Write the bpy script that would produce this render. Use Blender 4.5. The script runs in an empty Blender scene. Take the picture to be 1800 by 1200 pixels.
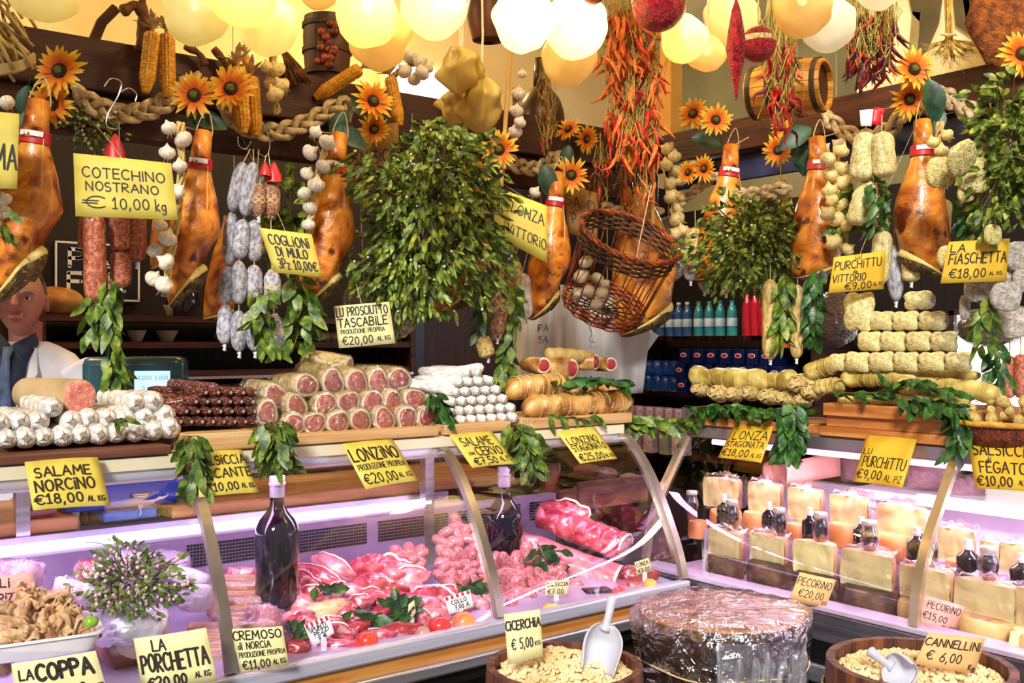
import bpy, math, random
from mathutils import Vector as V, Matrix as Mx, noise as NZ
R = random.Random(11)
COL = bpy.context.scene.collection
SC = bpy.context.scene
PI = math.pi
# ---------------------------------------------------------------- camera
# world axes: X runs along the meat counter, Y runs along the cheese counter, the two cases meet in an L
F = 1788.0; EYE = 1.55; CA = .614285; SA = .789084
cd = bpy.data.cameras.new('camera'); cam = bpy.data.objects.new('camera', cd); COL.objects.link(cam)
cam.location = (0, 0, EYE); cam.rotation_euler = (PI/2, 0, -math.atan2(CA, SA))
cd.sensor_width = 36; cd.lens = 36*F/1800; cd.clip_start = .05
SC.camera = cam
# ---------------------------------------------------------------- daylight from the street, exposure
SC.view_settings.view_transform = 'Standard'; SC.view_settings.look = 'None'
SC.view_settings.gamma = 1; SC.view_settings.use_curve_mapping = False
SC.view_settings.exposure = 0.62
w = bpy.data.worlds.new('street_daylight'); SC.world = w; w.use_nodes = True
nb = w.node_tree.nodes['Background']; nb.inputs[0].default_value = (1, .97, .93, 1); nb.inputs[1].default_value = .2
def sun(name, direction, power, angle, color):
    l = bpy.data.lights.new(name, 'SUN'); l.energy = power; l.angle = math.radians(angle); l.color = color
    o = bpy.data.objects.new(name, l); COL.objects.link(o)
    o.rotation_euler = V(direction).to_track_quat('-Z', 'Y').to_euler(); return o
sun('hazy_sun', (CA*1+.25, SA, -.66), 2.9, 12, (1, .955, .88))
def area(name, loc, direction, sx, sy, power, color, spread=180):
    l = bpy.data.lights.new(name, 'AREA'); l.shape = 'RECTANGLE'; l.size = sx; l.size_y = sy; l.energy = power; l.color = color
    l.spread = math.radians(spread)
    o = bpy.data.objects.new(name, l); COL.objects.link(o); o.location = loc
    o.rotation_euler = V(direction).to_track_quat('-Z', 'X').to_euler(); return o
# fluorescent fittings of the two cases (tubes are modelled where they stand)
TUBE = (1, .60, .98)
la = area('meat_case_light', (.55, 2.56, 1.19), (0, .1, -1), 3.8, .05, 7, TUBE)
la.rotation_euler = (0, 0, 0)
lb = area('cheese_case_light', (2.75, .9, 1.18), (0, 0, -1), .05, 3.0, 11, (1, .72, .95))
lb.rotation_euler = (0, 0, 0)
# added fill lights without fittings: warm under the ceiling, cool white in the aisle
def lamp(name, loc, power, color, size=.08):
    l = bpy.data.lights.new(name, 'POINT'); l.energy = power; l.color = color; l.shadow_soft_size = size
    o = bpy.data.objects.new(name, l); COL.objects.link(o); o.location = loc
lamp('aisle_fill_light', (3.7, 3.3, 2.3), 12, (.95, .97, 1)); lamp('warm_fill_light', (.2, 3.8, 3.2), 26, (1, .74, .38)); lamp('warm_fill_light', (2.4, 4.0, 3.2), 20, (1, .74, .38)); lamp('warm_fill_light', (3.0, 1.0, 3.25), 14, (1, .8, .45)); lamp('warm_fill_light', (1.6, 2.0, 3.2), 16, (1, .78, .42))
# ---------------------------------------------------------------- pixel -> world on a known plane
def ray(x, y):
    u = (x-900)/F; return V((CA+SA*u, SA-CA*u, (600-y)/F))
def at(x, y, d=None, a=None, b=None, z=None):
    r = ray(x, y)
    t = d if d else a/r.x if a is not None else b/r.y if b is not None else (z-EYE)/r.z
    return V((0, 0, EYE))+r*t
def atp(x, y, P, n):
    r = ray(x, y); o = V((0, 0, EYE)); return o+r*((P-o).dot(n)/r.dot(n))
def dep(p): return p.x*CA+p.y*SA
def ppm(p): return F/dep(p)            # pixels per metre at a point
TOCAM = V((-CA, -SA, 0)); RIGHT = V((SA, -CA, 0)); UP = V((0, 0, 1))
# ---------------------------------------------------------------- materials
def lin(h):
    h = h.lstrip('#'); c = [int(h[i:i+2], 16)/255 for i in (0, 2, 4)]
    return tuple(x/12.92 if x <= .04045 else ((x+.055)/1.055)**2.4 for x in c)+(1,)
MATS = {}
def M(key, c1=None, c2=None, sc=9, c3=None, rough=.5, bump=0, bsc=None, metal=0, stretch=(1, 1, 1), spots=None, ssc=60, sth=.62,
      sss=0, coat=0, trans=0, emit=None, es=0, var=.12, lo=.35, hi=.65, detail=4, spec=.5, trl=0, alpha=0, dist=0, rim=None):
    if key in MATS: return MATS[key]
    m = bpy.data.materials.new(key); MATS[key] = m; m.use_nodes = True
    nt = m.node_tree; n = nt.nodes; L = nt.links; b = n['Principled BSDF']
    tc = n.new('ShaderNodeTexCoord'); mp = n.new('ShaderNodeMapping'); mp.inputs['Scale'].default_value = stretch
    L.new(tc.outputs['Object'], mp.inputs[0])
    no = n.new('ShaderNodeTexNoise'); no.inputs['Scale'].default_value = sc; no.inputs['Detail'].default_value = detail
    no.inputs['Distortion'].default_value = dist; L.new(mp.outputs[0], no.inputs[0])
    rp = n.new('ShaderNodeValToRGB'); e = rp.color_ramp.elements
    e[0].position = lo; e[1].position = hi; e[0].color = lin(c1); e[1].color = lin(c2 or c1)
    if c3: x = e.new((lo+hi)/2); x.color = lin(c3)
    L.new(no.outputs[0], rp.inputs[0]); col = rp.outputs[0]
    if spots:
        n2 = n.new('ShaderNodeTexNoise'); n2.inputs['Scale'].default_value = ssc; n2.inputs['Detail'].default_value = 3; L.new(mp.outputs[0], n2.inputs[0])
        r2 = n.new('ShaderNodeValToRGB'); r2.color_ramp.elements[0].position = sth; r2.color_ramp.elements[1].position = sth+.07
        L.new(n2.outputs[0], r2.inputs[0]); mx = n.new('ShaderNodeMix'); mx.data_type = 'RGBA'
        L.new(r2.outputs[0], mx.inputs[0]); L.new(col, mx.inputs[6]); mx.inputs[7].default_value = lin(spots); col = mx.outputs[2]
    if var:
        oi = n.new('ShaderNodeObjectInfo'); mr = n.new('ShaderNodeMapRange'); mr.inputs[3].default_value = 1-var; mr.inputs[4].default_value = 1+var
        L.new(oi.outputs['Random'], mr.inputs[0]); hs = n.new('ShaderNodeHueSaturation'); L.new(mr.outputs[0], hs.inputs['Value']); L.new(col, hs.inputs['Color']); col = hs.outputs[0]
    L.new(col, b.inputs['Base Color'])
    b.inputs['Roughness'].default_value = rough; b.inputs['Metallic'].default_value = metal; b.inputs['Specular IOR Level'].default_value = spec
    if sss: b.inputs['Subsurface Weight'].default_value = sss; b.inputs['Subsurface Radius'].default_value = (.02, .008, .004); b.inputs['Subsurface Scale'].default_value = .5
    if coat: b.inputs['Coat Weight'].default_value = coat; b.inputs['Coat Roughness'].default_value = .08
    if trans: b.inputs['Transmission Weight'].default_value = trans
    if emit: b.inputs['Emission Color'].default_value = lin(emit); b.inputs['Emission Strength'].default_value = es
    if bump:
        bn = n.new('ShaderNodeTexNoise'); bn.inputs['Scale'].default_value = bsc or sc*3; bn.inputs['Detail'].default_value = 4; L.new(mp.outputs[0], bn.inputs[0])
        bm = n.new('ShaderNodeBump'); bm.inputs['Strength'].default_value = bump; bm.inputs['Distance'].default_value = .01
        L.new(bn.outputs[0], bm.inputs['Height']); L.new(bm.outputs[0], b.inputs['Normal'])
    out = n['Material Output']
    if trl:                      # thin membrane: part of the light goes through
        tr = n.new('ShaderNodeBsdfTranslucent'); L.new(col, tr.inputs[0]); ms = n.new('ShaderNodeMixShader'); ms.inputs[0].default_value = trl
        L.new(b.outputs[0], ms.inputs[1]); L.new(tr.outputs[0], ms.inputs[2]); last = ms.outputs[0]
    else: last = b.outputs[0]
    if alpha:
        tp = n.new('ShaderNodeBsdfTransparent'); m2 = n.new('ShaderNodeMixShader'); m2.inputs[0].default_value = alpha
        L.new(last, m2.inputs[1]); L.new(tp.outputs[0], m2.inputs[2]); last = m2.outputs[0]
    L.new(last, out.inputs[0])
    return m
def film(key, tint='#ffffff', rough=.03, bump=0, bsc=30, base=.05, edge=.5, gloss=1.0):
    """thin clear sheet (case glass, cling film): clear where seen face on, mirror-like towards grazing"""
    if key in MATS: return MATS[key]
    m = bpy.data.materials.new(key); MATS[key] = m; m.use_nodes = True
    nt = m.node_tree; n = nt.nodes; L = nt.links; n.remove(n['Principled BSDF'])
    tp = n.new('ShaderNodeBsdfTransparent'); tp.inputs[0].default_value = lin(tint)
    gl = n.new('ShaderNodeBsdfGlossy'); gl.inputs['Roughness'].default_value = rough; gl.inputs[0].default_value = (gloss, gloss, gloss, 1)
    lw = n.new('ShaderNodeLayerWeight'); lw.inputs[0].default_value = .25
    mr = n.new('ShaderNodeMapRange'); mr.inputs[3].default_value = base; mr.inputs[4].default_value = edge; L.new(lw.outputs['Facing'], mr.inputs[0])
    ms = n.new('ShaderNodeMixShader'); L.new(mr.outputs[0], ms.inputs[0]); L.new(tp.outputs[0], ms.inputs[1]); L.new(gl.outputs[0], ms.inputs[2])
    if bump:
        tc = n.new('ShaderNodeTexCoord'); no = n.new('ShaderNodeTexNoise'); no.inputs['Scale'].default_value = bsc; no.inputs['Detail'].default_value = 5; no.inputs['Distortion'].default_value = 1
        L.new(tc.outputs['Object'], no.inputs[0]); bm = n.new('ShaderNodeBump'); bm.inputs['Strength'].default_value = bump; bm.inputs['Distance'].default_value = .03
        L.new(no.outputs[0], bm.inputs['Height']); L.new(bm.outputs[0], gl.inputs['Normal']); L.new(bm.outputs[0], lw.inputs['Normal'])
    L.new(ms.outputs[0], n['Material Output'].inputs[0]); return m
# ---------------------------------------------------------------- mesh builder
def frame(d, up=UP):
    d = d.normalized(); s = up.cross(d)
    if s.length < 1e-4: s = V((1, 0, 0)).cross(d)
    s.normalize(); return s, d.cross(s).normalized(), d
def rotd(d, up=UP):
    """matrix whose local Z points along d"""
    s, u, d = frame(V(d), V(up)); return Mx((s, u, d)).transposed().to_4x4()
class MB:
    def __init__(s): s.v = []; s.f = []
    def add(s, vs, fs, X=None):
        o = len(s.v)
        s.v += [tuple(X @ V(p)) if X else tuple(p) for p in vs]; s.f += [tuple(i+o for i in f) for f in fs]; return s
    def loft(s, rings, cap=True, closed=True, X=None):
        n = len(rings[0]); vs = [p for r in rings for p in r]; fs = []
        for i in range(len(rings)-1):
            for j in range(n if closed else n-1):
                k = (j+1) % n; fs.append((i*n+j, i*n+k, (i+1)*n+k, (i+1)*n+j))
        if cap and closed: fs += [tuple(range(n))[::-1], tuple((len(rings)-1)*n+j for j in range(n))]
        return s.add(vs, fs, X)
    def tube(s, pts, r, n=8, cap=True, flat=1, up=UP, X=None):
        pts = [V(p) for p in pts]; k = len(pts); rings = []; prev = None
        for i, p in enumerate(pts):
            d = pts[min(i+1, k-1)]-pts[max(i-1, 0)]
            if d.length < 1e-9: d = V((0, 0, 1))
            d.normalize()
            if prev is None: a, b, _ = frame(d, V(up))
            else:
                a = prev-d*prev.dot(d)
                if a.length < 1e-6: a = frame(d)[0]
                a.normalize(); b = d.cross(a)
            prev = a; rr = r[i] if isinstance(r, (list, tuple)) else r
            rings.append([p+a*(rr*math.cos(2*PI*j/n))+b*(rr*flat*math.sin(2*PI*j/n)) for j in range(n)])
        return s.loft(rings, cap, X=X)
    def lathe(s, prof, n=20, X=None, cap=False, fn=None):
        rings = []
        for (r, z) in prof:
            rings.append([V((r*math.cos(2*PI*j/n), r*math.sin(2*PI*j/n), z)) for j in range(n)])
        if fn: rings = [[fn(p) for p in q] for q in rings]
        return s.loft(rings, cap, X=X)
    def box(s, c, d, X=None):
        x, y, z = c; a, b, e = d[0]/2, d[1]/2, d[2]/2
        vs = [(x+i*a, y+j*b, z+k*e) for i in (-1, 1) for j in (-1, 1) for k in (-1, 1)]
        return s.add(vs, [(0, 1, 3, 2), (4, 6, 7, 5), (0, 4, 5, 1), (2, 3, 7, 6), (0, 2, 6, 4), (1, 5, 7, 3)], X)
    def ball(s, c, r, nu=16, nv=10, e=1, fn=None, X=None):
        """(super)ellipsoid; e<1 is boxier; fn(p, unit) moves points"""
        if not isinstance(r, (tuple, list)): r = (r, r, r)
        sg = lambda x: math.copysign(abs(x)**e, x)
        rings = []
        for i in range(nv+1):
            t = PI*i/nv; t = min(max(t, .02), PI-.02); rg = []
            for j in range(nu):
                a = 2*PI*j/nu; q = V((sg(math.sin(t))*sg(math.cos(a)), sg(math.sin(t))*sg(math.sin(a)), -sg(math.cos(t))))
                p = V((q.x*r[0], q.y*r[1], q.z*r[2]))
                if fn: p = fn(p, q)
                rg.append(p+V(c))
            rings.append(rg)
        return s.loft(rings, True, X=X)
    def leaf(s, p, d, nrm, L, W, curl=.15, fold=.25, tip=1.0, nseg=4):
        d = V(d).normalized(); sd = d.cross(V(nrm))
        if sd.length < 1e-4: sd = d.cross(V((.3, .8, .1)))
        sd.normalize(); nn = sd.cross(d); vs = []; fs = []
        for i in range(nseg+1):
            t = i/nseg; wd = W*math.sin(PI*min(max(t*.94+.03, 0), 1))**(.8)*(1 if t < .5 else tip)
            c = V(p)+d*(L*t)-nn*(curl*L*t*t)
            vs += [c-sd*wd+nn*(fold*wd), c, c+sd*wd+nn*(fold*wd)]
        for i in range(nseg):
            o = 3*i; fs += [(o, o+1, o+4, o+3), (o+1, o+2, o+5, o+4)]
        return s.add(vs, fs)
    def grid(s, fn, nu, nv, X=None):
        vs = [fn(i/nu, j/nv) for j in range(nv+1) for i in range(nu+1)]
        fs = [(j*(nu+1)+i, j*(nu+1)+i+1, (j+1)*(nu+1)+i+1, (j+1)*(nu+1)+i) for j in range(nv) for i in range(nu)]
        return s.add(vs, fs, X)
    def mesh(s, name, mat, ang=50):
        me = bpy.data.meshes.new(name); me.from_pydata(s.v, [], s.f); me.materials.append(mat)
        me.polygons.foreach_set('use_smooth', [True]*len(me.polygons)); me.update()
        if ang < 180: me.set_sharp_from_angle(angle=math.radians(ang))
        return me
KIDS = {}
def link(name, me, parent=None, loc=(0, 0, 0)):
    o = bpy.data.objects.new(name, me); COL.objects.link(o); o.location = loc
    if parent: o.parent = parent; KIDS.setdefault(parent.name, []).append(o)
    return o
def tag(o, label=None, cat=None, group=None, kind=None):
    for k, x in (('label', label), ('category', cat), ('group', group), ('kind', kind)):
        if x: o[k] = x
    return o
def thing(name, label, cat, loc=(0, 0, 0), group=None, rot=None, kind=None):
    o = bpy.data.objects.new(name, None); COL.objects.link(o); o.location = loc; o.empty_display_size = .05
    if rot is not None: o.rotation_euler = rot.to_euler() if isinstance(rot, Mx) else rot
    return tag(o, label, cat, group, kind)
def part(name, mb, mat, parent, label=None, loc=(0, 0, 0), ang=50, kind=None, bev=0, solid=0):
    o = link(name, mb.mesh(name, mat, ang), parent, loc); fx(o, bev, solid); return tag(o, label, kind=kind)
def solo(name, mb, mat, label, cat, loc=(0, 0, 0), group=None, rot=None, ang=50, kind=None, bev=0, solid=0):
    o = link(name, mb.mesh(name, mat, ang), None, loc); fx(o, bev, solid)
    if rot is not None: o.rotation_euler = rot.to_euler() if isinstance(rot, Mx) else rot
    return tag(o, label, cat, group, kind)
def fx(o, bev, solid):
    if bev:
        m = o.modifiers.new('edge', 'BEVEL'); m.width = bev; m.segments = 2; m.limit_method = 'ANGLE'; m.angle_limit = .7
    if solid:
        m = o.modifiers.new('thickness', 'SOLIDIFY'); m.thickness = solid; m.offset = 0
def struct(name, mb, mat, parent=None, bev=0, ang=50):
    o = link(name, mb.mesh(name, mat, ang), parent); fx(o, bev, 0)
    if not parent: o['kind'] = 'structure'
    return o
def dup(root, loc, rot=None, label=None, group=None, scale=None):
    kids = KIDS.get(root.name, [])
    r = root.copy(); COL.objects.link(r); r.location = loc
    if rot is not None: r.rotation_euler = rot.to_euler() if isinstance(rot, Mx) else rot
    if scale is not None: r.scale = (scale,)*3 if not isinstance(scale, (tuple, list)) else scale
    if label: r['label'] = label
    if group: r['group'] = group
    for ch in kids:
        c = ch.copy(); COL.objects.link(c); c.parent = r; KIDS.setdefault(r.name, []).append(c)
        for g in KIDS.get(ch.name, []):
            k = g.copy(); COL.objects.link(k); k.parent = c; KIDS.setdefault(c.name, []).append(k)
    return r
ORD = ['first', 'second', 'third', 'fourth', 'fifth', 'sixth', 'seventh', 'eighth', 'ninth', 'tenth', 'eleventh', 'twelfth', 'thirteenth', 'fourteenth', 'fifteenth', 'sixteenth', 'seventeenth', 'eighteenth', 'nineteenth', 'twentieth']
def nth(i):
    if i < 20: return ORD[i]
    t, u = divmod(i+1, 10)
    return ['', '', 'twent', 'thirt', 'fort', 'fift', 'sixt', 'sevent'][t]+('ieth' if u == 0 else 'y-'+ORD[u-1])
def rv(s=1): return V((R.uniform(-s, s), R.uniform(-s, s), R.uniform(-s, s)))
def ru(a, b): return R.uniform(a, b)
def catmull(pts, k=6):
    pts = [V(p) for p in pts]; q = [2*pts[0]-pts[1]]+pts+[2*pts[-1]-pts[-2]]; out = []
    for i in range(1, len(q)-2):
        for j in range(k):
            t = j/k; a, b, c, d = q[i-1:i+3]
            out.append(.5*((2*b)+(c-a)*t+(2*a-5*b+4*c-d)*t*t+(3*b-a-3*c+d)*t**3))
    return out+[pts[-1]]
# ---------------------------------------------------------------- the setting
WOODD = M('dark_beam_wood', '#2a0c05', '#4a1a0c', sc=3, stretch=(1, 12, 12), rough=.55, bump=.2, lo=.3, hi=.7, var=0)
WOODDY = M('dark_beam_wood_cross', '#2a0e05', '#58240f', sc=3, stretch=(12, 1, 12), rough=.55, bump=.2, lo=.3, hi=.7, var=0)
CREAM = M('cream_plaster', '#e8c98a', '#f3dca4', sc=2.2, c3='#edd095', rough=.85, bump=.05, var=0)
DARKW = M('dark_wall_boards', '#0e0503', '#210c06', sc=4, stretch=(14, 14, 1), rough=.7, bump=.2, var=0)
STEEL = M('brushed_steel', '#b9bcc6', '#dadce6', sc=3, stretch=(1, 30, 30), rough=.28, metal=.85, var=0)
STEELW = M('white_enamel_steel', '#cfd3e0', '#e6e9f2', sc=3, rough=.25, metal=.15, var=0)
BLACK = M('black_rubber', '#08080a', '#121214', rough=.4, var=0)
struct('floor', MB().box((1, 2, -.05), (9, 11, .1)), M('worn_stone_floor', '#2b2624', '#3d3732', sc=3, rough=.7, bump=.1, var=0))
struct('ceiling', MB().box((1.6, 3.6, 3.43), (8, 4.6, .06)).box((4.2, .1, 3.43), (2.8, 2.4, .06)), CREAM)
struct('wall_back', MB().box((.5, 4.75, 1.28), (9.2, .1, 2.56)), DARKW)
struct('wall_back_upper', MB().box((.5, 4.76, 2.98), (9.2, .1, .84)), CREAM)
struct('wall_side', MB().box((5.05, 3.75, 1.2), (.1, 2.0, 2.4)).box((5.05, 1.5, .58), (.1, 2.5, 1.16)).box((5.05, 1.5, 2.05), (.1, 2.5, .7)), DARKW)
struct('wall_side_upper', MB().box((5.05, 2.5, 2.9), (.1, 4.5, 1.0)), M('grey_green_plaster', '#93906a', '#b3ac80', sc=2, rough=.8, var=0))
# lit window above the beam, street opening at the side
p = at(745, 168, b=4.7); DAY = M('window_daylight', '#ffffff', rough=.3, emit='#fffdf4', es=1.5, var=0)
wn = struct('window_1', MB().box((p.x+.05, 4.70, p.z), (.62, .03, .3)), DAY)
struct('window_frame', MB().box((p.x-.28, 4.69, p.z), (.04, .05, .34)).box((p.x+.38, 4.69, p.z), (.04, .05, .34)), CREAM, wn)
wn2 = struct('window_2', MB().box((5.07, 1.6, 1.43), (.03, 2.3, .54)), DAY)
struct('window_frame', MB().box((5.0, 2.74, 1.43), (.03, .04, .56)).box((5.0, 2.4, 1.7), (.03, .7, .03)), WOODDY, wn2)
# two fascia beams that carry the garlands
struct('beam_front', MB().box((.6, 3.03, 2.335), (5.1, .06, .15)).box((.6, 3.06, 2.2), (5.1, .06, .12)).box((.6, 3.24, 2.4), (5.1, .36, .02)), WOODD, bev=.006)
struct('beam_side', MB().box((3.14, 1.1, 2.35), (.07, 3.8, .125)), WOODDY, bev=.006)
struct('trim_1', MB().box((3.17, 1.1, 2.235), (.03, 3.8, .1)), M('navy_band', '#141a3a', '#26305e', sc=6, rough=.5, var=0))
struct('wall_mural_side', MB().box((3.34, .58, 2.9), (.06, 3.2, 1.0)), M('mural_cream', '#d9c48a', '#efe2b4', sc=3, rough=.8, var=0))
# faded wall painting: dark upright shapes on cream
mp = thing('wall_painting', 'faded brown wall painting of dark animal legs above the side beam', 'painting', (3.3, 1.1, 2.43))
def shape2(pts, mat, nm='painted_shape'):
    ps = [at(x, y, a=3.3) for x, y in pts]; mb = MB()
    c = sum(ps, V())/len(ps); n = len(ps)
    mb.add([p-V((3.3, 1.1, 2.43)) for p in ps]+[p-V((3.297, 1.1, 2.43)) for p in ps], [tuple(range(n))]+[(i, (i+1) % n, n+(i+1) % n, n+i) for i in range(n)])
    part(nm, mb, mat, mp, ang=20)
PD = M('mural_dark', '#3d3218', '#5d4f2c', sc=6, rough=.8, var=0); PM = M('mural_mid', '#8a7844', '#a8965c', sc=6, rough=.8, var=0)
shape2([(1592, -30), (1660, -30), (1650, 40), (1640, 62), (1625, 100), (1612, 100), (1618, 40), (1604, 25)], PD)
shape2([(1618, 22), (1604, 20), (1597, 98), (1609, 98)], PM)
shape2([(1672, -30), (1765, -30), (1750, 45), (1728, 80), (1705, 62), (1680, 45)], PD)
shape2([(1738, 40), (1752, 42), (1742, 114), (1732, 112)], PM)
shape2([(1688, -30), (1745, -30), (1735, 40), (1700, 48)], PM)
struct('pillar_corner', MB().box((3.245, 3.049, 2.9), (.07, .07, 1.0)), M('ochre_post', '#d79a3c', '#e8b55a', sc=4, rough=.7, var=0), bev=.005)
# strut behind the front beam
struct('trim_2', MB().tube([at(162, 78, b=3.3), at(178, 40, b=3.3), at(203, 15, b=3.3)], .018, 6), WOODD)

# ---------------------------------------------------------------- meat case (runs along X)
GLASS = film('case_glass', '#f6f8fb', rough=.015, base=.025, edge=.5)
mc = thing('meat_display_case', 'long refrigerated meat case with curved glass and wood trimmed base', 'display case', (.4, 2.6, 0))
def P2(*a): return V(a)-V((.4, 2.6, 0))
A0, A1 = -1.75, 2.44
def cbox(x0, x1, y0, y1, z0, z1, o=V((.4, 2.6, 0))):
    return MB().box(((x0+x1)/2-o.x, (y0+y1)/2-o.y, (z0+z1)/2-o.z), (x1-x0, y1-y0, z1-z0))
OAK = M('oak_strip', '#a5672a', '#c88c48', sc=3, stretch=(1, 14, 14), rough=.45, bump=.08, var=0)
part('base', cbox(A0, A1, 2.29, 3.3, 0, .66), M('dark_cabinet', '#241512', '#3a221b', sc=4, rough=.5, var=0), mc)
part('bumper_rail', cbox(A0, A1, 2.205, 2.24, .749, .790), M('pale_rim', '#b6b8d0', '#d2d2e6', sc=3, stretch=(1, 30, 30), rough=.28, metal=.35, var=0), mc, bev=.008)
part('wood_strip', cbox(A0, A1, 2.222, 2.30, .713, .749), OAK, mc)
part('lower_rail', cbox(A0, A1, 2.205, 2.30, .675, .713), STEEL, mc, bev=.008)
part('kick_strip', cbox(A0, A1, 2.23, 2.30, .64, .674), BLACK, mc)
DECK = M('deck_steel', '#b4a4c8', '#cbbdda', sc=4, rough=.35, metal=.35, var=0)
dk = MB(); dk.add([P2(A0, 2.241, .772), P2(A1, 2.241, .772), P2(A1, 2.86, .80), P2(A0, 2.86, .80), P2(A0, 2.241, .735), P2(A1, 2.241, .735), P2(A1, 2.86, .735), P2(A0, 2.86, .735)],
   [(0, 1, 2, 3), (4, 7, 6, 5), (0, 4, 5, 1), (1, 5, 6, 2), (2, 6, 7, 3), (3, 7, 4, 0)])
part('deck', dk, DECK, mc)
bk = part('back_panel', cbox(A0, A1, 2.87, 2.90, .78, .99), M('back_steel', '#a793bd', '#c0aed2', sc=5, rough=.4, metal=.4, var=0), mc)
# perforated vent strips
def vent(x0, x1):
    mb = MB(); nx = int((x1-x0)/.0098)
    for r in range(7):
        for i in range(nx):
            x = x0+i*.0098; z = .905+r*.0098
            mb.add([P2(x-.0032, 2.8695, z-.0032), P2(x+.0032, 2.8695, z-.0032), P2(x+.0032, 2.8695, z+.0032), P2(x-.0032, 2.8695, z+.0032),
                    P2(x-.0032, 2.8660, z-.0032), P2(x+.0032, 2.8660, z-.0032), P2(x+.0032, 2.8660, z+.0032), P2(x-.0032, 2.8660, z+.0032)], [(4, 5, 6, 7), (0, 1, 5, 4), (1, 2, 6, 5), (2, 3, 7, 6), (3, 0, 4, 7)])
    part('vent_grille', mb, BLACK, mc, kind='stuff')
pl = at(330, 970, b=2.87).x
for k in range(5): vent(pl+k*.315, pl+k*.315+.275)
part('worktop', cbox(A0, 2.0, 2.93, 3.42, .995, 1.03), M('worktop_steel', '#8d86a0', '#a79fba', sc=4, rough=.3, metal=.5, var=0), mc)
part('light_ledge', cbox(A0, A1-.4, 2.868, 2.93, .985, 1.0), STEELW, mc, bev=.004)
tb = cbox(A0, A1-.55, 2.860, 2.885, 1.0, 1.022)
part('light_tube', tb, M('lit_tube_violet', '#ffffff', emit='#f3d9ff', es=2.6, var=0), mc, bev=.006)
part('shelf_rail', cbox(A0, A1, 2.515, 2.56, 1.205, 1.272), M('cream_rail', '#c9cbd8', '#d8d9e4', sc=3, rough=.22, metal=.5, var=0), mc, bev=.01)
part('rail_strip', cbox(A0, A1, 2.508, 2.516, 1.236, 1.268), M('ivory_strip', '#d8d0b0', '#e6dfc4', sc=3, rough=.3, var=0), mc, bev=.002)
part('top_shelf', cbox(A0, A1, 2.555, 2.98, 1.25, 1.272), STEELW, mc, bev=.003)
part('shelf_post', cbox(1.86, 1.895, 2.86, 2.895, .80, 1.25), STEEL, mc)
part('shelf_post', cbox(.62, .655, 2.94, 2.975, 1.03, 1.25), STEEL, mc)
# curved glass: profile from the rail down to the bumper
PROF = [(2.513, 1.222), (2.49, 1.20), (2.452, 1.15), (2.405, 1.08), (2.355, 1.0), (2.307, .92), (2.268, .86), (2.232, .791)]
PROF = [(y-.028*math.sin(PI*i/7), z+.022*math.sin(PI*i/7)) for i, (y, z) in enumerate(PROF)]
pc = [(q.y, q.z) for q in catmull([V((0, y, z)) for y, z in PROF], 3)]
MUL = [A0, -.62, .15, .921, 1.69, 2.43]
for i in range(len(MUL)-1):
    x0, x1 = MUL[i], MUL[i+1]; n = len(pc)-1
    part('glass_pane', MB().grid(lambda u, v: P2(x0+(x1-x0)*u, *pc[min(int(round(v*n)), n)]), 1, n), GLASS, mc, ang=180)
for x in MUL:
    mb = MB(); rings = []
    for k, (y, z) in enumerate(pc):
        q = V(pc[min(k+1, len(pc)-1)])-V(pc[max(k-1, 0)]); q = V((q[0], q[1])).normalized(); nn = V((-q.y, q.x))*-1
        rings.append([P2(x+sx*.013, y+nn[0]*so*-1, z+nn[1]*so*-1) for sx, so in ((-1, .004), (1, .004), (1, -.016), (-1, -.016))])
    mb.loft(rings); part('glass_mullion', mb, M('mullion_metal', '#8c8078', '#bcb0a6', sc=5, rough=.3, metal=.7, var=0), mc)
# clear end panel
ep = [P2(2.44, y, z) for y, z in pc]
mb = MB(); mb.add(ep+[P2(2.44, 2.86, .80), P2(2.44, 2.86, 1.222)], [tuple(range(len(ep)+2))]); part('end_glass', mb, GLASS, mc, ang=180)

# ---------------------------------------------------------------- cheese case (runs along Y)
cc = thing('cheese_display_case', 'refrigerated cheese case with slanted glass beside the meat case', 'display case', (2.9, .9, 0))
O2 = V((2.9, .9, 0)); B0, B1 = -.9, 2.44
def cb2(x0, x1, y0, y1, z0, z1): return cbox(x0, x1, y0, y1, z0, z1, O2)
part('base', cb2(2.53, 3.3, B0, B1-.02, 0, .62), M('black_cabinet', '#0b0a0c', '#17151a', sc=4, rough=.35, var=0), cc)
part('bumper_rail', cb2(2.455, 2.53, B0, B1, .70, .79), M('grey_rail', '#74727c', '#93919c', sc=3, stretch=(30, 1, 30), rough=.25, metal=.8, var=0), cc, bev=.008)
part('rail_strip', cb2(2.452, 2.53, B0, B1, .788, .803), M('violet_rim', '#c6b2d8', '#dccbe8', rough=.3, metal=.3, var=0), cc, bev=.003)
part('kick_strip', cb2(2.46, 2.53, B0, B1, .62, .70), BLACK, cc)
part('lower_rail', cb2(2.45, 2.53, B0, B1, .58, .635), STEEL, cc, bev=.008)
part('deck', cb2(2.53, 3.1, B0, B1, .74, .775), M('violet_deck', '#b99fc8', '#cdb6da', rough=.4, metal=.3, var=0), cc)
part('step', cb2(2.745, 3.08, B0, B1-.02, .775, .888), M('violet_step', '#b99fc8', '#cdb6da', rough=.4, metal=.2, var=0), cc)
part('back_panel', cb2(3.08, 3.12, B0, B1, .62, 1.05), STEELW, cc)
part('worktop', cb2(3.0, 3.45, B0, 2.0, 1.03, 1.06), M('white_ledge', '#f0eef6', '#ffffff', rough=.3, var=0), cc)
part('light_tube', cb2(2.97, 3.0, B0, 1.75, 1.035, 1.07), M('lit_tube_white', '#ffffff', emit='#ffeaff', es=4.5, var=0), cc, bev=.008)
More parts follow.
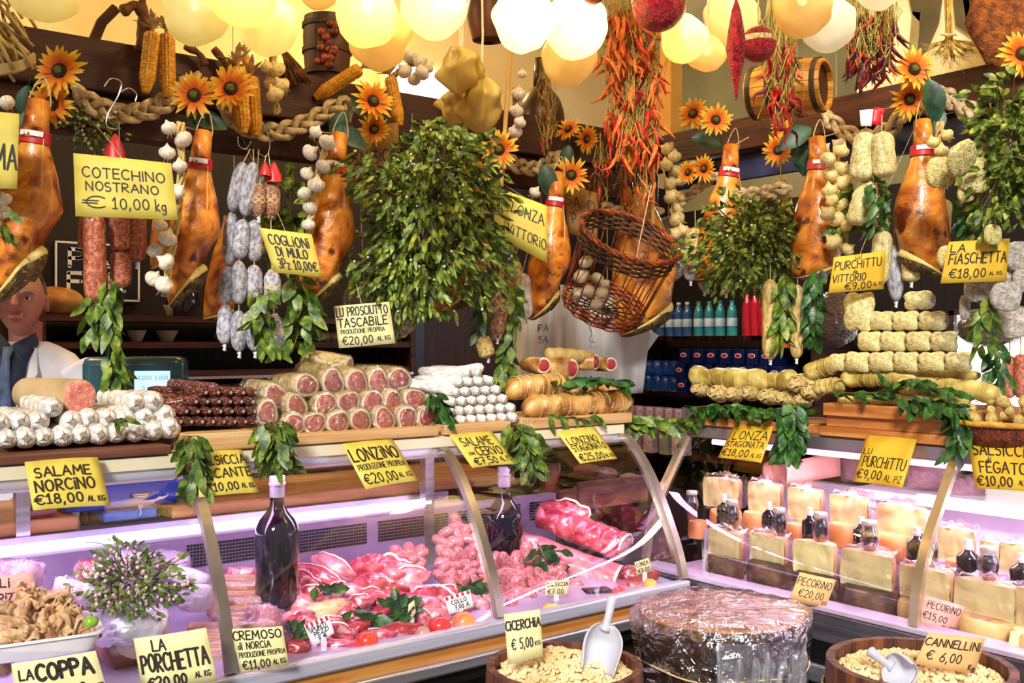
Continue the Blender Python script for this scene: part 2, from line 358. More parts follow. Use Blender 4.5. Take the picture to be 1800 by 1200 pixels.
part('shelf_rail', cb2(2.675, 2.72, B0, B1, 1.215, 1.262), M('taupe_rail', '#8b8287', '#a39a9e', sc=3, rough=.25, metal=.7, var=0), cc, bev=.008)
part('light_tube', cb2(2.69, 2.712, B0, B1-.1, 1.196, 1.214), M('lit_tube_pink', '#ffffff', emit='#f2b8ff', es=1.7, var=0), cc, bev=.004)
part('top_shelf', cb2(2.715, 3.15, B0, B1, 1.24, 1.262), STEELW, cc, bev=.003)
g2 = [(2.68, 1.215), (2.655, 1.18), (2.60, 1.10), (2.545, 1.02), (2.512, .95), (2.49, .88), (2.478, .803)]
g2 = [(q.y, q.z) for q in catmull([V((0, y, z)) for y, z in g2], 3)]
ML2 = [B0, .60, 1.458, B1]
ML2 = [B0, 1.458-.985, 1.458, B1]
def Q2(x, y, z): return V((x, y, z))-O2
for i in range(3):
    y0, y1 = ML2[i], ML2[i+1]; n = len(g2)-1
    part('glass_pane', MB().grid(lambda u, v: Q2(g2[min(int(round(v*n)), n)][0], y0+(y1-y0)*u, g2[min(int(round(v*n)), n)][1]), 1, n), GLASS, cc, ang=180)
for y in ML2:
    mb = MB(); rings = []
    for k, (x, z) in enumerate(g2):
        q = V(g2[min(k+1, len(g2)-1)])-V(g2[max(k-1, 0)]); q.normalize(); nn = (-q[1], q[0])
        rings.append([Q2(x+nn[0]*so, y+sx*.013, z+nn[1]*so) for sx, so in ((-1, .004), (1, .004), (1, -.014), (-1, -.014))])
    mb.loft(rings); part('glass_mullion', mb, M('mullion_pale', '#b9a98c', '#ddcfae', sc=5, rough=.25, metal=.75, var=0), cc)
for yy in (1.2, .3): part('shelf_post', cb2(2.98, 3.01, yy, yy+.04, 1.06, 1.24), STEELW, cc)
# ---------------------------------------------------------------- builders
RZ = -math.atan2(CA, SA)                       # local -Y looks at the viewer, local X to the viewer's right
def face(yaw=0, roll=0, pitch=0): return Mx.Rotation(RZ+yaw, 4, 'Z') @ Mx.Rotation(roll, 4, 'Y') @ Mx.Rotation(pitch, 4, 'X')
# ---- lettering: a hand-drawn stroke alphabet
def arc(cx, cy, rx, ry, a0, a1, n=9): return [(cx+rx*math.cos(math.radians(a0+(a1-a0)*i/n)), cy+ry*math.sin(math.radians(a0+(a1-a0)*i/n))) for i in range(n+1)]
_O = arc(.4, .5, .38, .5, 90, 450, 14)
GL = {'A': (.8, [[(0, 0), (.4, 1), (.8, 0)], [(.15, .36), (.66, .36)]]),
 'B': (.65, [[(0, 0), (0, 1)], [(0, 1)]+arc(.3, .76, .3, .24, 90, -90, 6)+[(0, .52)], [(0, .52)]+arc(.35, .26, .3, .26, 90, -90, 6)+[(0, 0)]]),
 'C': (.7, [arc(.42, .5, .42, .5, 50, 310, 12)]), 'D': (.75, [[(0, 0), (0, 1)], [(0, 1)]+arc(.25, .5, .5, .5, 90, -90, 9)+[(0, 0)]]),
 'E': (.6, [[(.6, 1), (0, 1), (0, 0), (.6, 0)], [(0, .52), (.5, .52)]]), 'F': (.6, [[(.6, 1), (0, 1), (0, 0)], [(0, .52), (.5, .52)]]),
 'G': (.75, [arc(.42, .5, .42, .5, 50, 330, 12)+[(.78, .42), (.45, .42)]]), 'H': (.75, [[(0, 0), (0, 1)], [(.72, 0), (.72, 1)], [(0, .5), (.72, .5)]]),
 'I': (.12, [[(.06, 0), (.06, 1)]]), 'i': (.14, [[(.06, 0), (.06, .72)], [(.05, .95), (.09, 1.0)]]), 'K': (.65, [[(0, 0), (0, 1)], [(.6, 1), (.05, .48), (.65, 0)]]),
 'L': (.6, [[(0, 1), (0, 0), (.6, 0)]]), 'M': (.9, [[(0, 0), (.08, 1), (.45, .35), (.82, 1), (.9, 0)]]), 'N': (.75, [[(0, 0), (0, 1), (.72, 0), (.72, 1)]]),
 'O': (.8, [_O]), 'P': (.62, [[(0, 0), (0, 1)], [(0, 1)]+arc(.3, .74, .32, .26, 90, -90, 7)+[(0, .48)]]),
 'R': (.68, [[(0, 0), (0, 1)], [(0, 1)]+arc(.3, .75, .32, .25, 90, -90, 7)+[(.05, .5), (.66, 0)]]),
 'S': (.62, [arc(.32, .75, .28, .25, 40, 250, 8)+arc(.32, .25, .3, .27, 80, -140, 8)]), 'T': (.75, [[(0, 1), (.75, 1)], [(.38, 1), (.38, 0)]]),
 'U': (.7, [[(0, 1), (0, .3)]+arc(.35, .3, .35, .3, 180, 360, 7)+[(.7, 1)]]), 'V': (.75, [[(0, 1), (.37, 0), (.75, 1)]]),
 'Z': (.68, [[(0, 1), (.66, 1), (0, 0), (.68, 0)]]), 'z': (.5, [[(0, .6), (.48, .6), (0, 0), (.5, 0)]]), 'e': (.5, [[(0, .3), (.45, .34)]+arc(.25, .3, .24, .3, 10, 310, 8)]),
 'd': (.5, [arc(.22, .25, .22, .25, 20, 340, 8), [(.46, 1), (.46, 0)]]), 'o': (.5, [arc(.25, .28, .24, .28, 90, 450, 9)]), 'n': (.45, [[(0, .5), (0, 0)], [(0, .35)]+arc(.2, .3, .2, .2, 150, 0, 5)+[(.42, 0)]]),
 'c': (.45, [arc(.25, .28, .24, .28, 50, 310, 8)]), 'u': (.45, [[(0, .5), (.02, .12), (.2, 0), (.4, .12), (.42, .5), (.44, 0)]]), 'k': (.5, [[(0, 0), (0, 1)], [(.42, .6), (.04, .28), (.46, 0)]]),
 'g': (.5, [arc(.22, .3, .22, .25, 20, 340, 8), [(.45, .55), (.45, -.15), (.25, -.32), (.02, -.2)]]), 'r': (.35, [[(0, .5), (0, 0)], [(0, .3), (.15, .48), (.33, .48)]]),
 '0': (.62, [arc(.31, .45, .28, .45, 90, 450, 12)]), '1': (.4, [[(0, .68), (.24, .95), (.24, 0)], [(0, 0), (.42, 0)]]), '2': (.6, [arc(.28, .7, .28, .26, 150, -30, 7)+[(0, 0), (.6, 0)]]),
 '3': (.58, [arc(.26, .72, .27, .23, 140, -80, 7)+arc(.26, .25, .3, .25, 80, -150, 8)]), '4': (.6, [[(.42, 0), (.42, .95), (0, .3), (.6, .3)]]),
 '5': (.58, [[(.55, .95), (.1, .95), (.06, .55)]+arc(.26, .3, .3, .3, 110, -140, 8)]), '6': (.6, [[(.5, .95), (.15, .55)]+arc(.3, .27, .28, .27, 160, -200, 11)]), '7': (.55, [[(0, .95), (.55, .95), (.2, 0)], [(.1, .45), (.48, .45)]]),
 '8': (.6, [arc(.3, .7, .22, .22, 90, 450, 9), arc(.3, .24, .28, .25, 90, 450, 9)]), '9': (.58, [arc(.28, .66, .26, .27, 0, 360, 9)+[(.5, .3), (.3, 0)]]),
 ',': (.14, [[(.1, .06), (.02, -.2)]]), '.': (.14, [[(.05, .02), (.08, .04)]]), '€': (.85, [arc(.55, .47, .42, .47, 45, 315, 11), [(0, .58), (.6, .58)], [(-.03, .38), (.55, .38)]]), '-': (.4, [[(0, .4), (.4, .4)]])}
GL['l'] = GL['I']; GL['a'] = GL['o']
def letter_mesh(lines, pos, asp, nrm, mm):
    """lines: (text, u0, v, u1, height, stroke); v from the top; pos(u,v)->point; asp: sign width / height"""
    mb = MB()
    for ln in lines:
        tx, u0, v0, u1, h = ln[:5]; st = ln[5] if len(ln) > 5 else 1
        W = sum((.42 if c == ' ' else GL[c][0])+.24 for c in tx)-.24; x = 0
        for c in tx:
            if c == ' ': x += .66; continue
            gw, ss = GL[c]; jx, jy = ru(-.03, .03), ru(-.04, .04)
            for s in ss:
                pts = [((x+jx+px), py+jy) for px, py in s]
                uv = [(u0+(u1-u0)*px/W, v0+h*(1-py)) for px, py in pts]
                P = [pos(u, v)+nrm*.0016 for u, v in uv]
                hw = mm*st/2
                for i, p in enumerate(P):
                    if i: 
                        d = (p-P[i-1])
                        if d.length > 1e-6:
                            sd = d.normalized().cross(nrm)*hw
                            mb.add([P[i-1]-sd, P[i-1]+sd, p+sd, p-sd], [(0, 1, 2, 3)])
                    s1 = (pos(.6, .5)-pos(.4, .5)).normalized(); s2 = nrm.cross(s1)
                    mb.add([p+(s1*math.cos(k*PI/4)+s2*math.sin(k*PI/4))*hw for k in range(8)], [tuple(range(8))])
            x += gw+.24
    return mb
INK = M('marker_ink', '#1c120c', '#2a1a10', rough=.6, var=0); REDINK = M('red_ink', '#b81826', '#d02a34', rough=.5, var=0)
CARD = {'y': M('yellow_card', '#c8b64a', '#d8c65c', sc=14, c3='#d0be52', rough=.65, var=.03), 'g': M('golden_card', '#ca9f1e', '#dcb434', sc=14, rough=.65, var=.03),
        'p': M('pale_yellow_card', '#d8d092', '#e6dfa8', sc=14, rough=.65, var=.03), 'o': M('peach_card', '#d9a566', '#e6b87c', sc=14, rough=.65, var=.03), 'k': M('pink_card', '#d89a88', '#e8b09c', sc=14, rough=.65, var=.03), 'w': M('white_card', '#eeeef4', '#ffffff', sc=10, rough=.5, var=0),
        'b': M('kraft_card', '#7c5620', '#9a6f30', sc=14, rough=.7, var=.03)}
def sign(label, quad, lines, plane, col='y', mm=4.0, bow=.004, name='price_card', thread=None, cat='price sign', ink=None, rotate=None):
    """quad: pixels of the card's corners (top left, top right, bottom right, bottom left) on a plane ((point), (normal to viewer))"""
    P0, n = plane; n = V(n).normalized(); c = [atp(x, y, V(P0), n) for x, y in quad]
    o = (c[0]+c[1])/2
    def pos(u, v): 
        p = (c[0]*(1-u)+c[1]*u)*(1-v)+(c[3]*(1-u)+c[2]*u)*v
        return p-o+n*(bow*math.sin(PI*u)*1.0)
    asp = (c[1]-c[0]).length/(c[3]-c[0]).length
    t = thing(name, label, cat, o, 'handwritten price cards')
    mb = MB(); mb.grid(lambda u, v: pos(u, v), 8, 4)
    part('card', mb, CARD[col], t, ang=180, solid=.0014)
    if thread:
        e = V((o.x, 2.998, 2.2)) if thread == 'b' else V((3.103, o.y, 2.33))
        part('thread', MB().tube([V((0, 0, -.003))-n*.003, (e-o)*.3-n*.02, e-o], .0007, 4), TWINE, t)
    if lines: part('lettering', letter_mesh(lines, pos, asp, n, mm/1000), ink or INK, t, ang=180)
    return t
def hplane(d): return (V((0, 0, EYE))-TOCAM*d, TOCAM)       # upright plane square to the view at depth d
# ---- hook
HOOKM = M('steel_wire', '#c9c9cc', rough=.2, metal=.9, var=0)
def hook(label, pts, r=.0018, name='meat_hook'):
    o = pts[0]; return solo(name, MB().tube([p-o for p in catmull(pts, 6)], r, 6), HOOKM, label, 'hook', o)
# ---- cured ham
SKIN = M('ham_skin', '#843408', '#f0b04a', sc=9, c3='#d47e24', rough=.36, bump=.7, bsc=22, spots='#5a1e08', ssc=16, sth=.58, coat=.2, var=.08, lo=.34, hi=.66, dist=1.2, detail=7)
FAT = M('ham_fat', '#dcc46a', '#f0dc94', sc=20, rough=.4, bump=.15, spots='#a88a3a', ssc=60, var=.05)
CRUST = M('ham_crust', '#3b2a16', '#7a6038', sc=40, c3='#57401f', rough=.85, bump=.8, bsc=90, spots='#b8a468', ssc=90, var=.05)
BAND = M('red_band', '#a81420', '#c82430', rough=.4, var=0); STICK = M('white_sticker', '#e8e6ea', '#f6f4f6', rough=.5, var=0); TWINE = M('twine', '#c8ac78', '#e0caa0', sc=60, rough=.8, var=.1)
def ham(label, neck, bottom, wpx, th, where, mirror=1, fatx=1.0, band=True, deep=.72, yaw=0):
    p = at(*neck, **where); q = at(*bottom, d=dep(p)); k = ppm(p)
    L = (q-p).length*1.1; roll = math.atan2(-(q-p).dot(RIGHT), (p-q).z); wm = wpx/k/2
    t = thing('cured_ham', label, 'ham', p, 'hams hanging from the beams', face(yaw, roll))
    seed = ru(0, 99); ths = math.radians(th)
    prof = [(0, .38), (.06, .40), (.13, .50), (.22, .66), (.34, .82), (.48, .94), (.60, 1.0), (.72, .97), (.80, .90)]
    rings = []; n = 26; nv = V((mirror*math.sin(ths), .25, -math.cos(ths))).normalized()
    def ring(c, w, a, dp, th=0):
        out = []
        for j in range(n):
            f = 2*PI*j/n; x = w*math.cos(f); y = w*dp*math.sin(f)
            pt = V((c.x+mirror*x*math.cos(a), y, c.z+x*math.sin(a)+y*.35*a)); nz = NZ.noise(V((pt.x*16+seed, pt.y*16, pt.z*16)))*.05*w
            pt += V((mirror*math.cos(f), math.sin(f), 0))*nz+nv*(th*wm*(.55+.45*math.cos(f))); out.append(pt)
        return out
    for tt, r in prof:
        s = max(0, (tt-.30)/.50); a = ths*s*s*(3-2*s)
        rings.append(ring(V((mirror*.12*wm*math.sin(tt*3.0), 0, -L*tt)), wm*r, a, deep))
    last = prof[-1][0]; c0 = V((mirror*.12*wm*math.sin(last*3), 0, -L*last))
    part('skin', MB().loft(rings), SKIN, t, ang=180)
    f = [ring(c0, wm*r, ths, deep, x) for x, r in ((-.03, .885), (.02, .905), (.13*fatx, .90), (.22*fatx, .84), (.25*fatx, .72))]
    part('fat_rim', MB().loft(f), FAT, t, ang=180)
    g = [ring(c0+nv*(z*wm), wm*r, ths, deep, x) for x, z, r in ((-.02, .0, .88), (.02, .1, .87), (.12, .16, .78), (.2, .2, .6), (.24, .22, .3), (.25, .23, .05))]
    part('cut_face', MB().loft(g), CRUST, t, ang=180)
    if band:
        b = MB().lathe([(wm*.43, -.05*L), (wm*.42, -.02*L), (wm*.405, .022*L), (wm*.37, .026*L)], 18, fn=lambda p: V((p.x+mirror*.02*wm, p.y*deep*1.1, p.z)))
        bb = part('neck_band', b, BAND, t); part('shank', MB().tube([V((0, 0, -.02*L)), V((-mirror*.02*wm, 0, .08*L)), V((-mirror*.06*wm, .01, .2*L)), V((-mirror*.05*wm, .01, .215*L))], [wm*.37, wm*.33, wm*.30, wm*.12], 16), SKIN, t, ang=180)
        part('white_tag', MB().grid(lambda u, v: V((wm*.44*math.sin((u-.5)*1.6)+mirror*.02*wm, -wm*.44*deep*1.14*math.cos((u-.5)*1.6), L*(-.012+.03*v))), 6, 2), STICK, bb, ang=180)
    cd_ = MB().tube(catmull([V((-.1*wm, 0, .08*L)), V((-.25*wm, -.1*wm, .2*L)), V((0, 0, .34*L)), V((.25*wm, .1*wm, .2*L)), V((.1*wm, 0, .08*L))], 5), .0016, 5)
    cd_.tube(catmull([V((.34*wm, -.2*wm, -.02*L)), V((.5*wm, -.45*wm, -.16*L)), V((.62*wm, -.5*wm, -.3*L))], 4), .0012, 5)
    Xi = (Mx.Translation(p) @ face(yaw, roll)).inverted(); nail = V((p.x, 2.998, min(p.z+.14, 2.38))) if 'b' in where and where['b'] < 3 else V((3.103, p.y, min(p.z+.14, 2.38))) if 'a' in where else V((p.x, p.y, 3.4))
    cd_.tube([V((0, 0, .02*L)), V((0, .01, .2*L)), Xi @ nail], .002, 5)
    part('cord', cd_, TWINE, t)
    return t
# ---- sunflower
def petal_mat():
    m = bpy.data.materials.new('sunflower_petal'); m.use_nodes = True; nt = m.node_tree; n = nt.nodes; L = nt.links
    tc = n.new('ShaderNodeTexCoord'); vl = n.new('ShaderNodeVectorMath'); vl.operation = 'LENGTH'; L.new(tc.outputs['Object'], vl.inputs[0])
    rp = n.new('ShaderNodeValToRGB'); e = rp.color_ramp.elements; e[0].position = .3; e[0].color = lin('#e06004'); e[1].position = .86; e[1].color = lin('#f8cc3c'); x = e.new(.56); x.color = lin('#f08c0e')
    L.new(vl.outputs['Value'], rp.inputs[0]); b = n['Principled BSDF']; L.new(rp.outputs[0], b.inputs[0]); b.inputs['Roughness'].default_value = .6
    tr = n.new('ShaderNodeBsdfTranslucent'); L.new(rp.outputs[0], tr.inputs[0]); ms = n.new('ShaderNodeMixShader'); ms.inputs[0].default_value = .2
    L.new(b.outputs[0], ms.inputs[1]); L.new(tr.outputs[0], ms.inputs[2]); L.new(ms.outputs[0], n['Material Output'].inputs[0]); return m
PET = petal_mat()
LEAFD = M('dark_leaf', '#0a2214', '#24502e', sc=30, rough=.45, bump=.1, var=.1)
def mk_flower(k):
    mb = MB(); rr = random.Random(k)
    for lay, (n, L, lift) in enumerate(((17, .98, .16), (15, .86, .34))):
        for i in range(n):
            a = 2*PI*(i+rr.uniform(-.25, .25)+lay*.5)/n; d = V((math.cos(a), math.sin(a), lift+rr.uniform(-.15, .22)))
            mb.leaf(V((math.cos(a), math.sin(a), .05))*.22, d, V((0, 0, 1)), L*rr.uniform(.68, .9), .125*rr.uniform(.8, 1.2), rr.uniform(-.1, .35), .3, .8)
    t = thing('sunflower', 'x', 'flower', (0, 0, -9))
    part('petals', mb, PET, t, ang=180)
    part('seed_ring', MB().ball((0, 0, .08), (.29, .29, .10), 20, 8), M('sunflower_seed', '#2a1206', '#5a2c0c', sc=12, rough=.9, bump=.9, bsc=30, var=0), t)
    part('disc', MB().ball((0, 0, .17), (.16, .16, .09), 14, 8), M('sunflower_eye', '#4a5a12', '#8a8f2a', sc=12, rough=.9, bump=.8, bsc=40, var=0), t)
    return t
FLW = [mk_flower(i) for i in range(3)]; fl_used = [0, 0, 0]
def sunflower(label, xy, rpx, where, dirx=0, dirz=.1):
    p = at(*xy, **where); s = rpx/ppm(p); i = R.randrange(3)
    nrm = TOCAM+RIGHT*dirx+UP*dirz; m = rotd(nrm) @ Mx.Rotation(ru(0, 6), 4, 'Z')
    if not fl_used[i]:
        t = FLW[i]; fl_used[i] = 1; t.location = p; t.rotation_euler = m.to_euler(); t.scale = (s,)*3; t['label'] = label; t['group'] = 'silk sunflowers on the rope garlands'
    else: dup(FLW[i], p, m, label, scale=s)
def big_leaf(label, xy, lpx, where, ang, w=.32):
    p = at(*xy, **where); L = lpx/ppm(p); a = math.radians(ang)
    mb = MB(); d = RIGHT*math.cos(a)-UP*math.sin(a)+TOCAM*.25
    mb.leaf(V((0, 0, 0)), d, TOCAM+UP*.3, L, L*w*.8, .3, .35, nseg=7); mb.tube([V((0, 0, 0)), d*(-L*.25)], .0016, 5)
    solo('sunflower_leaf', mb, LEAFD, label, 'leaf', p, 'silk leaves on the garlands', ang=180)
# ---- rope garland
ROPE = M('hemp_rope', '#a8906a', '#dcc8a2', sc=50, c3='#c6ae84', rough=.9, bump=.5, bsc=160, var=.06)
def rope(label, pts, r=.0105, amp=.021, plaits=None):
    c = catmull(pts, 14); o = c[0]; t = thing('rope_garland', label, 'garland', o, 'plaited rope garlands along the beams')
    ln = [0]
    for i in range(1, len(c)): ln.append(ln[-1]+(c[i]-c[i-1]).length)
    T = ln[-1]; cyc = plaits or max(1, round(T/.17)); 
    def cp(s):
        for i in range(1, len(c)):
            if ln[i] >= s: f = (s-ln[i-1])/max(1e-6, ln[i]-ln[i-1]); return c[i-1].lerp(c[i], f), (c[i]-c[i-1]).normalized()
        return c[-1], (c[-1]-c[-2]).normalized()
    for k in range(3):
        path = []; N_ = int(T/.008)+2; env = lambda f: min(1, f*8, (1-f)*8)
        for i in range(N_):
            f = i/(N_-1); q, d = cp(f*T); u = d.cross(TOCAM).normalized(); ph = 2*PI*(f*cyc+k/3)
            e = env(f); path.append(q-o+u*(amp*e*math.sin(ph))+TOCAM*(.6*amp*math.sin(2*ph)*e))
        mb = MB(); rings = []; n = 10; prev = None
        for i, p in enumerate(path):
            d = (path[min(i+1, N_-1)]-path[max(i-1, 0)]).normalized()
            if prev is None: a = frame(d)[0]
            else: a = (prev-d*prev.dot(d)).normalized()
            prev = a; b = a.cross(d)
            rings.append([p+(a*math.cos(2*PI*j/n)+b*math.sin(2*PI*j/n))*(r*(1+.17*math.cos(3*2*PI*j/n-i*.55))) for j in range(n)])
        part('strand', mb.loft(rings), ROPE, t, ang=180)
    return t
# ---- maize cob
def mk_corn():
    mb = MB(); rings = []; nz, nf = 70, 60
    for i in range(nz+1):
        z = i/nz; r = .135*min(1, (1-z)*3.2+.25)**.6*min(1, z*6+.55)**.5; rings.append([])
        for j in range(nf):
            f = 2*PI*j/nf; kx = abs(math.sin(f*7+.001))**.5; kz = abs(math.sin(z*PI*27))**.5
            rr = r*(.74+.26*kx*kz); rings[-1].append(V((rr*math.cos(f), rr*math.sin(f), -z)))
    mb.loft(rings); t = thing('maize_cob', 'x', 'corn', (0, 0, -9))
    part('kernels', mb, M('corn_kernels', '#c47c06', '#f0ae1c', sc=20, rough=.35, var=.06, coat=.15), t, ang=180)
    mb = MB()
    for i in range(9):
        a = 2*PI*i/9; mb.leaf(V((0, 0, .03)), V((math.cos(a), math.sin(a), ru(.5, 2.2))), V((0, 0, 1)), ru(.22, .36), .05, .3, .3)
    mb.tube([V((0, 0, -.02)), V((.02, 0, .3))], .03, 6); part('husk', mb, M('corn_husk', '#b08f5a', '#d9be86', sc=12, rough=.8, var=0), t, ang=180)
    return t
CORN = mk_corn(); cu = [0]
def corn(label, top, bot, where):
    p = at(*top, **where); q = at(*bot, d=dep(p)); m = rotd(p-q, TOCAM) @ Mx.Rotation(ru(0, 3), 4, 'Z'); s = (p-q).length
    if not cu[0]: cu[0] = 1; CORN.location = p; CORN.rotation_euler = m.to_euler(); CORN.scale = (s,)*3; CORN['label'] = label; CORN['group'] = 'maize cobs hung on the beam'
    else: dup(CORN, p, m, label, scale=s)
# ---- garlic
GARL = M('garlic_skin', '#c4b8a8', '#f4ecdc', sc=4, c3='#e4d8c6', stretch=(1, 1, .25), rough=.5, bump=.2, spots='#a88a80', ssc=3, sth=.66, var=.1)
GARW = M('garlic_skin_warm', '#b89a58', '#eed898', sc=4, c3='#e2cb88', stretch=(1, 1, .25), rough=.5, bump=.12, var=.1)
STRAW = M('straw', '#a88a4c', '#d8bf80', sc=30, stretch=(1, 1, .2), rough=.85, bump=.4, var=.08)
def mk_bulb(k):
    def fn(p, q):
        f = math.atan2(q.y, q.x); s = 1+.075*abs(math.cos(3*f+k))**.6*(1-q.z*q.z)-.04
        z = p.z+ (.9*max(0, q.z-.72)*1.6 if q.z > .72 else 0)
        w = 1 if q.z < .55 else max(.16, 1-(q.z-.55)*1.7)
        return V((p.x*s*w, p.y*s*w, z))
    return MB().ball((0, 0, 0), (1, 1, .84), 24, 16, fn=fn).mesh('garlic_bulb', GARL, 180)
def mk_bulbw(k):
    m = mk_bulb(k).copy(); m.materials[0] = GARW; return m
BULB = [mk_bulb(0), mk_bulb(1.3)]; BULBW = [mk_bulbw(0), mk_bulbw(1.3)]
def mk_root(): 
    mb = MB()
    for i in range(16): d = V((ru(-.5, .5), ru(-.5, .5), -1)); mb.tube([V((0, 0, -.7)), d*.9, d*1.25+rv(.15)], [.05, .035, .01], 4)
    return mb.mesh('root_tuft', STRAW, 180)
ROOTM = mk_root()
def garlic(label, bulbs, where, stem=None, warm=False, grp='garlic braids'):
    """bulbs: (x, y, radius px, roll deg) ; stem: pixel path of the plaited stalks"""
    o = at(*bulbs[0][:2], **where); t = thing('garlic_braid', label, 'garlic', o, grp); d0 = dep(o)
    for i, bb in enumerate(bulbs):
        x, y, r = bb[:3]; p = at(x, y, d=d0+ru(-.025, .02)); an = bb[3] if len(bb) > 3 else ru(-60, 60); up = UP*math.cos(math.radians(an))+RIGHT*math.sin(math.radians(an))+TOCAM*ru(-.5, .6)
        b = link('garlic_bulb', R.choice(BULBW if warm else BULB), t, p-o); b.rotation_euler = rotd(up).to_euler(); b.scale = (r/ppm(p)*ru(.92, 1.08),)*3
        if i % 3 == 0: rt = link('root_tuft', ROOTM, b)
    if stem:
        c = catmull([at(x, y, d=d0+.02)-o for x, y in stem], 8); mb = MB()
        for k in range(5): mb.tube([p+rv(.003)+(RIGHT*math.cos(k*1.25+i*.5)+TOCAM*math.sin(k*1.25+i*.5))*.007 for i, p in enumerate(c)], .0045, 5)
        part('stalks', mb, STRAW, t, ang=180)
    return t
# ---- foliage
BAY = M('bay_leaf', '#223c0c', '#88983a', sc=36, c3='#4f6c20', rough=.42, bump=.15, var=.12, spec=.5)
BAYD = M('bay_leaf_dark', '#0e2a0c', '#467428', sc=36, c3='#23501a', rough=.38, bump=.15, var=.1)
MIST = M('mistletoe_leaf', '#2a3c0a', '#a8b448', sc=42, c3='#5e761e', rough=.5, var=.1)
BERRY = M('mistletoe_berry', '#dcd6b4', '#f2eed6', rough=.3, var=.05); TWIG = M('twig', '#3a2c12', '#6c5a2a', sc=20, rough=.8, var=.05)
def bay(label, path, n, where, lpx=34, spread=1.0, dark=False, name='bay_leaf_bunch', width=.24, grp='bay leaf bunches', droop=.6):
    c = [at(x, y, **where) for x, y in path]; o = c[0]; cc_ = catmull(c, 8) if len(c) > 2 else c; L = lpx/ppm(o)
    t = thing(name, label, 'leaves', o, grp); mb = MB(); st = MB(); n = int(n*1.5); L *= .88
    st.tube([p-o for p in cc_], [.003-.0022*i/len(cc_) for i in range(len(cc_))], 5)
    for i in range(n):
        f = (i+ru(0, 1))/n*(len(cc_)-1); k = min(int(f), len(cc_)-2); p = cc_[k].lerp(cc_[k+1], f-k)-o; d = (cc_[k+1]-cc_[k]).normalized()
        a = i*2.4+ru(-.5, .5); s = RIGHT*math.cos(a)+TOCAM*(math.sin(a)*.9); 
        dd = d*ru(.2, .9)+s*ru(.35, 1)*spread-UP*ru(0, droop); p2 = p+s*ru(.1, .6)*L*spread
        st.tube([p, p2], .0011, 4, cap=False)
        mb.leaf(p2, dd, TOCAM+rv(.9), L*ru(.75, 1.2), L*width*ru(.8, 1.2), ru(-.1, .4), ru(.05, .3), .8, nseg=5)
    part('foliage', mb, BAYD if dark else BAY, t, ang=180); part('stem', st, TWIG, t, ang=180); return t
def bush(label, cxy, rx, ry, n, where, lpx=24, name='mistletoe_bunch', mat=None, berries=60, wd=.2, hang=.5, rdepth=None, bmat=None, cat='plant', lobes=None):
    o = at(*cxy, **where); k = ppm(o); n = int(n*1.15) if n > 300 else n; rx, ry, L = rx/k, ry/k, lpx/k*.88; rd = (rdepth/k if rdepth else rx*.7)
    t = thing(name, label, cat, o, None); mb = MB(); st = MB(); be = MB()
    for i in range(n):
        while True:
            q = rv()
            if .25 < q.length < 1: break
        q = q*(q.length**-.45)
        if lobes: q = q*(1+.95*NZ.noise(q*1.9+V((lobes, 0, 0))))
        p = RIGHT*(q.x*rx)+TOCAM*(q.y*rd)+UP*(q.z*ry); d = (RIGHT*q.x+TOCAM*q.y*.8+UP*(q.z*.6-hang)+rv(.55))
        if i % 4 == 0: st.tube([p*.45, p*.8+rv(.006), p], [.0016, .0013, .0009], 4, cap=False)
        mb.leaf(p, d, TOCAM+rv(1), L*ru(.7, 1.25), L*wd*ru(.7, 1.2), ru(-.1, .4), .15, nseg=4)
        if i % 2 == 0:
            d2 = (d+rv(.8)); mb.leaf(p, d2, TOCAM+rv(1), L*ru(.7, 1.2), L*wd*ru(.7, 1.2), ru(-.1, .4), .15, nseg=4)
        if berries and i % max(1, n//berries) == 0:
            be.ball(p+TOCAM*.008+rv(.004), .0042*ru(.8, 1.2), 8, 5)
    part('foliage', mb, mat or MIST, t, ang=180); part('twigs', st, TWIG, t, ang=180)
    if berries: part('berries', be, bmat or BERRY, t, ang=180, kind='stuff')
    return t
# ---- dried chillies
CH = {'r': M('red_chilli', '#8e0c08', '#d83018', sc=14, c3='#c01a10', rough=.28, bump=.25, var=.2, coat=.3), 'o': M('orange_chilli', '#c4430c', '#ee8430', sc=14, rough=.35, bump=.25, var=.15, coat=.2), 'd': M('dark_chilli', '#2c0408', '#6e0c14', sc=14, rough=.25, bump=.3, var=.25, coat=.3)}
def mk_chilli(k, mat):
    rr = random.Random(k); c = catmull([V((0, 0, 0)), V((rr.uniform(-.1, .1), rr.uniform(-.1, .1), -.35)), V((rr.uniform(-.16, .16), .05, -.7)), V((rr.uniform(-.3, .3), 0, -1))], 5)
    n = len(c); return MB().tube(c, [.085*min(1, .45+i*.25)*(1-(i/(n-1))**2.2*.93) for i in range(n)], 8).mesh('chilli', mat, 180)
CHM = {k: [mk_chilli(i, m) for i in range(4)] for k, m in CH.items()}
CHS = MB().tube([V((0, 0, -.02)), V((.02, 0, .1)), V((.05, 0, .32))], [.06, .025, .016], 5).mesh('stalk', M('chilli_stalk', '#7a7a26', '#c0a84a', rough=.7, var=.1), 180)
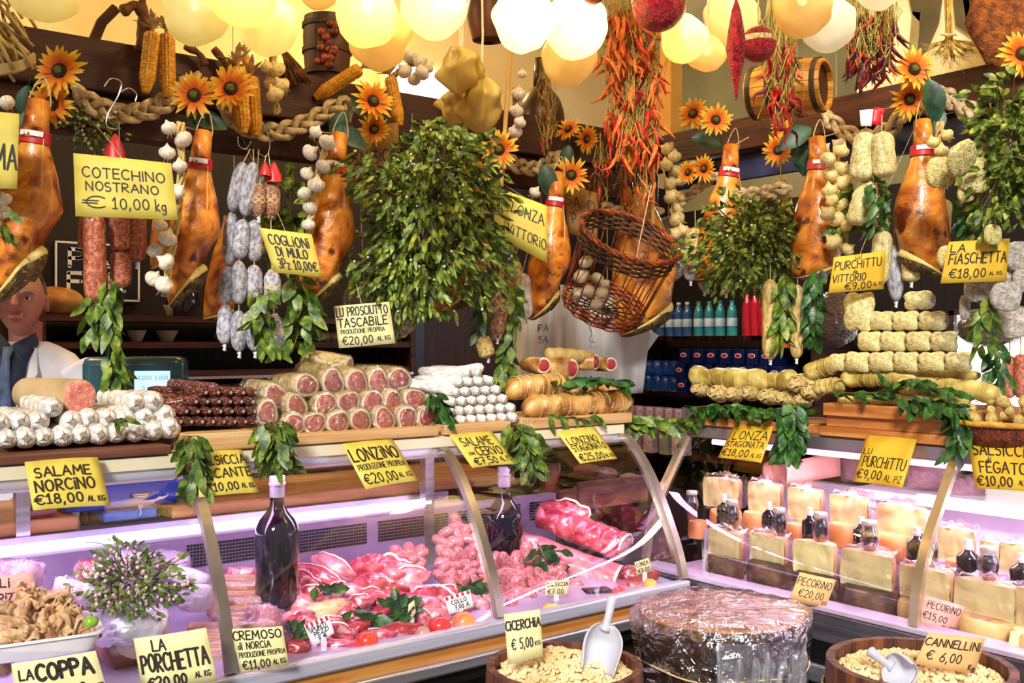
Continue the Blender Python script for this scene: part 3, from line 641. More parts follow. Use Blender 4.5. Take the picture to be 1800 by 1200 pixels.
def chillies(label, box, n, where, kinds='ro', lpx=(24, 46), stems=True, thick=1.0, hangup=None, shape=None):
    x0, y0, x1, y1 = box; o = at((x0+x1)/2, y0, **where); d0 = dep(o); t = thing('chilli_bunch', label, 'chilli', o, 'bunches of dried chillies')
    mb = MB()
    for i in range(n):
        v = ru(0, 1); x = ru(x0, x1) if not shape else shape(v); y = y0+(y1-y0)*v
        p = at(x, y, d=d0+ru(-.05, .05)); c = link('chilli', R.choice(CHM[R.choice(kinds)]), t, p-o); L = ru(*lpx)/ppm(p)
        c.rotation_euler = (Mx.Rotation(ru(-.7, .7), 4, 'X') @ Mx.Rotation(ru(-.7, .7), 4, 'Y') @ Mx.Rotation(ru(0, 6), 4, 'Z')).to_euler(); c.scale = (L*thick, L*thick, L)
        if i % 2 == 0: link('stalk', CHS, c)
        if stems: q = p-o; mb.tube([q, q*.96+UP*.03+rv(.02), q+UP*ru(.05, .14)+rv(.03), q+rv(.04)], .0014, 4, cap=False)
    cr = [V((0, 0, .1)), V((0, 0, 0)), at((x0+x1)/2+ru(-8, 8), (y0+y1)/2, d=d0)-o, at((x0+x1)/2, y1-10, d=d0)-o]
    mb.tube(catmull(cr, 5), .0022, 5); part('string', mb, M('chilli_stems', '#8c8230', '#c8a858', sc=40, rough=.8, var=.1), t, ang=180); return t
# ---- sausages
def sausage_mesh(name, mat, ends=.12, bend=0, e=1, n=14, m=12, wob=0, seed=0):
    """unit sausage along -Z, length 1 (from z=0 to -1), radius given by scale x,y"""
    mb = MB(); rings = []
    for i in range(m+1):
        s = .5-.5*math.cos(PI*i/m); z = -s; q = min(s, 1-s)/ends
        r = math.sqrt(max(0, 1-(1-min(q, 1))**2))*.97+.03
        rings.append([V((r*math.cos(2*PI*j/n)*(1+wob*NZ.noise(V((math.cos(2*PI*j/n)*1.4+seed, math.sin(2*PI*j/n)*1.4, s*6))))+bend*math.sin(PI*s), r*math.sin(2*PI*j/n)*(1+wob*NZ.noise(V((math.cos(2*PI*j/n)*1.4, math.sin(2*PI*j/n)*1.4+seed, s*6)))), z)) for j in range(n)])
    return mb.loft(rings).mesh(name, mat, 180)
def between(o, p, q, r, t=None, roll=0):
    """put a unit sausage mesh object from p to q with radius r (points relative to its parent)"""
    o.location = p; o.rotation_euler = (rotd(p-q, TOCAM) @ Mx.Rotation(roll, 4, 'Z')).to_euler(); o.scale = (r, r, (p-q).length)
# ================================================================ hanging goods
def DB(x, b): return b/ray(x, 600).y
def DA(x, a): return a/ray(x, 600).x
LB = dict(b=2.80); RA = dict(a=2.92)
# ---- bladder lamps
def blad_mat(key, c1, c2, trl, alpha): return M(key, c1, c2, sc=5, stretch=(1, 1, .35), rough=.42, bump=.9, bsc=12, trl=trl, alpha=alpha, var=.04, lo=.3, hi=.7)
BM = {'y': blad_mat('bladder_yellow', '#d8c678', '#f6efb8', .42, .03), 'o': blad_mat('bladder_amber', '#cfa650', '#eecf88', .4, .03), 'w': blad_mat('bladder_pale', '#d8d2ba', '#f2eede', .42, .03), 'm': blad_mat('bladder_mustard', '#a07a28', '#d8b85c', .4, .04)}
BULBM = M('lit_bulb', '#ffffff', emit='#fff2c8', es=9, var=0)
def bladder(label, cx, cy, rx, ry, d, pw, tone='y', fold=.085, name='bladder_lamp'):
    o = at(cx, cy, d=d); k = ppm(o); rx, ry = rx/k, ry/k; s = ru(0, 50)
    t = thing(name, label, 'lamp' if pw else 'bladder', o, 'inflated bladder lamps')
    def fn(p, q):
        w = 1 if q.z < .2 else 1-.42*(q.z-.2)**1.3
        f = math.atan2(q.y, q.x); c = 1+fold*.6*math.cos(5*f+s)*max(0, q.z+.3)+fold*2.2*NZ.noise(V((q.x*1.8+s, q.y*1.8, q.z*1.4)))
        return V((p.x*w*c, p.y*w*c, p.z*(1+fold*NZ.noise(q*1.5+V((s, 1, 2))))))
    part('membrane', MB().ball((0, 0, 0), (rx, rx, ry), 36, 24, fn=fn), BM[tone], t, ang=180)
    if pw:
        part('light_bulb', MB().ball((0, 0, ry*.25), (.012, .012, .016), 10, 8), BULBM, t)
        l = bpy.data.lights.new('bulb_light', 'POINT'); l.energy = pw*(.12 if pw < .35 else .32 if pw < 1 else .75); l.color = (1, .95, .5); l.shadow_soft_size = .02
        lo = bpy.data.objects.new('bulb_light', l); COL.objects.link(lo); lo.parent = t; lo.location = (0, -.03, ry*.2)
    part('neck_cord', MB().tube([V((0, 0, ry*.9)), V((.005, 0, ry+.12)), V((.005, .01, ry+.45))], .003, 5), TWINE, t)
for a in [('pale bladder lamp above the straw wreath', 78, -8, 56, 46, 2.5, .08, 'y'), ('creased yellow bladder lamp over the twin maize cobs', 342, 22, 55, 56, 2.58, .2, 'y'), ('glowing bladder lamp cut by the top edge beside the creased one', 428, -12, 60, 60, 2.3, .7, 'y'),
          ('big yellow bladder lamp above the garlic knot and sunflower pair', 472, 42, 54, 56, 2.5, .4, 'y'), ('small bladder lamp peeping between two lamp clusters', 560, -12, 30, 30, 2.7, .1, 'o'),
          ('folded bright bladder lamp in front of the wooden half barrel', 645, 25, 55, 58, 2.3, .8, 'y'), ('tapering amber bladder lamp hanging lowest beside the tilted maize cob', 668, 66, 54, 57, 2.5, .3, 'o'),
          ('very bright round bladder lamp above the pale window', 762, 3, 56, 68, 2.36, 1.2, 'y'), ('brightest bladder lamp with a thin cord below', 920, 28, 55, 65, 2.3, 2.6, 'y'), ('glaring white bladder lamp touching the chilli bunch', 1012, 40, 55, 63, 2.42, 2.4, 'y'),
          ('amber bladder lamp below the glaring white pair', 1000, 98, 48, 53, 2.66, .3, 'o'), ('glowing round bladder lamp beside the red ornament ball', 1203, 66, 41, 44, 2.5, .5, 'y'), ('small amber bladder lamp tucked behind the glowing round one', 1243, 94, 34, 32, 2.68, .2, 'o'),
          ('tall yellow bladder lamp behind the red spindle ornament', 1285, 28, 47, 60, 2.74, .3, 'y'), ('amber bladder lamp above the small keg', 1410, 12, 50, 53, 2.45, .22, 'o'), ('pearly white bladder lamp between the keg and dark chillies', 1456, 40, 47, 52, 2.62, .12, 'w'), ('pale bladder lamp over the dark red chilli bunch', 1545, -20, 40, 38, 2.4, .1, 'w')]: bladder(*a)
for a in [('upper lobe of dry mustard bladder beside the bamboo stick', 812, 122, 36, 44, 2.70, 0, 'm', .3), ('lower folded lobe of dry mustard bladder above the mistletoe', 846, 186, 36, 46, 2.72, 0, 'm', .3), ('round dry mustard bladder lobe facing the pale window', 806, 182, 34, 33, 2.82, 0, 'm', .3)]: bladder(*a, name='dried_bladder')
# ---- ropes
def PB(l, b=2.955): return [at(x, y, b=b) for x, y in l]
def PA(l, a=3.06): return [at(x, y, a=a) for x, y in l]
rope('plaited rope swag behind the yellow cotechino card hook', PB([(128, 150), (165, 185), (225, 200), (290, 180), (350, 130)]))
rope('plaited rope swag above the grey salami strings', PB([(385, 185), (430, 222), (490, 232), (560, 205), (605, 182), (612, 215)]))
rope('frayed rope swag under the lamp beside the central stick', PB([(880, 265), (905, 290), (950, 295), (985, 268)]), plaits=2)
rope('plaited rope swag crossing behind the wicker basket', PB([(1015, 335), (1060, 365), (1110, 378), (1165, 370)], 2.93))
rope('thin rope swag rising to the sideways sunflowers', PA([(1178, 372), (1215, 340), (1262, 305)], 3.0), r=.008, amp=.014)
rope('plaited rope swag over the hidden ham beside the second mistletoe', PA([(1262, 312), (1295, 342), (1340, 340), (1390, 330)], 2.98))
rope('plaited rope swag behind the red and white tag', PA([(1448, 195), (1475, 225), (1515, 242), (1560, 228), (1600, 190)]))
rope('plaited rope swag ending in the green bush', PA([(1645, 155), (1680, 180), (1725, 205), (1760, 225)]))
# straw wreath at the corner
t = thing('straw_wreath', 'rough woven straw wreath hanging at the upper corner', 'wreath', at(5, 60, b=2.9)); mb = MB()
for i in range(70):
    x, y = ru(-60, 28), ru(-30, 95); p = at(x, y, b=2.9+ru(-.03, .03))-t.location; q = at(x+ru(12, 40), y+ru(20, 60), b=2.9+ru(-.03, .03))-t.location
    mb.tube([p, (p+q)/2+rv(.006), q], .0045, 5)
for k in range(4): mb.tube(catmull([at(-30, 118+k*5, b=2.9)-t.location, at(30, 112+k*4, b=2.88)-t.location, at(60, 96+k*4, b=2.9)-t.location], 5), .0065, 6)
part('straw', mb, STRAW, t, ang=180)
# ---- hams
ham('cured ham at the picture edge beside the cotechino card', (62, 238), (24, 512), 130, 62, dict(b=2.80), fatx=1.05)
ham('cured ham between the cotechino card and the grey salami strings', (352, 285), (318, 530), 102, 60, LB, fatx=1.05)
ham('cured ham beside the garlic braid, behind the mule card corner', (590, 290), (553, 540), 102, 54, LB, fatx=1.05)
ham('cured ham half hidden behind the large mistletoe bunch', (842, 372), (788, 545), 100, 52, dict(b=2.88), fatx=1.05)
ham('slim cured ham beside the folded lonza card', (976, 352), (948, 558), 82, 52, LB, fatx=1.05, deep=.9)
ham('cured ham behind the wicker basket', (1118, 330), (1130, 590), 120, 30, dict(b=2.93), band=False)
ham('cured ham half hidden by the second mistletoe bunch', (1282, 300), (1252, 500), 90, 30, dict(a=2.99))
ham('cured ham with red neck band beside the pale garlic braid', (1438, 288), (1428, 497), 96, 24, RA, deep=.9)
ham('cured ham with a dark hole above the second fiaschetta braid', (1622, 262), (1628, 490), 100, 34, RA, mirror=-1, deep=.85)
ham('dark cured ham in net hanging deep behind the grey salami strings', (405, 380), (378, 575), 62, 25, dict(b=3.5), band=False)
ham('dark cured ham deep in the shade under the cotechino card', (292, 330), (288, 480), 60, 25, dict(b=3.5), band=False)
# ---- sunflowers
SB = dict(b=2.82); SA_ = dict(a=2.93)
for l, xy, r, w_, dx, dz in [('upper open sunflower of the pair beside the straw wreath', (105, 125), 47, SB, -.05, .1), ('lower open sunflower of the pair beside the straw wreath', (92, 182), 43, dict(b=2.86), -.1, -.1), ('open sunflower on the beam above the ham and garlic', (342, 168), 43, SB, 0, .1),
        ('open sunflower overlapping the hanging maize cobs', (406, 156), 43, dict(b=2.85), .1, .1), ('half turned sunflower above the white garlic braid', (655, 178), 38, SB, .6, .15), ('drooping sunflower under the half turned one', (657, 226), 30, dict(b=2.85), .5, -.5),
        ('open sunflower on the stick above the folded lonza card', (877, 263), 36, dict(b=2.72), 0, 0), ('blurred small sunflower inside the mistletoe bunch', (836, 305), 26, dict(b=2.7), .5, -.4), ('open sunflower left of the basket rim', (1004, 308), 33, SB, 0, .05), ('sideways sunflower under the dried chillies', (1000, 228), 26, dict(b=2.95), -.7, .6), ('tattered sunflower beside the dark pepper strings', (1030, 244), 26, dict(b=2.95), .8, -.3),
        ('half turned sunflower before the grey cabinet', (1219, 200), 31, dict(a=3.0), -.7, .15), ('open sunflower before the grey cabinet', (1258, 211), 30, SA_, 0, .05), ('small sideways sunflower over the thin rope', (1210, 303), 23, SA_, -.9, .2), ('small sideways sunflower beside the red ham band', (1238, 296), 25, SA_, -.8, -.2), ('tilted sunflower below the small keg', (1368, 264), 29, SA_, -.4, -.15),
        ('upper bright sunflower on the side beam', (1606, 122), 40, SA_, .1, .1), ('lower bright sunflower on the side beam', (1598, 174), 36, dict(a=2.97), .1, -.3), ('bright sunflower cut by the picture edge', (1797, 95), 44, SA_, -.1, .1), ('tiny sunflower under the keg sunflower', (1372, 225), 20, dict(a=2.98), .2, -.2)]: sunflower(l, xy, r, w_, dx, dz)
for l, xy, L, w_, a in [('dark leaf beside the paired sunflowers near the wreath', (50, 150), 60, dict(b=2.9), 95), ('dark leaf above the hanging ham neck', (45, 195), 60, dict(b=2.9), 80), ('dark leaf under the beam sunflower pointing to the rope', (340, 205), 60, dict(b=2.86), 15), ('dark leaf under the beam sunflower pointing down', (335, 190), 40, dict(b=2.87), 70),
        ('dark leaf above the white garlic braid', (612, 195), 55, dict(b=2.86), 125), ('dark leaf beside the brown salsicce sign', (590, 225), 60, dict(b=2.84), 30), ('dark leaf behind the half turned sunflower', (640, 205), 40, dict(b=2.9), 240), ('dark leaf beside the slim ham', (955, 290), 60, SB, 75), ('dark leaf near the basket sunflower', (1000, 255), 45, dict(b=2.86), 100),
        ('dark leaf under the open cabinet sunflower', (1215, 243), 60, dict(a=2.95), 10), ('dark leaf pair under the keg', (1425, 225), 65, dict(a=2.95), 150), ('dark leaf beside the red ham band below the keg', (1395, 250), 60, dict(a=2.94), 70), ('long dark leaf beside the bright side beam sunflowers', (1632, 140), 75, SA_, 80), ('dark leaf behind the side beam sunflowers', (1655, 190), 55, dict(a=2.97), 115)]: big_leaf(l, xy, L, w_, a, .36)
# ---- corn
for l, a, b_, w_ in [('plump maize cob hanging from the beam under the creased lamp', (268, 56), (256, 163), dict(b=2.88)), ('second maize cob dangling into the rope', (293, 60), (295, 170), dict(b=2.92)), ('maize cob hanging behind the sunflower pair', (418, 118), (428, 235), dict(b=2.9)), ('maize cob beside the meat hook', (442, 135), (450, 240), dict(b=2.92)), ('tilted maize cob pointing into the lamp', (634, 120), (553, 172), dict(b=2.9)), ('pale maize cob beside the brown sign', (686, 135), (703, 222), dict(b=2.9)), ('third maize cob in the cluster by the garlic knot', (430, 95), (440, 150), dict(b=2.96))]: corn(l, a, b_, w_)
# ---- garlic
garlic('garlic knot hanging under the big yellow lamp', [(470, 118, 13), (488, 122, 14), (478, 145, 15), (495, 150, 14), (484, 165, 15)], dict(b=2.9), [(480, 95), (484, 175), (488, 200)], True)
garlic('garlic knot drying before the pale window', [(722, 100, 14), (738, 108, 13, 80), (712, 125, 14), (742, 128, 14), (728, 140, 12), (752, 118, 10)], dict(b=2.85), [(690, 135), (710, 118), (735, 110)])
garlic('garlic braid down the ham edge under the cotechino card corner', [(297, 225, 14), (322, 245, 15), (294, 268, 14), (316, 292, 14), (310, 340, 13), (282, 395, 12), (294, 418, 17, 20), (272, 440, 15), (270, 490, 15), (288, 500, 17), (292, 460, 15), (314, 335, 13)], dict(b=2.72), [(318, 215), (318, 300), (312, 380), (300, 450), (290, 520)])
garlic('garlic braid hanging beside the ham near the brown sign', [(555, 232, 13), (545, 268, 14), (575, 250, 15), (568, 292, 14), (540, 305, 13), (556, 325, 16, 10), (535, 340, 12), (545, 365, 14), (542, 395, 12)], dict(b=2.73), [(580, 240), (560, 300), (548, 360), (545, 410)])
garlic('garlic braid running along the bamboo stick', [(912, 165, 12), (908, 195, 13), (914, 215, 11), (905, 232, 13), (918, 130, 9)], dict(b=2.74), [(905, 150), (910, 240)])
garlic('small garlic head beside the slim ham', [(940, 338, 11)], dict(b=2.78))
garlic('long pale garlic braid hanging behind the basket', [(1172, 262, 12), (1186, 275, 12), (1170, 290, 12), (1188, 300, 11), (1178, 322, 13), (1196, 318, 10), (1180, 345, 13), (1192, 365, 12), (1198, 345, 10), (1190, 385, 14), (1200, 405, 12), (1188, 410, 12)], dict(a=2.96), [(1180, 250), (1184, 330), (1192, 420)], True)
garlic('yellowish garlic braid in front of the hanging spotted salami', [(1455, 280, 14), (1478, 295, 13), (1460, 308, 14), (1482, 320, 15), (1458, 335, 14), (1478, 360, 14), (1455, 375, 13), (1470, 385, 14), (1488, 395, 14), (1465, 425, 15), (1490, 438, 13), (1480, 265, 13), (1462, 352, 13)], dict(a=2.83), [(1470, 255), (1472, 340), (1476, 440)], True)
garlic('garlic heads beside the keg sunflower', [(1448, 262, 12), (1475, 255, 13), (1455, 290, 10)], dict(a=2.95), None)
garlic('yellow garlic heads over the ham with a hole', [(1665, 237, 11), (1640, 250, 12), (1655, 265, 12), (1668, 280, 10)], dict(a=2.87), [(1652, 215), (1650, 265)], True)
garlic('pair of garlic heads above the hanging ham near the wreath', [(12, 180, 13), (5, 372, 14), (8, 350, 12)], dict(b=2.75), None)
# sticks and cords
solo('bamboo_stick', MB().tube([V((0, 0, 0)), at(880, 340, b=2.74)-at(897, 90, b=2.76)], .008, 8), M('bamboo', '#b98a40', '#d9b068', sc=5, rough=.5, var=0), 'bamboo stick hanging beside the mustard bladder', 'stick', at(897, 90, b=2.76))
solo('bamboo_stick', MB().tube([V((0, 0, 0)), at(1147, 430, b=2.62)-at(1150, 200, b=2.64)], .007, 8), MATS['bamboo'], 'long bamboo stick standing in the wicker basket', 'stick', at(1150, 200, b=2.64))
hook('wire double hook above the cotechino card', [at(183, 152, b=2.78), at(195, 138, b=2.78), at(213, 145, b=2.78), at(208, 168, b=2.78), at(190, 200, b=2.78), at(188, 222, b=2.78), at(205, 228, b=2.78)])
hook('wire hook beside the double hook on the rope', [at(211, 162, b=2.77), at(226, 155, b=2.77), at(240, 165, b=2.77), at(238, 178, b=2.77)])
hook('thin wire holding the cotechino card', [at(209, 215, b=2.74), at(210, 250, b=2.73), at(212, 284, b=2.72)])
hook('wire hook holding the grey salami strings', [at(462, 215, b=2.80), at(474, 250, b=2.80), at(468, 275, b=2.80), at(452, 268, b=2.80)])
hook('small wire hook on the rope above the salami strings', [at(418, 240, b=2.82), at(420, 256, b=2.82), at(432, 262, b=2.82), at(442, 248, b=2.82)])
hook('wire hook above the brown salsicce sign', [at(694, 225, b=2.88), at(702, 248, b=2.88), at(720, 240, b=2.88), at(725, 200, b=2.88)])
# ---- cards on the hanging goods
sign('yellow card reading cotechino nostrano at ten euros', [(129, 269), (301, 287), (313, 387), (133, 380)], [('COTECHINO', .09, .20, .92, .16), ('NOSTRANO', .12, .43, .84, .14), ('€', .08, .65, .30, .2), ('10,00', .38, .66, .74, .19), ('kg', .80, .66, .90, .2)], hplane(DB(166, 2.68)), mm=3.4, thread='b')
sign('yellow card ending in capital letters at the picture edge', [(-110, 188), (34, 200), (30, 332), (-110, 330)], [('MA', .72, .42, .985, .32, 1.5)], hplane(DB(10, 2.66)), mm=4, thread='b')
sign('tilted yellow card for mule salami at three for ten euros', [(456, 400), (548, 412), (566, 487), (482, 479)], [('COGLiONi', .12, .12, .9, .22, 1.3), ('DI MULO', .2, .40, .82, .2, 1.3), ('3Pz 10,00€', .16, .66, .95, .22, 1.2)], hplane(DB(510, 2.66)), mm=3.2, thread='b')
sign('pale yellow card for pocket prosciutto at twenty euros', [(587, 538), (684, 530), (695, 603), (596, 612)], [('LU PROSCIUTTO', .03, .06, .95, .2, 1.3), ('TASCABiLE', .04, .32, .92, .2, 1.4), ('PRODUZIONE PROPRIA', .07, .58, .85, .1, .7), ('€20,00', .08, .74, .62, .2, 1.2), ('AL KG', .70, .80, .93, .1, .8)], hplane(DB(640, 2.70)), 'p', mm=2.9, thread='b')
sign('folded yellow lonza di vittorio card, its wide front flap', [(898, 338), (962, 362), (962, 462), (876, 418)], [('LONZA', .12, .18, .92, .2), ('ViTTORiO', .12, .62, .98, .18)], hplane(DB(920, 2.66)), mm=3.6, thread='b')
sign('folded yellow lonza card, its narrow side flap', [(868, 330), (899, 338), (880, 420), (868, 425)], [('A', .25, .25, .7, .2), ('NUNTiU', .1, .72, .9, .1, .8)], hplane(DB(884, 2.70)), mm=3, thread='b')
sign('golden card for purchittu de vittorio at nine euros', [(1466, 452), (1557, 441), (1553, 508), (1456, 515)], [('LU', .42, .02, .52, .1, .8), ('PURCHiTTU', .05, .15, .92, .22, 1.2), ('de', .40, .41, .48, .1, .7), ('VITTORIO', .04, .52, .65, .2, 1.2), ('€9,00', .28, .75, .76, .19, 1.2), ('AL PZ', .8, .8, .97, .09, .7)], hplane(DA(1505, 2.72)), 'g', mm=2.6, thread='a')
sign('golden card reading la fiaschetta at eighteen euros', [(1668, 425), (1775, 419), (1768, 494), (1653, 498)], [('LA', .06, .08, .28, .18, 1.2), ('FiASCHETTA', .06, .30, .97, .24, 1.3), ('€18,00', .1, .66, .66, .22, 1.2), ('AL KG', .72, .76, .92, .08, .7)], hplane(DA(1714, 2.72)), 'g', mm=2.8, thread='a')
sign('brown kraft sign reading salsicce behind the mistletoe', [(610, 228), (700, 215), (706, 345), (622, 352)], [('SALSiCCE', .06, .34, 1.05, .17, 1.1), ('C', .12, .7, .3, .2, 1.2)], hplane(DB(655, 2.92)), 'b', mm=4, thread='b')
sign('brown kraft sign behind the open sunflower and basket', [(984, 322), (1052, 340), (1050, 425), (1000, 410)], [('SA D', .1, .2, .9, .2), ('P DD', .2, .55, .85, .22)], hplane(DB(1015, 2.90)), 'b', mm=3.5, thread='b')
# ---- mistletoe and bushes
bush('large mistletoe bunch with white berries beside the brown sign', (752, 375), 128, 135, 1500, dict(b=2.68), 28, wd=.17, berries=190, rdepth=95, hang=.8, lobes=3)
bush('lower mistletoe sprigs hanging toward the prosciutto card', (725, 480), 95, 52, 330, dict(b=2.68), 28, wd=.17, berries=30, rdepth=60, hang=1.1, lobes=7)
bush('second mistletoe bunch above the tied hanging salami', (1325, 430), 92, 70, 900, dict(a=2.80), 19, berries=50, rdepth=70, lobes=5)
bush('leafy green bush at the picture edge above the fiaschetta card', (1775, 270), 66, 130, 400, dict(a=2.78), 28, berries=0, rdepth=55, wd=.24, lobes=9)
bush('small budding sprig behind the cotechino hook', (162, 228), 42, 34, 160, dict(b=2.98), 14, berries=40, rdepth=30, lobes=2)
bush('dry twiggy sprig over the mistletoe', (795, 265), 40, 38, 120, dict(b=2.72), 16, berries=14, rdepth=30, lobes=4)
bush('green foliage behind the spotted hanging salami', (1520, 370), 40, 60, 90, dict(a=2.93), 30, berries=0, rdepth=25, wd=.3, lobes=6)
bush('green leaves between the grey salami strings and ham', (505, 385), 26, 60, 90, dict(b=2.88), 34, berries=0, rdepth=20, wd=.3, lobes=8)
# ================================================================ chillies, strings of salami, basket, kegs
chillies('big tangled bunch of red and orange chillies, its bright upper part', (1066, 0, 1148, 110), 92, dict(b=2.50), 'roo', (36, 60), thick=.95, shape=lambda v: 1108+ru(-1, 1)*(36+v*14))
chillies('big tangled bunch of red and orange chillies, its hanging lower part', (1052, 95, 1165, 270), 98, dict(b=2.52), 'rroo', (36, 62), thick=.95, shape=lambda v: 1110+ru(-1, 1)*(54-v*16))
chillies('thin tail of chillies under the big tangled bunch', (1090, 250, 1160, 345), 16, dict(b=2.54), 'rro', (24, 40))
chillies('dark red chilli bunch hanging before the mural', (1490, 5, 1588, 125), 96, dict(a=2.74), 'ddr', (34, 54), thick=.95, shape=lambda v: 1538-v*8+ru(-1, 1)*(50-v*28))
chillies('red chillies dangling over the small keg', (1335, 70, 1405, 235), 64, dict(a=2.40), 'rrrd', (30, 48), thick=1.0, shape=lambda v: 1372+ru(-1, 1)*(30-12*v))
chillies('thin string of tiny dark chillies behind the bamboo stick', (952, 130, 968, 272), 30, dict(b=2.88), 'rd', (10, 18))
chillies('string of long red peppers above the basket', (1040, 280, 1070, 370), 12, dict(b=2.86), 'rd', (34, 56))
chillies('twisted red pepper string dangling into the basket', (1086, 270, 1112, 385), 16, dict(b=2.84), 'rd', (22, 36))
# dried herbs hanging by the keg
t = thing('dried_herb_bunch', 'pale dried herb stems hanging above the small keg', 'herbs', at(1370, 20, a=2.48)); mb = MB()
for i in range(46):
    x = ru(1352, 1392); p = at(x, -20, a=2.48)-t.location; q = at(x+ru(-14, 14), ru(70, 130), a=2.48+ru(-.03, .03))-t.location; mb.tube([p, (p+q)/2+rv(.006), q], .0018, 4)
part('stems', mb, M('dried_herb', '#8c7a30', '#c4ae58', sc=20, rough=.9, var=0), t, ang=180)
# ---- glitter ornaments
GLIT = M('red_glitter', '#6c0410', '#c8142a', sc=90, c3='#a00c1c', rough=.25, bump=.9, bsc=260, metal=.35, var=0, spots='#ffb0b0', ssc=300, sth=.66)
GOLD = M('gold_braid', '#b08a3a', '#f0dc98', sc=120, rough=.35, bump=.8, bsc=200, metal=.4, var=0)
def ornament(label, xy, r, d):
    o = at(*xy, d=d); r = r/ppm(o); t = thing('glitter_bauble', label, 'ornament', o)
    part('bauble', MB().ball((0, 0, 0), (r, r, r*1.0), 28, 18), GLIT, t, ang=180); rings = [(r*1.0, -.16*r), (r*1.03, -.1*r), (r*1.02, .0), (r*1.03, .1*r), (r*1.0, .16*r)]
    part('gold_band', MB().lathe([(a, z+.22*r) for a, z in rings], 40), GOLD, t); part('ribbon', MB().tube([V((0, 0, r*.95)), V((0, 0, r+.4))], .002, 5), GOLD, t)
ornament('red glitter bauble with gold band above the chilli bunch', (1158, 8), 47, 2.36); ornament('red glitter bauble with gold band beside the red spindle', (1333, 78), 31, 2.5); ornament('red glitter bauble cut by the top edge', (1043, -12), 20, 2.3)
o = at(1294, 88, d=2.42); k = ppm(o); t = thing('glitter_spindle', 'long red glitter spindle pendant beside the tall yellow lamp', 'ornament', o)
part('spindle', MB().lathe([(.001, -88/k), (.004, -80/k), (5/k, -60/k), (12/k, -28/k), (18/k, 2/k), (14/k, 34/k), (8/k, 70/k), (.001, 92/k)], 24), GLIT, t, ang=180); part('ribbon', MB().tube([V((0, 0, 90/k)), V((0, 0, .4))], .0018, 5), GOLD, t)
# ---- wooden keg, half barrel, pots on the beam
KEG = M('keg_wood', '#9a5c14', '#d99a3a', sc=4, c3='#bf7c24', stretch=(8, 8, 1), rough=.5, bump=.25, var=0); IRON = M('rusty_iron', '#33261a', '#5a4630', sc=14, rough=.6, metal=.5, var=0)
def keg(label, a, b_, d, r0, r1, deep=True):
    p = at(*a, d=d); q = at(*b_, d=d-.13); k = ppm(p); L = (q-p).length; r0, r1 = r0/k, r1/k
    t = thing('small_keg', label, 'barrel', p, rot=rotd(q-p)); pr = [(r0*.97+(r1-r0)*math.sin(PI*i/10), L*i/10) for i in range(11)]
    mb = MB(); ns = 16
    for s in range(ns):
        rg = []
        for (r, z) in pr: rg.append([V((rr*math.cos(2*PI*(s+f)/ns), rr*math.sin(2*PI*(s+f)/ns), z)) for rr, f in ((r, .03), (r*1.01, .5), (r, .97), (r*.9, .97), (r*.9, .03))])
        mb.loft(rg)
    part('staves', mb, KEG, t); part('head', MB().lathe([(.001, L*.93), (r0*.9, L*.93)], 24), WOODD, t); part('head', MB().lathe([(r0*.9, L*.05), (.001, L*.05)], 24), WOODD, t)
    for z in (.06, .34, .66, .92): 
        rr = r0*1.0+(r1-r0)*math.sin(PI*z); part('hoop', MB().lathe([(rr, L*z-.008), (rr*1.03, L*z-.007), (rr*1.03, L*z+.007), (rr, L*z+.008)], 28), IRON, t)
    part('hanging_wire', MB().tube([V((r0, 0, L*.5)), Mx(rotd(q-p)).inverted() @ V((0, 0, .45))], .002, 5), IRON, t)
keg('small oak keg hanging on its side before the beam', (1322, 166), (1452, 148), 3.12, 44, 50)
t = thing('half_barrel', 'dark half barrel with carved front behind the amber lamp', 'barrel', at(575, 136, b=3.11)); k = ppm(t.location)
part('staves', MB().lathe([(36/k, -14/k), (40/k, 30/k), (42/k, 70/k), (40/k, 104/k), (35/k, 104/k), (35/k, -8/k)], 24), M('dark_barrel', '#2a0e04', '#5e2a10', sc=4, stretch=(10, 10, 1), rough=.5, bump=.3, var=0), t)
for z in (0, 40, 84): part('hoop', MB().lathe([(41/k, z/k), (43.5/k, (z+1)/k), (43.5/k, (z+9)/k), (41/k, (z+10)/k)], 24), IRON, t)
mb = MB()
for i in range(26): p = TOCAM*(40/k)+RIGHT*ru(-14, 26)/k+UP*ru(10, 90)/k; mb.ball(p, (ru(4, 9)/k,)*3, 8, 6)
part('carving', mb, M('copper_carving', '#5e1e0a', '#b4502a', sc=20, rough=.4, bump=.4, var=0), t, ang=180)
solo('clay_pot', MB().lathe([(.02, -.10), (.06, -.09), (.085, 0), (.07, .09), (.05, .14), (.06, .17)], 24), M('brown_clay', '#3a1608', '#6e3216', sc=6, rough=.45, var=0), 'brown clay pot on the beam behind the mustard bladder', 'pot', at(858, 30, b=3.12))
solo('brown_demijohn', MB().ball((0, 0, 0), (.10, .10, .15), 24, 16).tube([V((0, 0, .12)), V((0, 0, .26))], .03, 12), M('dark_earthenware', '#2a1006', '#4e240f', sc=5, rough=.35, var=0), 'dark earthenware jar behind the bamboo stick', 'jar', at(950, 215, b=3.22), ang=180)
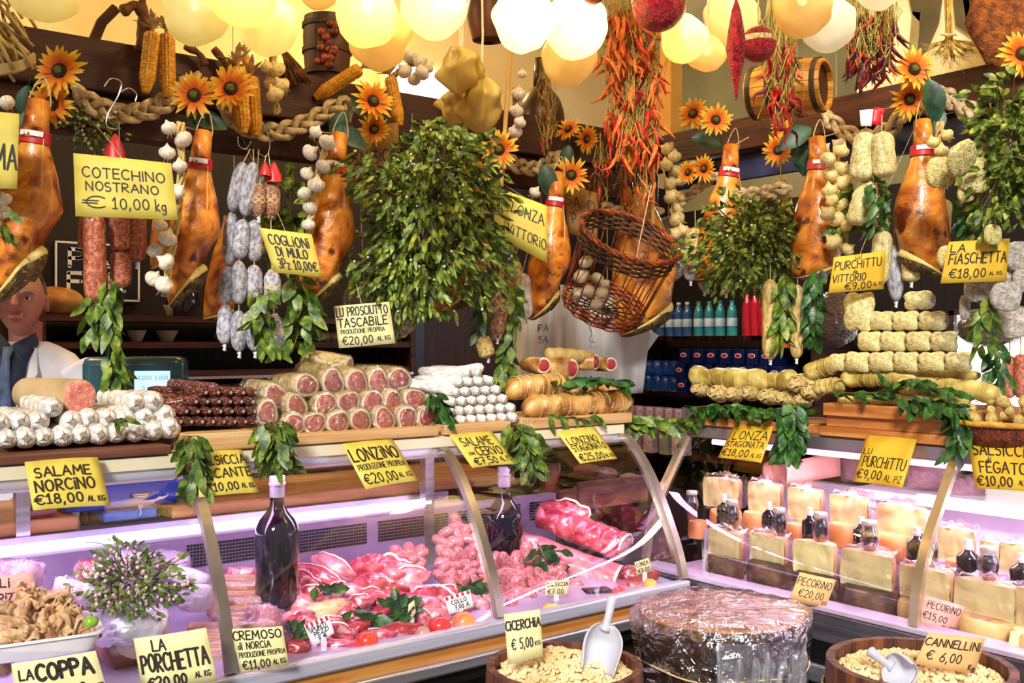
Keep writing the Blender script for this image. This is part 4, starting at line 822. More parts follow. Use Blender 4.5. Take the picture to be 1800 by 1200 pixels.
for l, sets in (('knotty dark branch hanging beside the twin maize cobs', (([(215, 20), (240, 10), (255, 40), (245, 90)], .02), ([(250, 0), (252, 30), (252, 70)], .018))), ('short dark root piece under the creased bladder lamp', (([(325, 80), (350, 95), (360, 115)], .014),)), ('short dark root piece above the sunflower over the cobs', (([(375, 85), (395, 110), (400, 130)], .014),))):
    o = at(*sets[0][0][0], b=2.97); mb = MB()
    for pts, r in sets:
        c = catmull([at(x, y, b=2.97)-o for x, y in pts], 6); mb.tube(c, [r*(.8+.4*NZ.noise(p*40)) for p in c], 8)
    solo('driftwood_branch', mb, M('knotty_wood', '#2c1006', '#7a4a20', sc=14, rough=.8, bump=.6, var=0), l, 'branch', o, ang=180)
t = thing('straw_broom', 'brown straw brush lying on the beam behind the garlic knot', 'broom', at(525, 125, b=2.97)); mb = MB()
for i in range(60): p = at(500+ru(-6, 6), 92, b=2.97+ru(-.01, .01))-t.location; q = at(528+ru(-26, 26), 146+ru(-6, 4), b=2.96+ru(-.015, .015))-t.location; mb.tube([p, (p+q)/2+rv(.003), q], .0022, 4)
part('bristles', mb, M('broom_straw', '#4a2408', '#8a5420', sc=30, rough=.85, var=0), t, ang=180); part('handle', MB().tube([at(500, 94, b=2.97)-t.location, at(490, 74, b=2.98)-t.location], .009, 8), WOODD, t)
# ---- wheat
t = thing('wheat_sheaf', 'golden wheat sheaf hanging head down over the mural', 'wheat', at(1668, 60, a=3.05)); mb = MB(); hd = MB()
for i in range(70):
    x0 = 1668+ru(-9, 9); an = ru(-1, 1); p = at(x0, -30, a=3.05+ru(-.02, .02))-t.location; q = at(1668+ru(-7, 7), 68, a=3.05+ru(-.02, .02))-t.location; e = at(1672+an*52, 112-abs(an)*30+ru(-8, 12), a=3.04+ru(-.05, .05))-t.location
    mb.tube([p, q, q.lerp(e, .5)], .0014, 4); d = (e-q).normalized()
    hd.tube([q.lerp(e, .45), q.lerp(e, .6), q.lerp(e, .8)], [.002, .004, .001], 5)
    for j in range(4): hd.tube([q.lerp(e, .7), e+rv(.02)], .0005, 3, cap=False)
part('straw', mb, M('wheat_straw', '#a87e22', '#dcb858', sc=30, rough=.7, var=0), t, ang=180); part('ears', hd, M('wheat_ear', '#b08a34', '#e6cc80', sc=30, rough=.8, var=0), t, ang=180)
part('tie', MB().tube([at(1655, 60, a=3.03)-t.location, at(1668, 62, a=3.02)-t.location, at(1682, 60, a=3.03)-t.location], .005, 6), TWINE, t)
solo('cow_hide_patch', MB().ball((0, 0, 0), (.16, .03, .2), 20, 14, fn=lambda p, q: p*(1+.3*NZ.noise(q*2))), M('fox_fur', '#5a2a0a', '#9a5418', sc=40, rough=.95, bump=.8, var=0), 'shaggy rust brown fur patch at the upper corner', 'fur', at(1800, 10, a=3.1), rot=face(), ang=180)
# ---- strings of sausages
SAU = {'cot': M('cotechino_skin', '#8a3a26', '#cc8460', sc=3, c3='#ac583e', stretch=(1, 1, 6), rough=.32, bump=.4, bsc=9, coat=.35, spots='#dca488', ssc=9, sth=.63, var=.1),
 'grey': M('grey_mould_casing', '#7c7c88', '#d0d0da', sc=2.5, c3='#aaaab6', stretch=(1, 1, 4), rough=.6, bump=.4, bsc=8, spots='#6a5a60', ssc=7, sth=.68, var=.12),
 'brown': M('brown_netted', '#6e3e2a', '#b88468', sc=4, stretch=(1, 1, 4), rough=.55, bump=.4, bsc=9, spots='#d8c8b8', ssc=8, sth=.6, var=.12),
 'white': M('floured_casing', '#bcb8ba', '#f8f5f2', sc=2.2, c3='#e8e4e2', stretch=(1, 1, 4), rough=.8, bump=.35, bsc=5, spots='#a89a90', ssc=4, sth=.64, var=.06),
 'spot': M('peppered_casing', '#c8b470', '#f2e8b4', sc=2.5, c3='#e4d698', stretch=(1, 1, 1.6), rough=.75, bump=.6, bsc=6, spots='#7a6a38', ssc=13, sth=.58, var=.06),
 'pale': M('pale_yellow_casing', '#a08040', '#e2cc8c', sc=3, c3='#cdb068', stretch=(1, 1, 3), rough=.6, bump=.5, bsc=7, spots='#6e5428', ssc=6, sth=.62, var=.08)}
SM = {k: sausage_mesh('sausage', m, .34 if k in ('grey', 'brown') else .16, n=18, m=16, wob=.24 if k == 'spot' else .10, seed=3) for k, m in SAU.items()}
TIP = MB().tube([V((0, 0, 0)), V((.2, 0, -.4)), V((.1, .1, -1))], [.6, .35, .5], 6).mesh('tied_end', STICK, 180)
NETM = None
def net_mesh():
    mb = MB()
    for k in range(6):
        for s in (1, -1):
            mb.tube([V((1.03*math.cos(s*i*.5+k*1.05)*math.sin(PI*min(max(i/12, .05), .95))**.45, 1.03*math.sin(s*i*.5+k*1.05)*math.sin(PI*min(max(i/12, .05), .95))**.45, -i/12)) for i in range(13)], .03, 4)
    return mb.mesh('net', TWINE, 180)
NETM = net_mesh()
def string(label, links, where, kind, net=False, tip=True, cat='sausage', name='sausage_string', top=None, grp='strings of hanging salami'):
    """links: (x0, y0, x1, y1, radius px) each"""
    o = at(*links[0][:2], **where); t = thing(name, label, cat, o, grp); d0 = dep(o); mb = MB(); prev = at(*top, d=d0)-o if top else V((0, 0, .1))
    for L in links:
        x0, y0, x1, y1, r = L[:5]; kd = L[5] if len(L) > 5 else kind; dd = d0+ru(-.012, .012); p = at(x0, y0, d=dd)-o; q = at(x1, y1, d=dd)-o
        l = link('link', SM[kd], t); between(l, p, q, r/ppm(o), roll=ru(0, 6))
        if net: n_ = link('net', NETM, l)
        mb.tube([prev, p], .0016, 4); prev = q
    part('twine', mb, TWINE, t)
    if tip: e = link('tied_end', TIP, t); e.location = prev; e.scale = (.012, .012, .018)
    return t
S_ = dict(b=2.84)
string('long cotechino sausage hanging lowest under its card', [(166, 372, 168, 533, 19)], S_, 'cot', top=(205, 260)); string('middle pair of cotechino links under the card', [(210, 365, 212, 443, 18), (213, 441, 212, 505, 18)], dict(b=2.85), 'cot', top=(210, 260))
string('short cotechino sausage at the inner edge of the card', [(242, 370, 240, 461, 16)], dict(b=2.86), 'cot', top=(212, 260)); string('short cotechino stub tied with white behind the longest one', [(160, 368, 160, 405, 17)], dict(b=2.87), 'cot', top=(205, 260)); string('dark cotechino behind the long sausage', [(152, 380, 150, 440, 13)], dict(b=2.88), 'cot', top=(205, 260))
string('outermost grey salami string beside the ham', [(428, 285, 408, 372, 14), (408, 372, 402, 468, 13), (402, 468, 397, 535, 13), (397, 535, 394, 605, 14)], dict(b=2.80), 'grey', top=(440, 262))
string('second grey salami string, with a leaf tucked in', [(446, 285, 430, 380, 15), (428, 385, 420, 455, 15), (420, 458, 420, 535, 14), (420, 545, 420, 618, 14)], dict(b=2.76), 'grey', top=(445, 262))
string('third grey salami string hanging down the middle', [(452, 300, 447, 380, 15), (447, 385, 447, 460, 15), (447, 465, 446, 535, 15), (447, 545, 448, 618, 15)], dict(b=2.78), 'grey', top=(455, 262))
string('netted brown salami above the mule card', [(478, 318, 476, 384, 15, 'brown'), (478, 474, 480, 536, 15, 'grey'), (482, 552, 493, 612, 13, 'grey')], dict(b=2.76), 'brown', net=True, top=(472, 268))
string('netted brown salami beside the leaf behind the mule card', [(456, 322, 454, 380, 12)], dict(b=2.74), 'brown', net=True, top=(468, 272))
for l, p0, p1, r, w_, kd in [('thick netted salami below the folded lonza card', (876, 470), (874, 595), 18, dict(b=2.74), 'brown'), ('pale netted salami between leaves below the lonza card', (905, 455), (890, 585), 16, dict(b=2.78), 'pale'), ('tied salami end hanging lowest beside the bay leaves', (846, 590), (858, 628), 15, dict(b=2.76), 'pale'), ('mottled salami in the shade of the slim ham', (918, 480), (925, 560), 14, dict(b=2.84), 'white')]:
    string(l, [(*p0, *p1, r)], w_, kd, net='netted' in l, top=(p0[0]+10, p0[1]-40))
for l, p0, p1, r, w_, kd in [('peppered salami under the red tag, first of the twin pair', (1522, 232), (1512, 318), 20, dict(a=2.80), 'spot'), ('peppered salami under the red tag, second of the twin pair', (1550, 232), (1556, 312), 20, dict(a=2.81), 'spot'), ('peppered salami hanging lower behind the garlic braid', (1530, 318), (1502, 395), 19, dict(a=2.84), 'spot'), ('peppered salami half covered by green leaves', (1535, 340), (1528, 400), 20, dict(a=2.87), 'spot'), ('long thin salami hanging beside the purchittu card', (1553, 405), (1545, 500), 17, dict(a=2.88), 'spot'), ('wrapped grey salami behind the golden purchittu card', (1572, 430), (1575, 530), 13, dict(a=2.92), 'grey'), ('peppered slab salami beside the ham with a hole', (1600, 440), (1602, 495), 15, dict(a=2.92), 'spot'),
        ('long tied salami below the second mistletoe bunch', (1354, 490), (1354, 632), 14, dict(a=2.80), 'pale'), ('thin tied salami beside the hanging leaves', (1402, 500), (1400, 630), 12, dict(a=2.84), 'pale'), ('clear wrapped salami between leaf sprays', (1422, 490), (1418, 590), 13, dict(a=2.86), 'grey'),
        ('fat salami at the mistletoe edge above the bottle shelf', (1222, 400), (1216, 470), 16, dict(a=2.98), 'pale'), ('wrapped salami tip above the water bottles', (1216, 455), (1214, 494), 13, dict(a=3.02), 'grey'), ('longer wrapped salami tip above the water bottles', (1240, 465), (1238, 512), 11, dict(a=3.0), 'grey'), ('small wrapped salami tip under the mistletoe', (1276, 490), (1276, 515), 9, dict(a=2.95), 'grey'), ('slim salami beside the red banded ham', (1372, 315), (1385, 385), 13, dict(a=3.0), 'pale'), ('pale salami hanging behind the ham with a hole', (1660, 350), (1655, 420), 14, dict(a=2.98), 'pale')]:
    string(l, [(*p0, *p1, r)], w_, kd, top=(p0[0], p0[1]-30), tip=r < 16)
for l, p0, p1 in [('red sausage hanging inside the side opening', (1775, 625), (1772, 700)), ('red sausage cut by the picture edge in the side opening', (1794, 622), (1795, 700))]: string(l, [(*p0, *p1, 12)], dict(a=3.0), 'cot', top=(p0[0], 560), tip=False)
# red and white tag on the twin salami
for l, q, c in [('white half of the folded product tag above the twin salami', [(1511, 194), (1535, 192), (1532, 222), (1513, 222)], 'w'), ('red half of the folded product tag above the twin salami', [(1536, 188), (1556, 192), (1549, 221), (1531, 219)], 'w')]:
    t = sign(l, q, [], hplane(DA(1530, 2.79)), c, name='product_tag', cat='tag', thread='a')
    if 'red' in l: KIDS[t.name][0].data.materials[0] = BAND
# red caps on necks of the salami bunches
for l, xy, w_, s in [('red cap tying the cotechino bunch', (203, 258), dict(b=2.79), 17), ('red ribbon knot on the netted salami', (482, 302), dict(b=2.74), 13), ('red label on the middle grey salami string', (466, 296), dict(b=2.73), 9)]:
    o = at(*xy, **w_); r = s/ppm(o); solo('red_tag', MB().lathe([(r*1.1, -r*1.4), (r, -r*.6), (r*.7, .4*r), (r*.35, r), (r*.1, r*1.3)], 14, fn=lambda p: p*(1+.2*NZ.noise(p*60))), BAND, l, 'label', o, ang=180)
# flat round salami (fiaschetta)
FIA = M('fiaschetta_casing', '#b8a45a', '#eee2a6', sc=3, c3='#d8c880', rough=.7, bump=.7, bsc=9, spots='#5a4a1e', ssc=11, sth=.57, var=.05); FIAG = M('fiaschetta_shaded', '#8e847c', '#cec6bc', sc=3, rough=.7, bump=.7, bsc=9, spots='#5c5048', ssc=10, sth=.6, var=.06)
def disc_mesh(m): return MB().ball((0, 0, 0), (1, .34, 1), 28, 16, e=.75, fn=lambda p, q: p*(1+.06*NZ.noise(q*3))).mesh('flat_salami', m, 180)
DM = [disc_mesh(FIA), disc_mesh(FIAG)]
for l, x, y, r, d, yaw, roll, pt in [('tilted round flat salami topmost of the fiaschetta group', 1690, 278, 31, 2.74, .2, -.5, .5), ('round flat salami at the outer side of the fiaschetta group', 1653, 303, 27, 2.78, .1, 0, .1), ('round flat salami lowest of the upper fiaschetta group', 1714, 307, 31, 2.80, -.2, .3, .1), ('pale flat salami beside the green bush', 1734, 268, 22, 2.84, .2, .4, .3), ('small flat salami under the upper fiaschetta group', 1698, 340, 15, 2.80, 0, 0, 0), ('flat salami peeping above the fiaschetta card', 1745, 412, 18, 2.80, .3, 0, 0), ('flat salami behind the lower corner of the fiaschetta card', 1668, 452, 21, 2.86, 0, 0, 0)]:
    o = at(x, y, a=d-.09); s = link('flat_salami', DM[0], None, o); s.rotation_euler = face(yaw, roll, pt).to_euler(); s.scale = (r/ppm(o),)*3; tag(s, l, 'salami', 'flat round salami')
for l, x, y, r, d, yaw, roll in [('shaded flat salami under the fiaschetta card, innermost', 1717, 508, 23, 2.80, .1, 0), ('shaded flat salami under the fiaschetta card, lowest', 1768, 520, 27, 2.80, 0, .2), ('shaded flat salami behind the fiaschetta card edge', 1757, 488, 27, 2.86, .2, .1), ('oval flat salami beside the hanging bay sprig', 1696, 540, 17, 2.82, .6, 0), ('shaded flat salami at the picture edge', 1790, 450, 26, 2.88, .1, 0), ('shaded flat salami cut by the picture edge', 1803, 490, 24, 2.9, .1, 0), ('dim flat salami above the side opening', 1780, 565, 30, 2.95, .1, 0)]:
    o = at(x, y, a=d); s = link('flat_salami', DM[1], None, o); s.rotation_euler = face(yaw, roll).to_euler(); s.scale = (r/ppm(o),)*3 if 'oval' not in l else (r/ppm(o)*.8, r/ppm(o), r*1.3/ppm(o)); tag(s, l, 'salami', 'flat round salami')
# wrapped ham behind the prosciutto card and dark hams in clear film
FILMW = film('cling_film', '#e8eaf0', rough=.12, bump=.9, bsc=40, base=.16, edge=.8)
for l, xy, rr, w_ in [('film wrapped ham half behind the pocket prosciutto card', (706, 545), (30, 48), dict(b=2.92)), ('film wrapped ham under the large mistletoe bunch', (640, 525), (38, 30), dict(b=2.95)), ('film wrapped ham above the side opening', (1740, 575), (60, 34), dict(a=3.1)), ('film wrapped ham deep behind the pillow salami stack', (1470, 560), (40, 50), dict(a=3.4)), ('film wrapped dark ham behind the basket', (1175, 440), (34, 60), dict(a=3.1))]:
    o = at(*xy, **w_); k = ppm(o); t = thing('wrapped_ham', l, 'ham', o, rot=face())
    part('meat', MB().ball((0, 0, 0), (rr[0]/k*.9, rr[0]/k*.6, rr[1]/k*.92), 20, 14, fn=lambda p, q: p*(1+.15*NZ.noise(q*1.6))), M('dark_cured_meat', '#3c120a', '#8a3c20', sc=9, c3='#5e2414', rough=.4, bump=.3, spots='#c89a70', ssc=20, sth=.64, var=.1), t, ang=180)
    part('clear_wrap', MB().ball((0, 0, 0), (rr[0]/k, rr[0]/k*.7, rr[1]/k), 24, 16, fn=lambda p, q: p*(1+.1*NZ.noise(q*3))), FILMW, t, ang=180)
    e_ = V((o.x, 2.998, 2.25)) if w_.get('b') else V((3.103, o.y, 2.32)) if w_['a'] < 3.2 else V((o.x, o.y, 3.4)); part('cord', MB().tube([V((0, 0, rr[1]/k*.9)), face().inverted() @ (e_-o)], .0015, 5), TWINE, t)
# ---- wicker basket, tilted
WICK = M('red_wicker', '#4a1808', '#b05420', sc=30, c3='#82341080'[:7], rough=.45, bump=.4, bsc=90, var=0, coat=.2); WICKD = M('dark_wicker', '#26120a', '#6a4426', sc=30, rough=.6, bump=.4, var=0)
o = at(1083, 478, b=2.62); k = ppm(o); ax = (UP+TOCAM*.62+RIGHT*.36).normalized(); t = thing('wicker_basket', 'open red wicker basket hanging tilted beside the slim ham', 'basket', o, rot=rotd(ax, RIGHT))
H = 78/k
def rad(z): return (80+8*z)/k                       # z: -1 bottom .. 1 top
mb = MB()
for kk in range(3): mb.tube([V(((rad(1)+.006*math.sin(i*.9+kk*2.09))*math.cos(2*PI*i/72), (rad(1)+.006*math.sin(i*.9+kk*2.09))*math.sin(2*PI*i/72), H*.92+.006*math.cos(i*.9+kk*2.09))) for i in range(73)], .0052, 6)
part('rim', mb, WICK, t, ang=180)
def woven(z0, z1, n, mat, nm, nst=28):
    mb = MB()
    for r in range(n):
        z = z0+(z1-z0)*r/(n-1); mb.tube([V(((rad(z)+.004*math.sin(nst/2*2*PI*i/140+r*PI))*math.cos(2*PI*i/140), (rad(z)+.004*math.sin(nst/2*2*PI*i/140+r*PI))*math.sin(2*PI*i/140), H*z)) for i in range(141)], .0034, 5)
    part(nm, mb, mat, t, ang=180)
woven(.52, .86, 7, WICKD, 'upper_weave'); woven(-1, -.72, 6, WICK, 'lower_weave')
mb = MB()
for i in range(22): f = 2*PI*i/22; mb.tube([V((rad(z)*math.cos(f+j*.03), rad(z)*math.sin(f+j*.03), H*z)) for j, z in enumerate((-1, -.4, .2, .6, .92))], .0026, 5)
part('stakes', mb, WICK, t, ang=180)
mb = MB()
for i in range(9): f = PI*i/9; mb.tube([V((rad(-1)*math.cos(f), rad(-1)*math.sin(f), -H)), V((-rad(-1)*math.cos(f), -rad(-1)*math.sin(f), -H))], .003, 5)
for r in (.25, .45, .65, .85): mb.tube([V((rad(-1)*r*math.cos(2*PI*i/40), rad(-1)*r*math.sin(2*PI*i/40), -H)) for i in range(41)], .003, 5)
part('bottom', mb, WICKD, t, ang=180)
part('hanging_cord', MB().tube([V((-rad(1), 0, H*.92)), V((0, 0, H*2.2)), V((rad(1), 0, H*.92))], .0018, 5), TWINE, t)
rk = M('speckled_nougat', '#8e7858', '#d2c0a0', sc=14, rough=.8, bump=.4, spots='#5c4632', ssc=40, var=.12)
for i, (x, y, r) in enumerate([(1030, 460, 13), (1022, 485, 15), (1050, 490, 13), (1058, 515, 14), (1035, 512, 14), (1015, 515, 12), (1048, 535, 13), (1062, 500, 10)]):
    o = at(x, y, b=2.64+.03*(i % 3)); solo('small_salami', MB().ball((0, 0, 0), (r/ppm(o), r/ppm(o)*.8, r/ppm(o)*.8), 14, 10, fn=lambda p, q: p*(1+.2*NZ.noise(q*2+V((i, 0, 0))))), rk, 'small round salami in the wicker basket, %s from the opening' % nth(i), 'salami', o, 'small salami in the wicker basket', rot=face(0, ru(-.8, .8)), ang=180)
# ---- hanging bay sprays
bay('long bay leaf spray hanging below the cotechino sausages', [(195, 490), (193, 560), (200, 620), (205, 685)], 34, dict(b=2.72), 42, .5, width=.26)
bay('short bay leaf spray behind the long cotechino', [(160, 520), (163, 590)], 12, dict(b=2.76), 36, .6)
bay('bay leaf spray below the mule card', [(520, 485), (530, 540), (520, 610)], 26, dict(b=2.74), 44, .9, width=.28); bay('bay leaf spray crossing the grey salami strings', [(455, 505), (458, 560), (475, 615)], 18, dict(b=2.71), 40, .7, width=.28)
bay('bay leaf spray hanging beside the thick netted salami', [(905, 500), (900, 570), (885, 655)], 22, dict(b=2.72), 40, .5); bay('bay leaf spray below the film wrapped ham', [(842, 480), (845, 530), (842, 590)], 10, dict(b=2.75), 36, .5, True)
bay('bay leaf spray between the tied hanging salami', [(1378, 480), (1376, 540), (1372, 600)], 22, dict(a=2.79), 38, .6); bay('bay leaf spray beside the clear wrapped salami', [(1435, 470), (1430, 540), (1425, 600)], 20, dict(a=2.82), 36, .6, True)
bay('bay leaf sprig hanging from the flat salami group', [(1735, 520), (1728, 570), (1732, 610)], 14, dict(a=2.78), 40, .7); bay('bay leaf sprig dangling into the bright side opening', [(1745, 600), (1755, 640), (1758, 675)], 12, dict(a=2.84), 40, .7, True)
bay('leaf sprig among the fiaschetta salami', [(1690, 345), (1700, 390), (1705, 420)], 16, dict(a=2.79), 34, .8, True); bay('leaf sprig hanging over the peppered salami', [(1540, 320), (1545, 360), (1530, 400)], 14, dict(a=2.79), 34, .7, True)
bay('leaf sprig at the ham edge near the picture border', [(2, 370), (8, 420)], 5, dict(b=2.7), 36, .6)
# ================================================================ goods stacked on top of the cases
PLANK = M('pale_board', '#b88a56', '#dcb888', sc=3, c3='#caa06c', stretch=(1, 14, 14), rough=.6, bump=.15, var=.06); PLANKD = M('dark_board', '#4e2c1e', '#7e4c36', sc=3, stretch=(1, 14, 14), rough=.6, bump=.2, var=.04)
PLANKY = M('warm_board', '#9e5c26', '#cc8a48', sc=3, c3='#b87436', stretch=(14, 1, 14), rough=.55, bump=.15, var=.1)
def board(label, x0, x1, z0, z1, mat=PLANK, b0=2.50, b1=2.80):
    a0, a1 = at(x0, 780, b=b0).x, at(x1, 760, b=b0).x
    return solo('display_board', MB().box((0, 0, (z1-z0)/2), (a1-a0, b1-b0, z1-z0)), mat, label, 'board', ((a0+a1)/2, (b0+b1)/2, z0), 'boards on top of the meat case', bev=.003)
board('dark board under the white salami', -160, 302, 1.272, 1.294, PLANKD); board('pale thick board under the thin red sausages', 330, 452, 1.272, 1.318); board('long pale board under the film wrapped lonzino', 505, 772, 1.272, 1.300); board('short pale board under the small white sausages', 783, 898, 1.272, 1.302); board('pale board under the tied lonza rolls', 934, 1112, 1.272, 1.305)
EndM = M('casing_end_knot', '#8a7a6a', '#d8d0c4', sc=30, rough=.8, bump=.5, var=.1)
SALW = sausage_mesh('salami', SAU['white'], .055, n=20, m=14, wob=.09, seed=5)
def mk_twine():
    mb = MB()
    for i in range(4): z = -.18-.2*i; mb.tube([V((1.03*math.cos(2*PI*j/16), 1.03*math.sin(2*PI*j/16), z+.012*math.sin(j))) for j in range(17)], .022, 4)
    for k in range(4): f = PI*k/2; mb.tube([V((.2*math.cos(f), .2*math.sin(f), .005)), V((.75*math.cos(f), .75*math.sin(f), -.03)), V((1.02*math.cos(f), 1.02*math.sin(f), -.18)), V((1.02*math.cos(f), 1.02*math.sin(f), -.8))], .018, 4)
    return mb.mesh('twine_net', TWINE, 180)
TWM = mk_twine()
TIPM = MB().ball((0, 0, 0), (.35, .35, .06), 10, 6).mesh('end_knot', EndM, 180)
def lay(name, label, cat, xy, r, L, where, mesh, dirn=V((0, 1, 0)), group=None, twine=True, knot=True, jit=.06):
    o = at(*xy, **where); r = r/ppm(o); d = (V(dirn)+V((ru(-jit, jit), 0, ru(-jit, jit)*.4))).normalized(); t = thing(name, label, cat, o, group)
    c = link('casing', mesh, t); between(c, V((0, 0, 0)), d*L, r, roll=ru(0, 6))
    if twine: link('twine_net', TWM, c)
    if knot: k = link('end_knot', TIPM, c); k.location = (0, 0, .004); k.rotation_euler = (0, 0, ru(0, 3)); k.scale = (1, 1, .12*r/L*8)
    return t
W1 = [(15, 772), (47, 770), (80, 768), (114, 767), (146, 764), (177, 763), (208, 762), (241, 760), (276, 757), (303, 752)]
W2 = [(2, 746), (37, 741), (72, 740), (128, 741), (160, 736), (191, 736), (224, 736), (258, 734), (293, 730)]
W3 = [(95, 716), (242, 707), (273, 706)]
for rw, ls, wd in ((W1, 'bottom', 16.5), (W2, 'middle', 17), (W3, 'top', 17)):
    for i, p in enumerate(rw): lay('floured_salami', 'white floured salami end, %s from the left in the %s row on the dark board' % (nth(i), ls), 'salami', p, wd*ru(1.02, 1.16), .24, dict(b=2.545+(.0 if ls == 'bottom' else .015)), SALW, group='white salami pile on the dark board')
# mortadella-like big salami
o = at(141, 697, b=2.60); r = 31/ppm(o); t = thing('large_salami', 'large cut salami with pink face lying on the white salami', 'salami', o)
d = V((-.25, 1, 0)).normalized(); mb = MB().tube([d*x for x in (0, .01, .12, .26, .3)], [r*.97, r, r, r*.95, r*.5], 28, up=UP)
part('casing', mb, M('tan_casing', '#a88a5c', '#d8be94', sc=6, rough=.5, bump=.15, var=0), t)
part('cut_face', MB().ball((0, 0, 0), (r*.96, r*.96, .006), 28, 8, X=rotd(-d)), M('salami_face', '#c86a5c', '#e89c8c', sc=60, c3='#d98274', rough=.4, bump=.2, spots='#f4d8cc', ssc=150, sth=.6, var=0), t)
# thin red sausages
REDS = M('red_dry_sausage', '#2c0a06', '#84382a', sc=3, c3='#561a12', stretch=(1, 1, 6), rough=.4, bump=.7, bsc=6, coat=.25, spots='#c8aaa0', ssc=5, sth=.58, var=.25); REDM = sausage_mesh('sausage', REDS, .08, n=12, m=10, wob=.1, seed=2)
for y, xs, b_, nm in ((741, range(318, 452, 19), 2.55, 'bottom'), (723, range(328, 452, 20), 2.56, 'second'), (706, range(345, 452, 20), 2.57, 'third'), (690, range(362, 452, 22), 2.58, 'top')):
    for i, x in enumerate(xs): lay('thin_sausage', 'thin dark red sausage end, %s from the left in the %s row of its pile' % (nth(i), nm), 'sausage', (x, y), 9.3, .26, dict(b=b_), REDM, V((-.25, 1, 0)), 'thin red sausage pile', False, True, .09)
for l, p, q in [('dark red sausage lying lengthwise on top of its pile', (385, 682), (316, 680)), ('dark red sausage lying lengthwise at the middle of the pile edge', (352, 700), (290, 700)), ('dark red sausage lying lengthwise low at the pile edge', (342, 722), (292, 720))]:
    o = at(*p, b=2.60); lay('thin_sausage', l, 'sausage', p, 9, .14, dict(b=2.60), REDM, at(*q, b=2.66)-o, 'thin red sausage pile', False)
# film wrapped lonzino / ham halves
RIND = M('lonzino_rind', '#b08e50', '#e6d49c', sc=2.5, rough=.5, bump=.4, bsc=6, var=.1); MEATF = M('lonzino_face', '#8e1e2a', '#dc6a62', sc=1.6, c3='#bc3e44', rough=.35, bump=.3, bsc=4, spots='#e8b0a4', ssc=3, sth=.66, coat=.3, var=.14, dist=1.2); CFAT = M('cream_fat', '#e2cdb0', '#f4e6d4', sc=12, rough=.4, var=.05)
def mk_lonz(seed):
    rr = random.Random(seed); ph = rr.uniform(0, 6); th_ = rr.uniform(0, 6)
    def sh(f): return 1+.10*math.cos(2*f+ph)+.06*math.cos(3*f+th_)
    def ring(r, z): return [V((r*sh(2*PI*j/28)*math.cos(2*PI*j/28), r*sh(2*PI*j/28)*math.sin(2*PI*j/28), z)) for j in range(28)]
    def cut(r, z): return [V((r*(sh(f)-.10*max(0, math.cos(f-ph*.7))**8)*math.cos(f), r*(sh(f)-.16*max(0, math.cos(f-ph*.7))**8)*math.sin(f), z)) for f in [2*PI*j/28 for j in range(28)]]
    A = MB().loft([ring(.93, 0), ring(.99, -.05), ring(1.0, -.5), ring(1.02, -2), ring(.95, -4), ring(.6, -4.8)]).mesh('rind', RIND, 180)
    B = MB().loft([ring(.93, .0), ring(.92, .02), cut(.80, .03)], cap=False).mesh('fat_edge', CFAT, 180)
    Cc = MB().loft([cut(.82, .025), cut(.5, .05), cut(.05, .055)]).mesh('cut_face', MEATF, 180)
    Dm = MB().loft([[p*(1+.05*NZ.noise(p*3)) for p in q] for q in (ring(.02, .13), ring(.6, .11), ring(1.02, .07), ring(1.10, -.1), ring(1.12, -1), ring(1.1, -2.5), ring(1.05, -4.6))], cap=False).mesh('clear_film', FILMC, 180)
    return A, B, Cc, Dm
FILMC = film('thin_cling_film', '#f4f4f6', rough=.1, bump=.6, bsc=2.2, base=.15, edge=.8)
LZ = [mk_lonz(i) for i in range(5)]
def lonz(label, xy, r, where, d=V((-.05, 1, .0)), name='wrapped_lonzino', grp='film wrapped lonzino pile'):
    o = at(*xy, **where); r = r/ppm(o); t = thing(name, label, 'cured meat', o, grp, rotd(-(d+rv(.10))) @ Mx.Rotation(ru(0, 6), 4, 'Z')); t.scale = (r, r, r*ru(.75, 1)); ms = R.choice(LZ)
    for nm, m in zip(('rind', 'fat_edge', 'cut_face', 'clear_film'), ms): link(nm, m, t)
for nm, b_, rw in (('bottom', 2.555, [(516, 746), (553, 744), (595, 741), (635, 738), (676, 737), (716, 735), (752, 732)]), ('middle', 2.575, [(470, 726), (522, 714), (572, 710), (614, 707), (655, 706), (692, 709), (731, 703)]), ('top', 2.60, [(485, 696), (539, 677), (586, 671), (627, 672), (666, 671), (701, 667)])):
    for i, p in enumerate(rw): lonz('film wrapped lonzino with red cut face, %s from the left in the %s row' % (nth(i), nm), p, 22.5 if nm != 'top' else 23.5, dict(b=b_))
lonz('film wrapped lonzino lying alone on top of its pile', (612, 648), 19, dict(b=2.68), V((-.5, .9, .25)))
# small white sausages
WSM = sausage_mesh('sausage', SAU['white'], .07, n=12, m=10, wob=.1, seed=9)
for y, x0, n, b_, nm in ((740, 800, 7, 2.55, 'bottom'), (723, 796, 7, 2.56, 'second'), (706, 800, 6, 2.57, 'third'), (689, 806, 5, 2.58, 'fourth'), (672, 812, 4, 2.59, 'fifth'), (655, 826, 2, 2.60, 'top')):
    for i in range(n): lay('small_sausage', 'small white floured sausage end, %s from the left in the %s row of its pile' % (nth(i), nm), 'sausage', (x0+i*18, y-i*1.0), 9.3, .26, dict(b=b_), WSM, V((-.05, 1, 0)), 'small white sausage pile', False, True, .05)
for i, (p, q) in enumerate([((800, 685), (735, 682)), ((812, 665), (732, 666)), ((850, 645), (750, 655))]):
    o = at(*p, b=2.62); lay('small_sausage', 'white sausage lying lengthwise, %s up the side of the small white pile' % nth(i), 'sausage', p, 9, .17, dict(b=2.62), WSM, at(*q, b=2.70)-o, 'small white sausage pile', False)
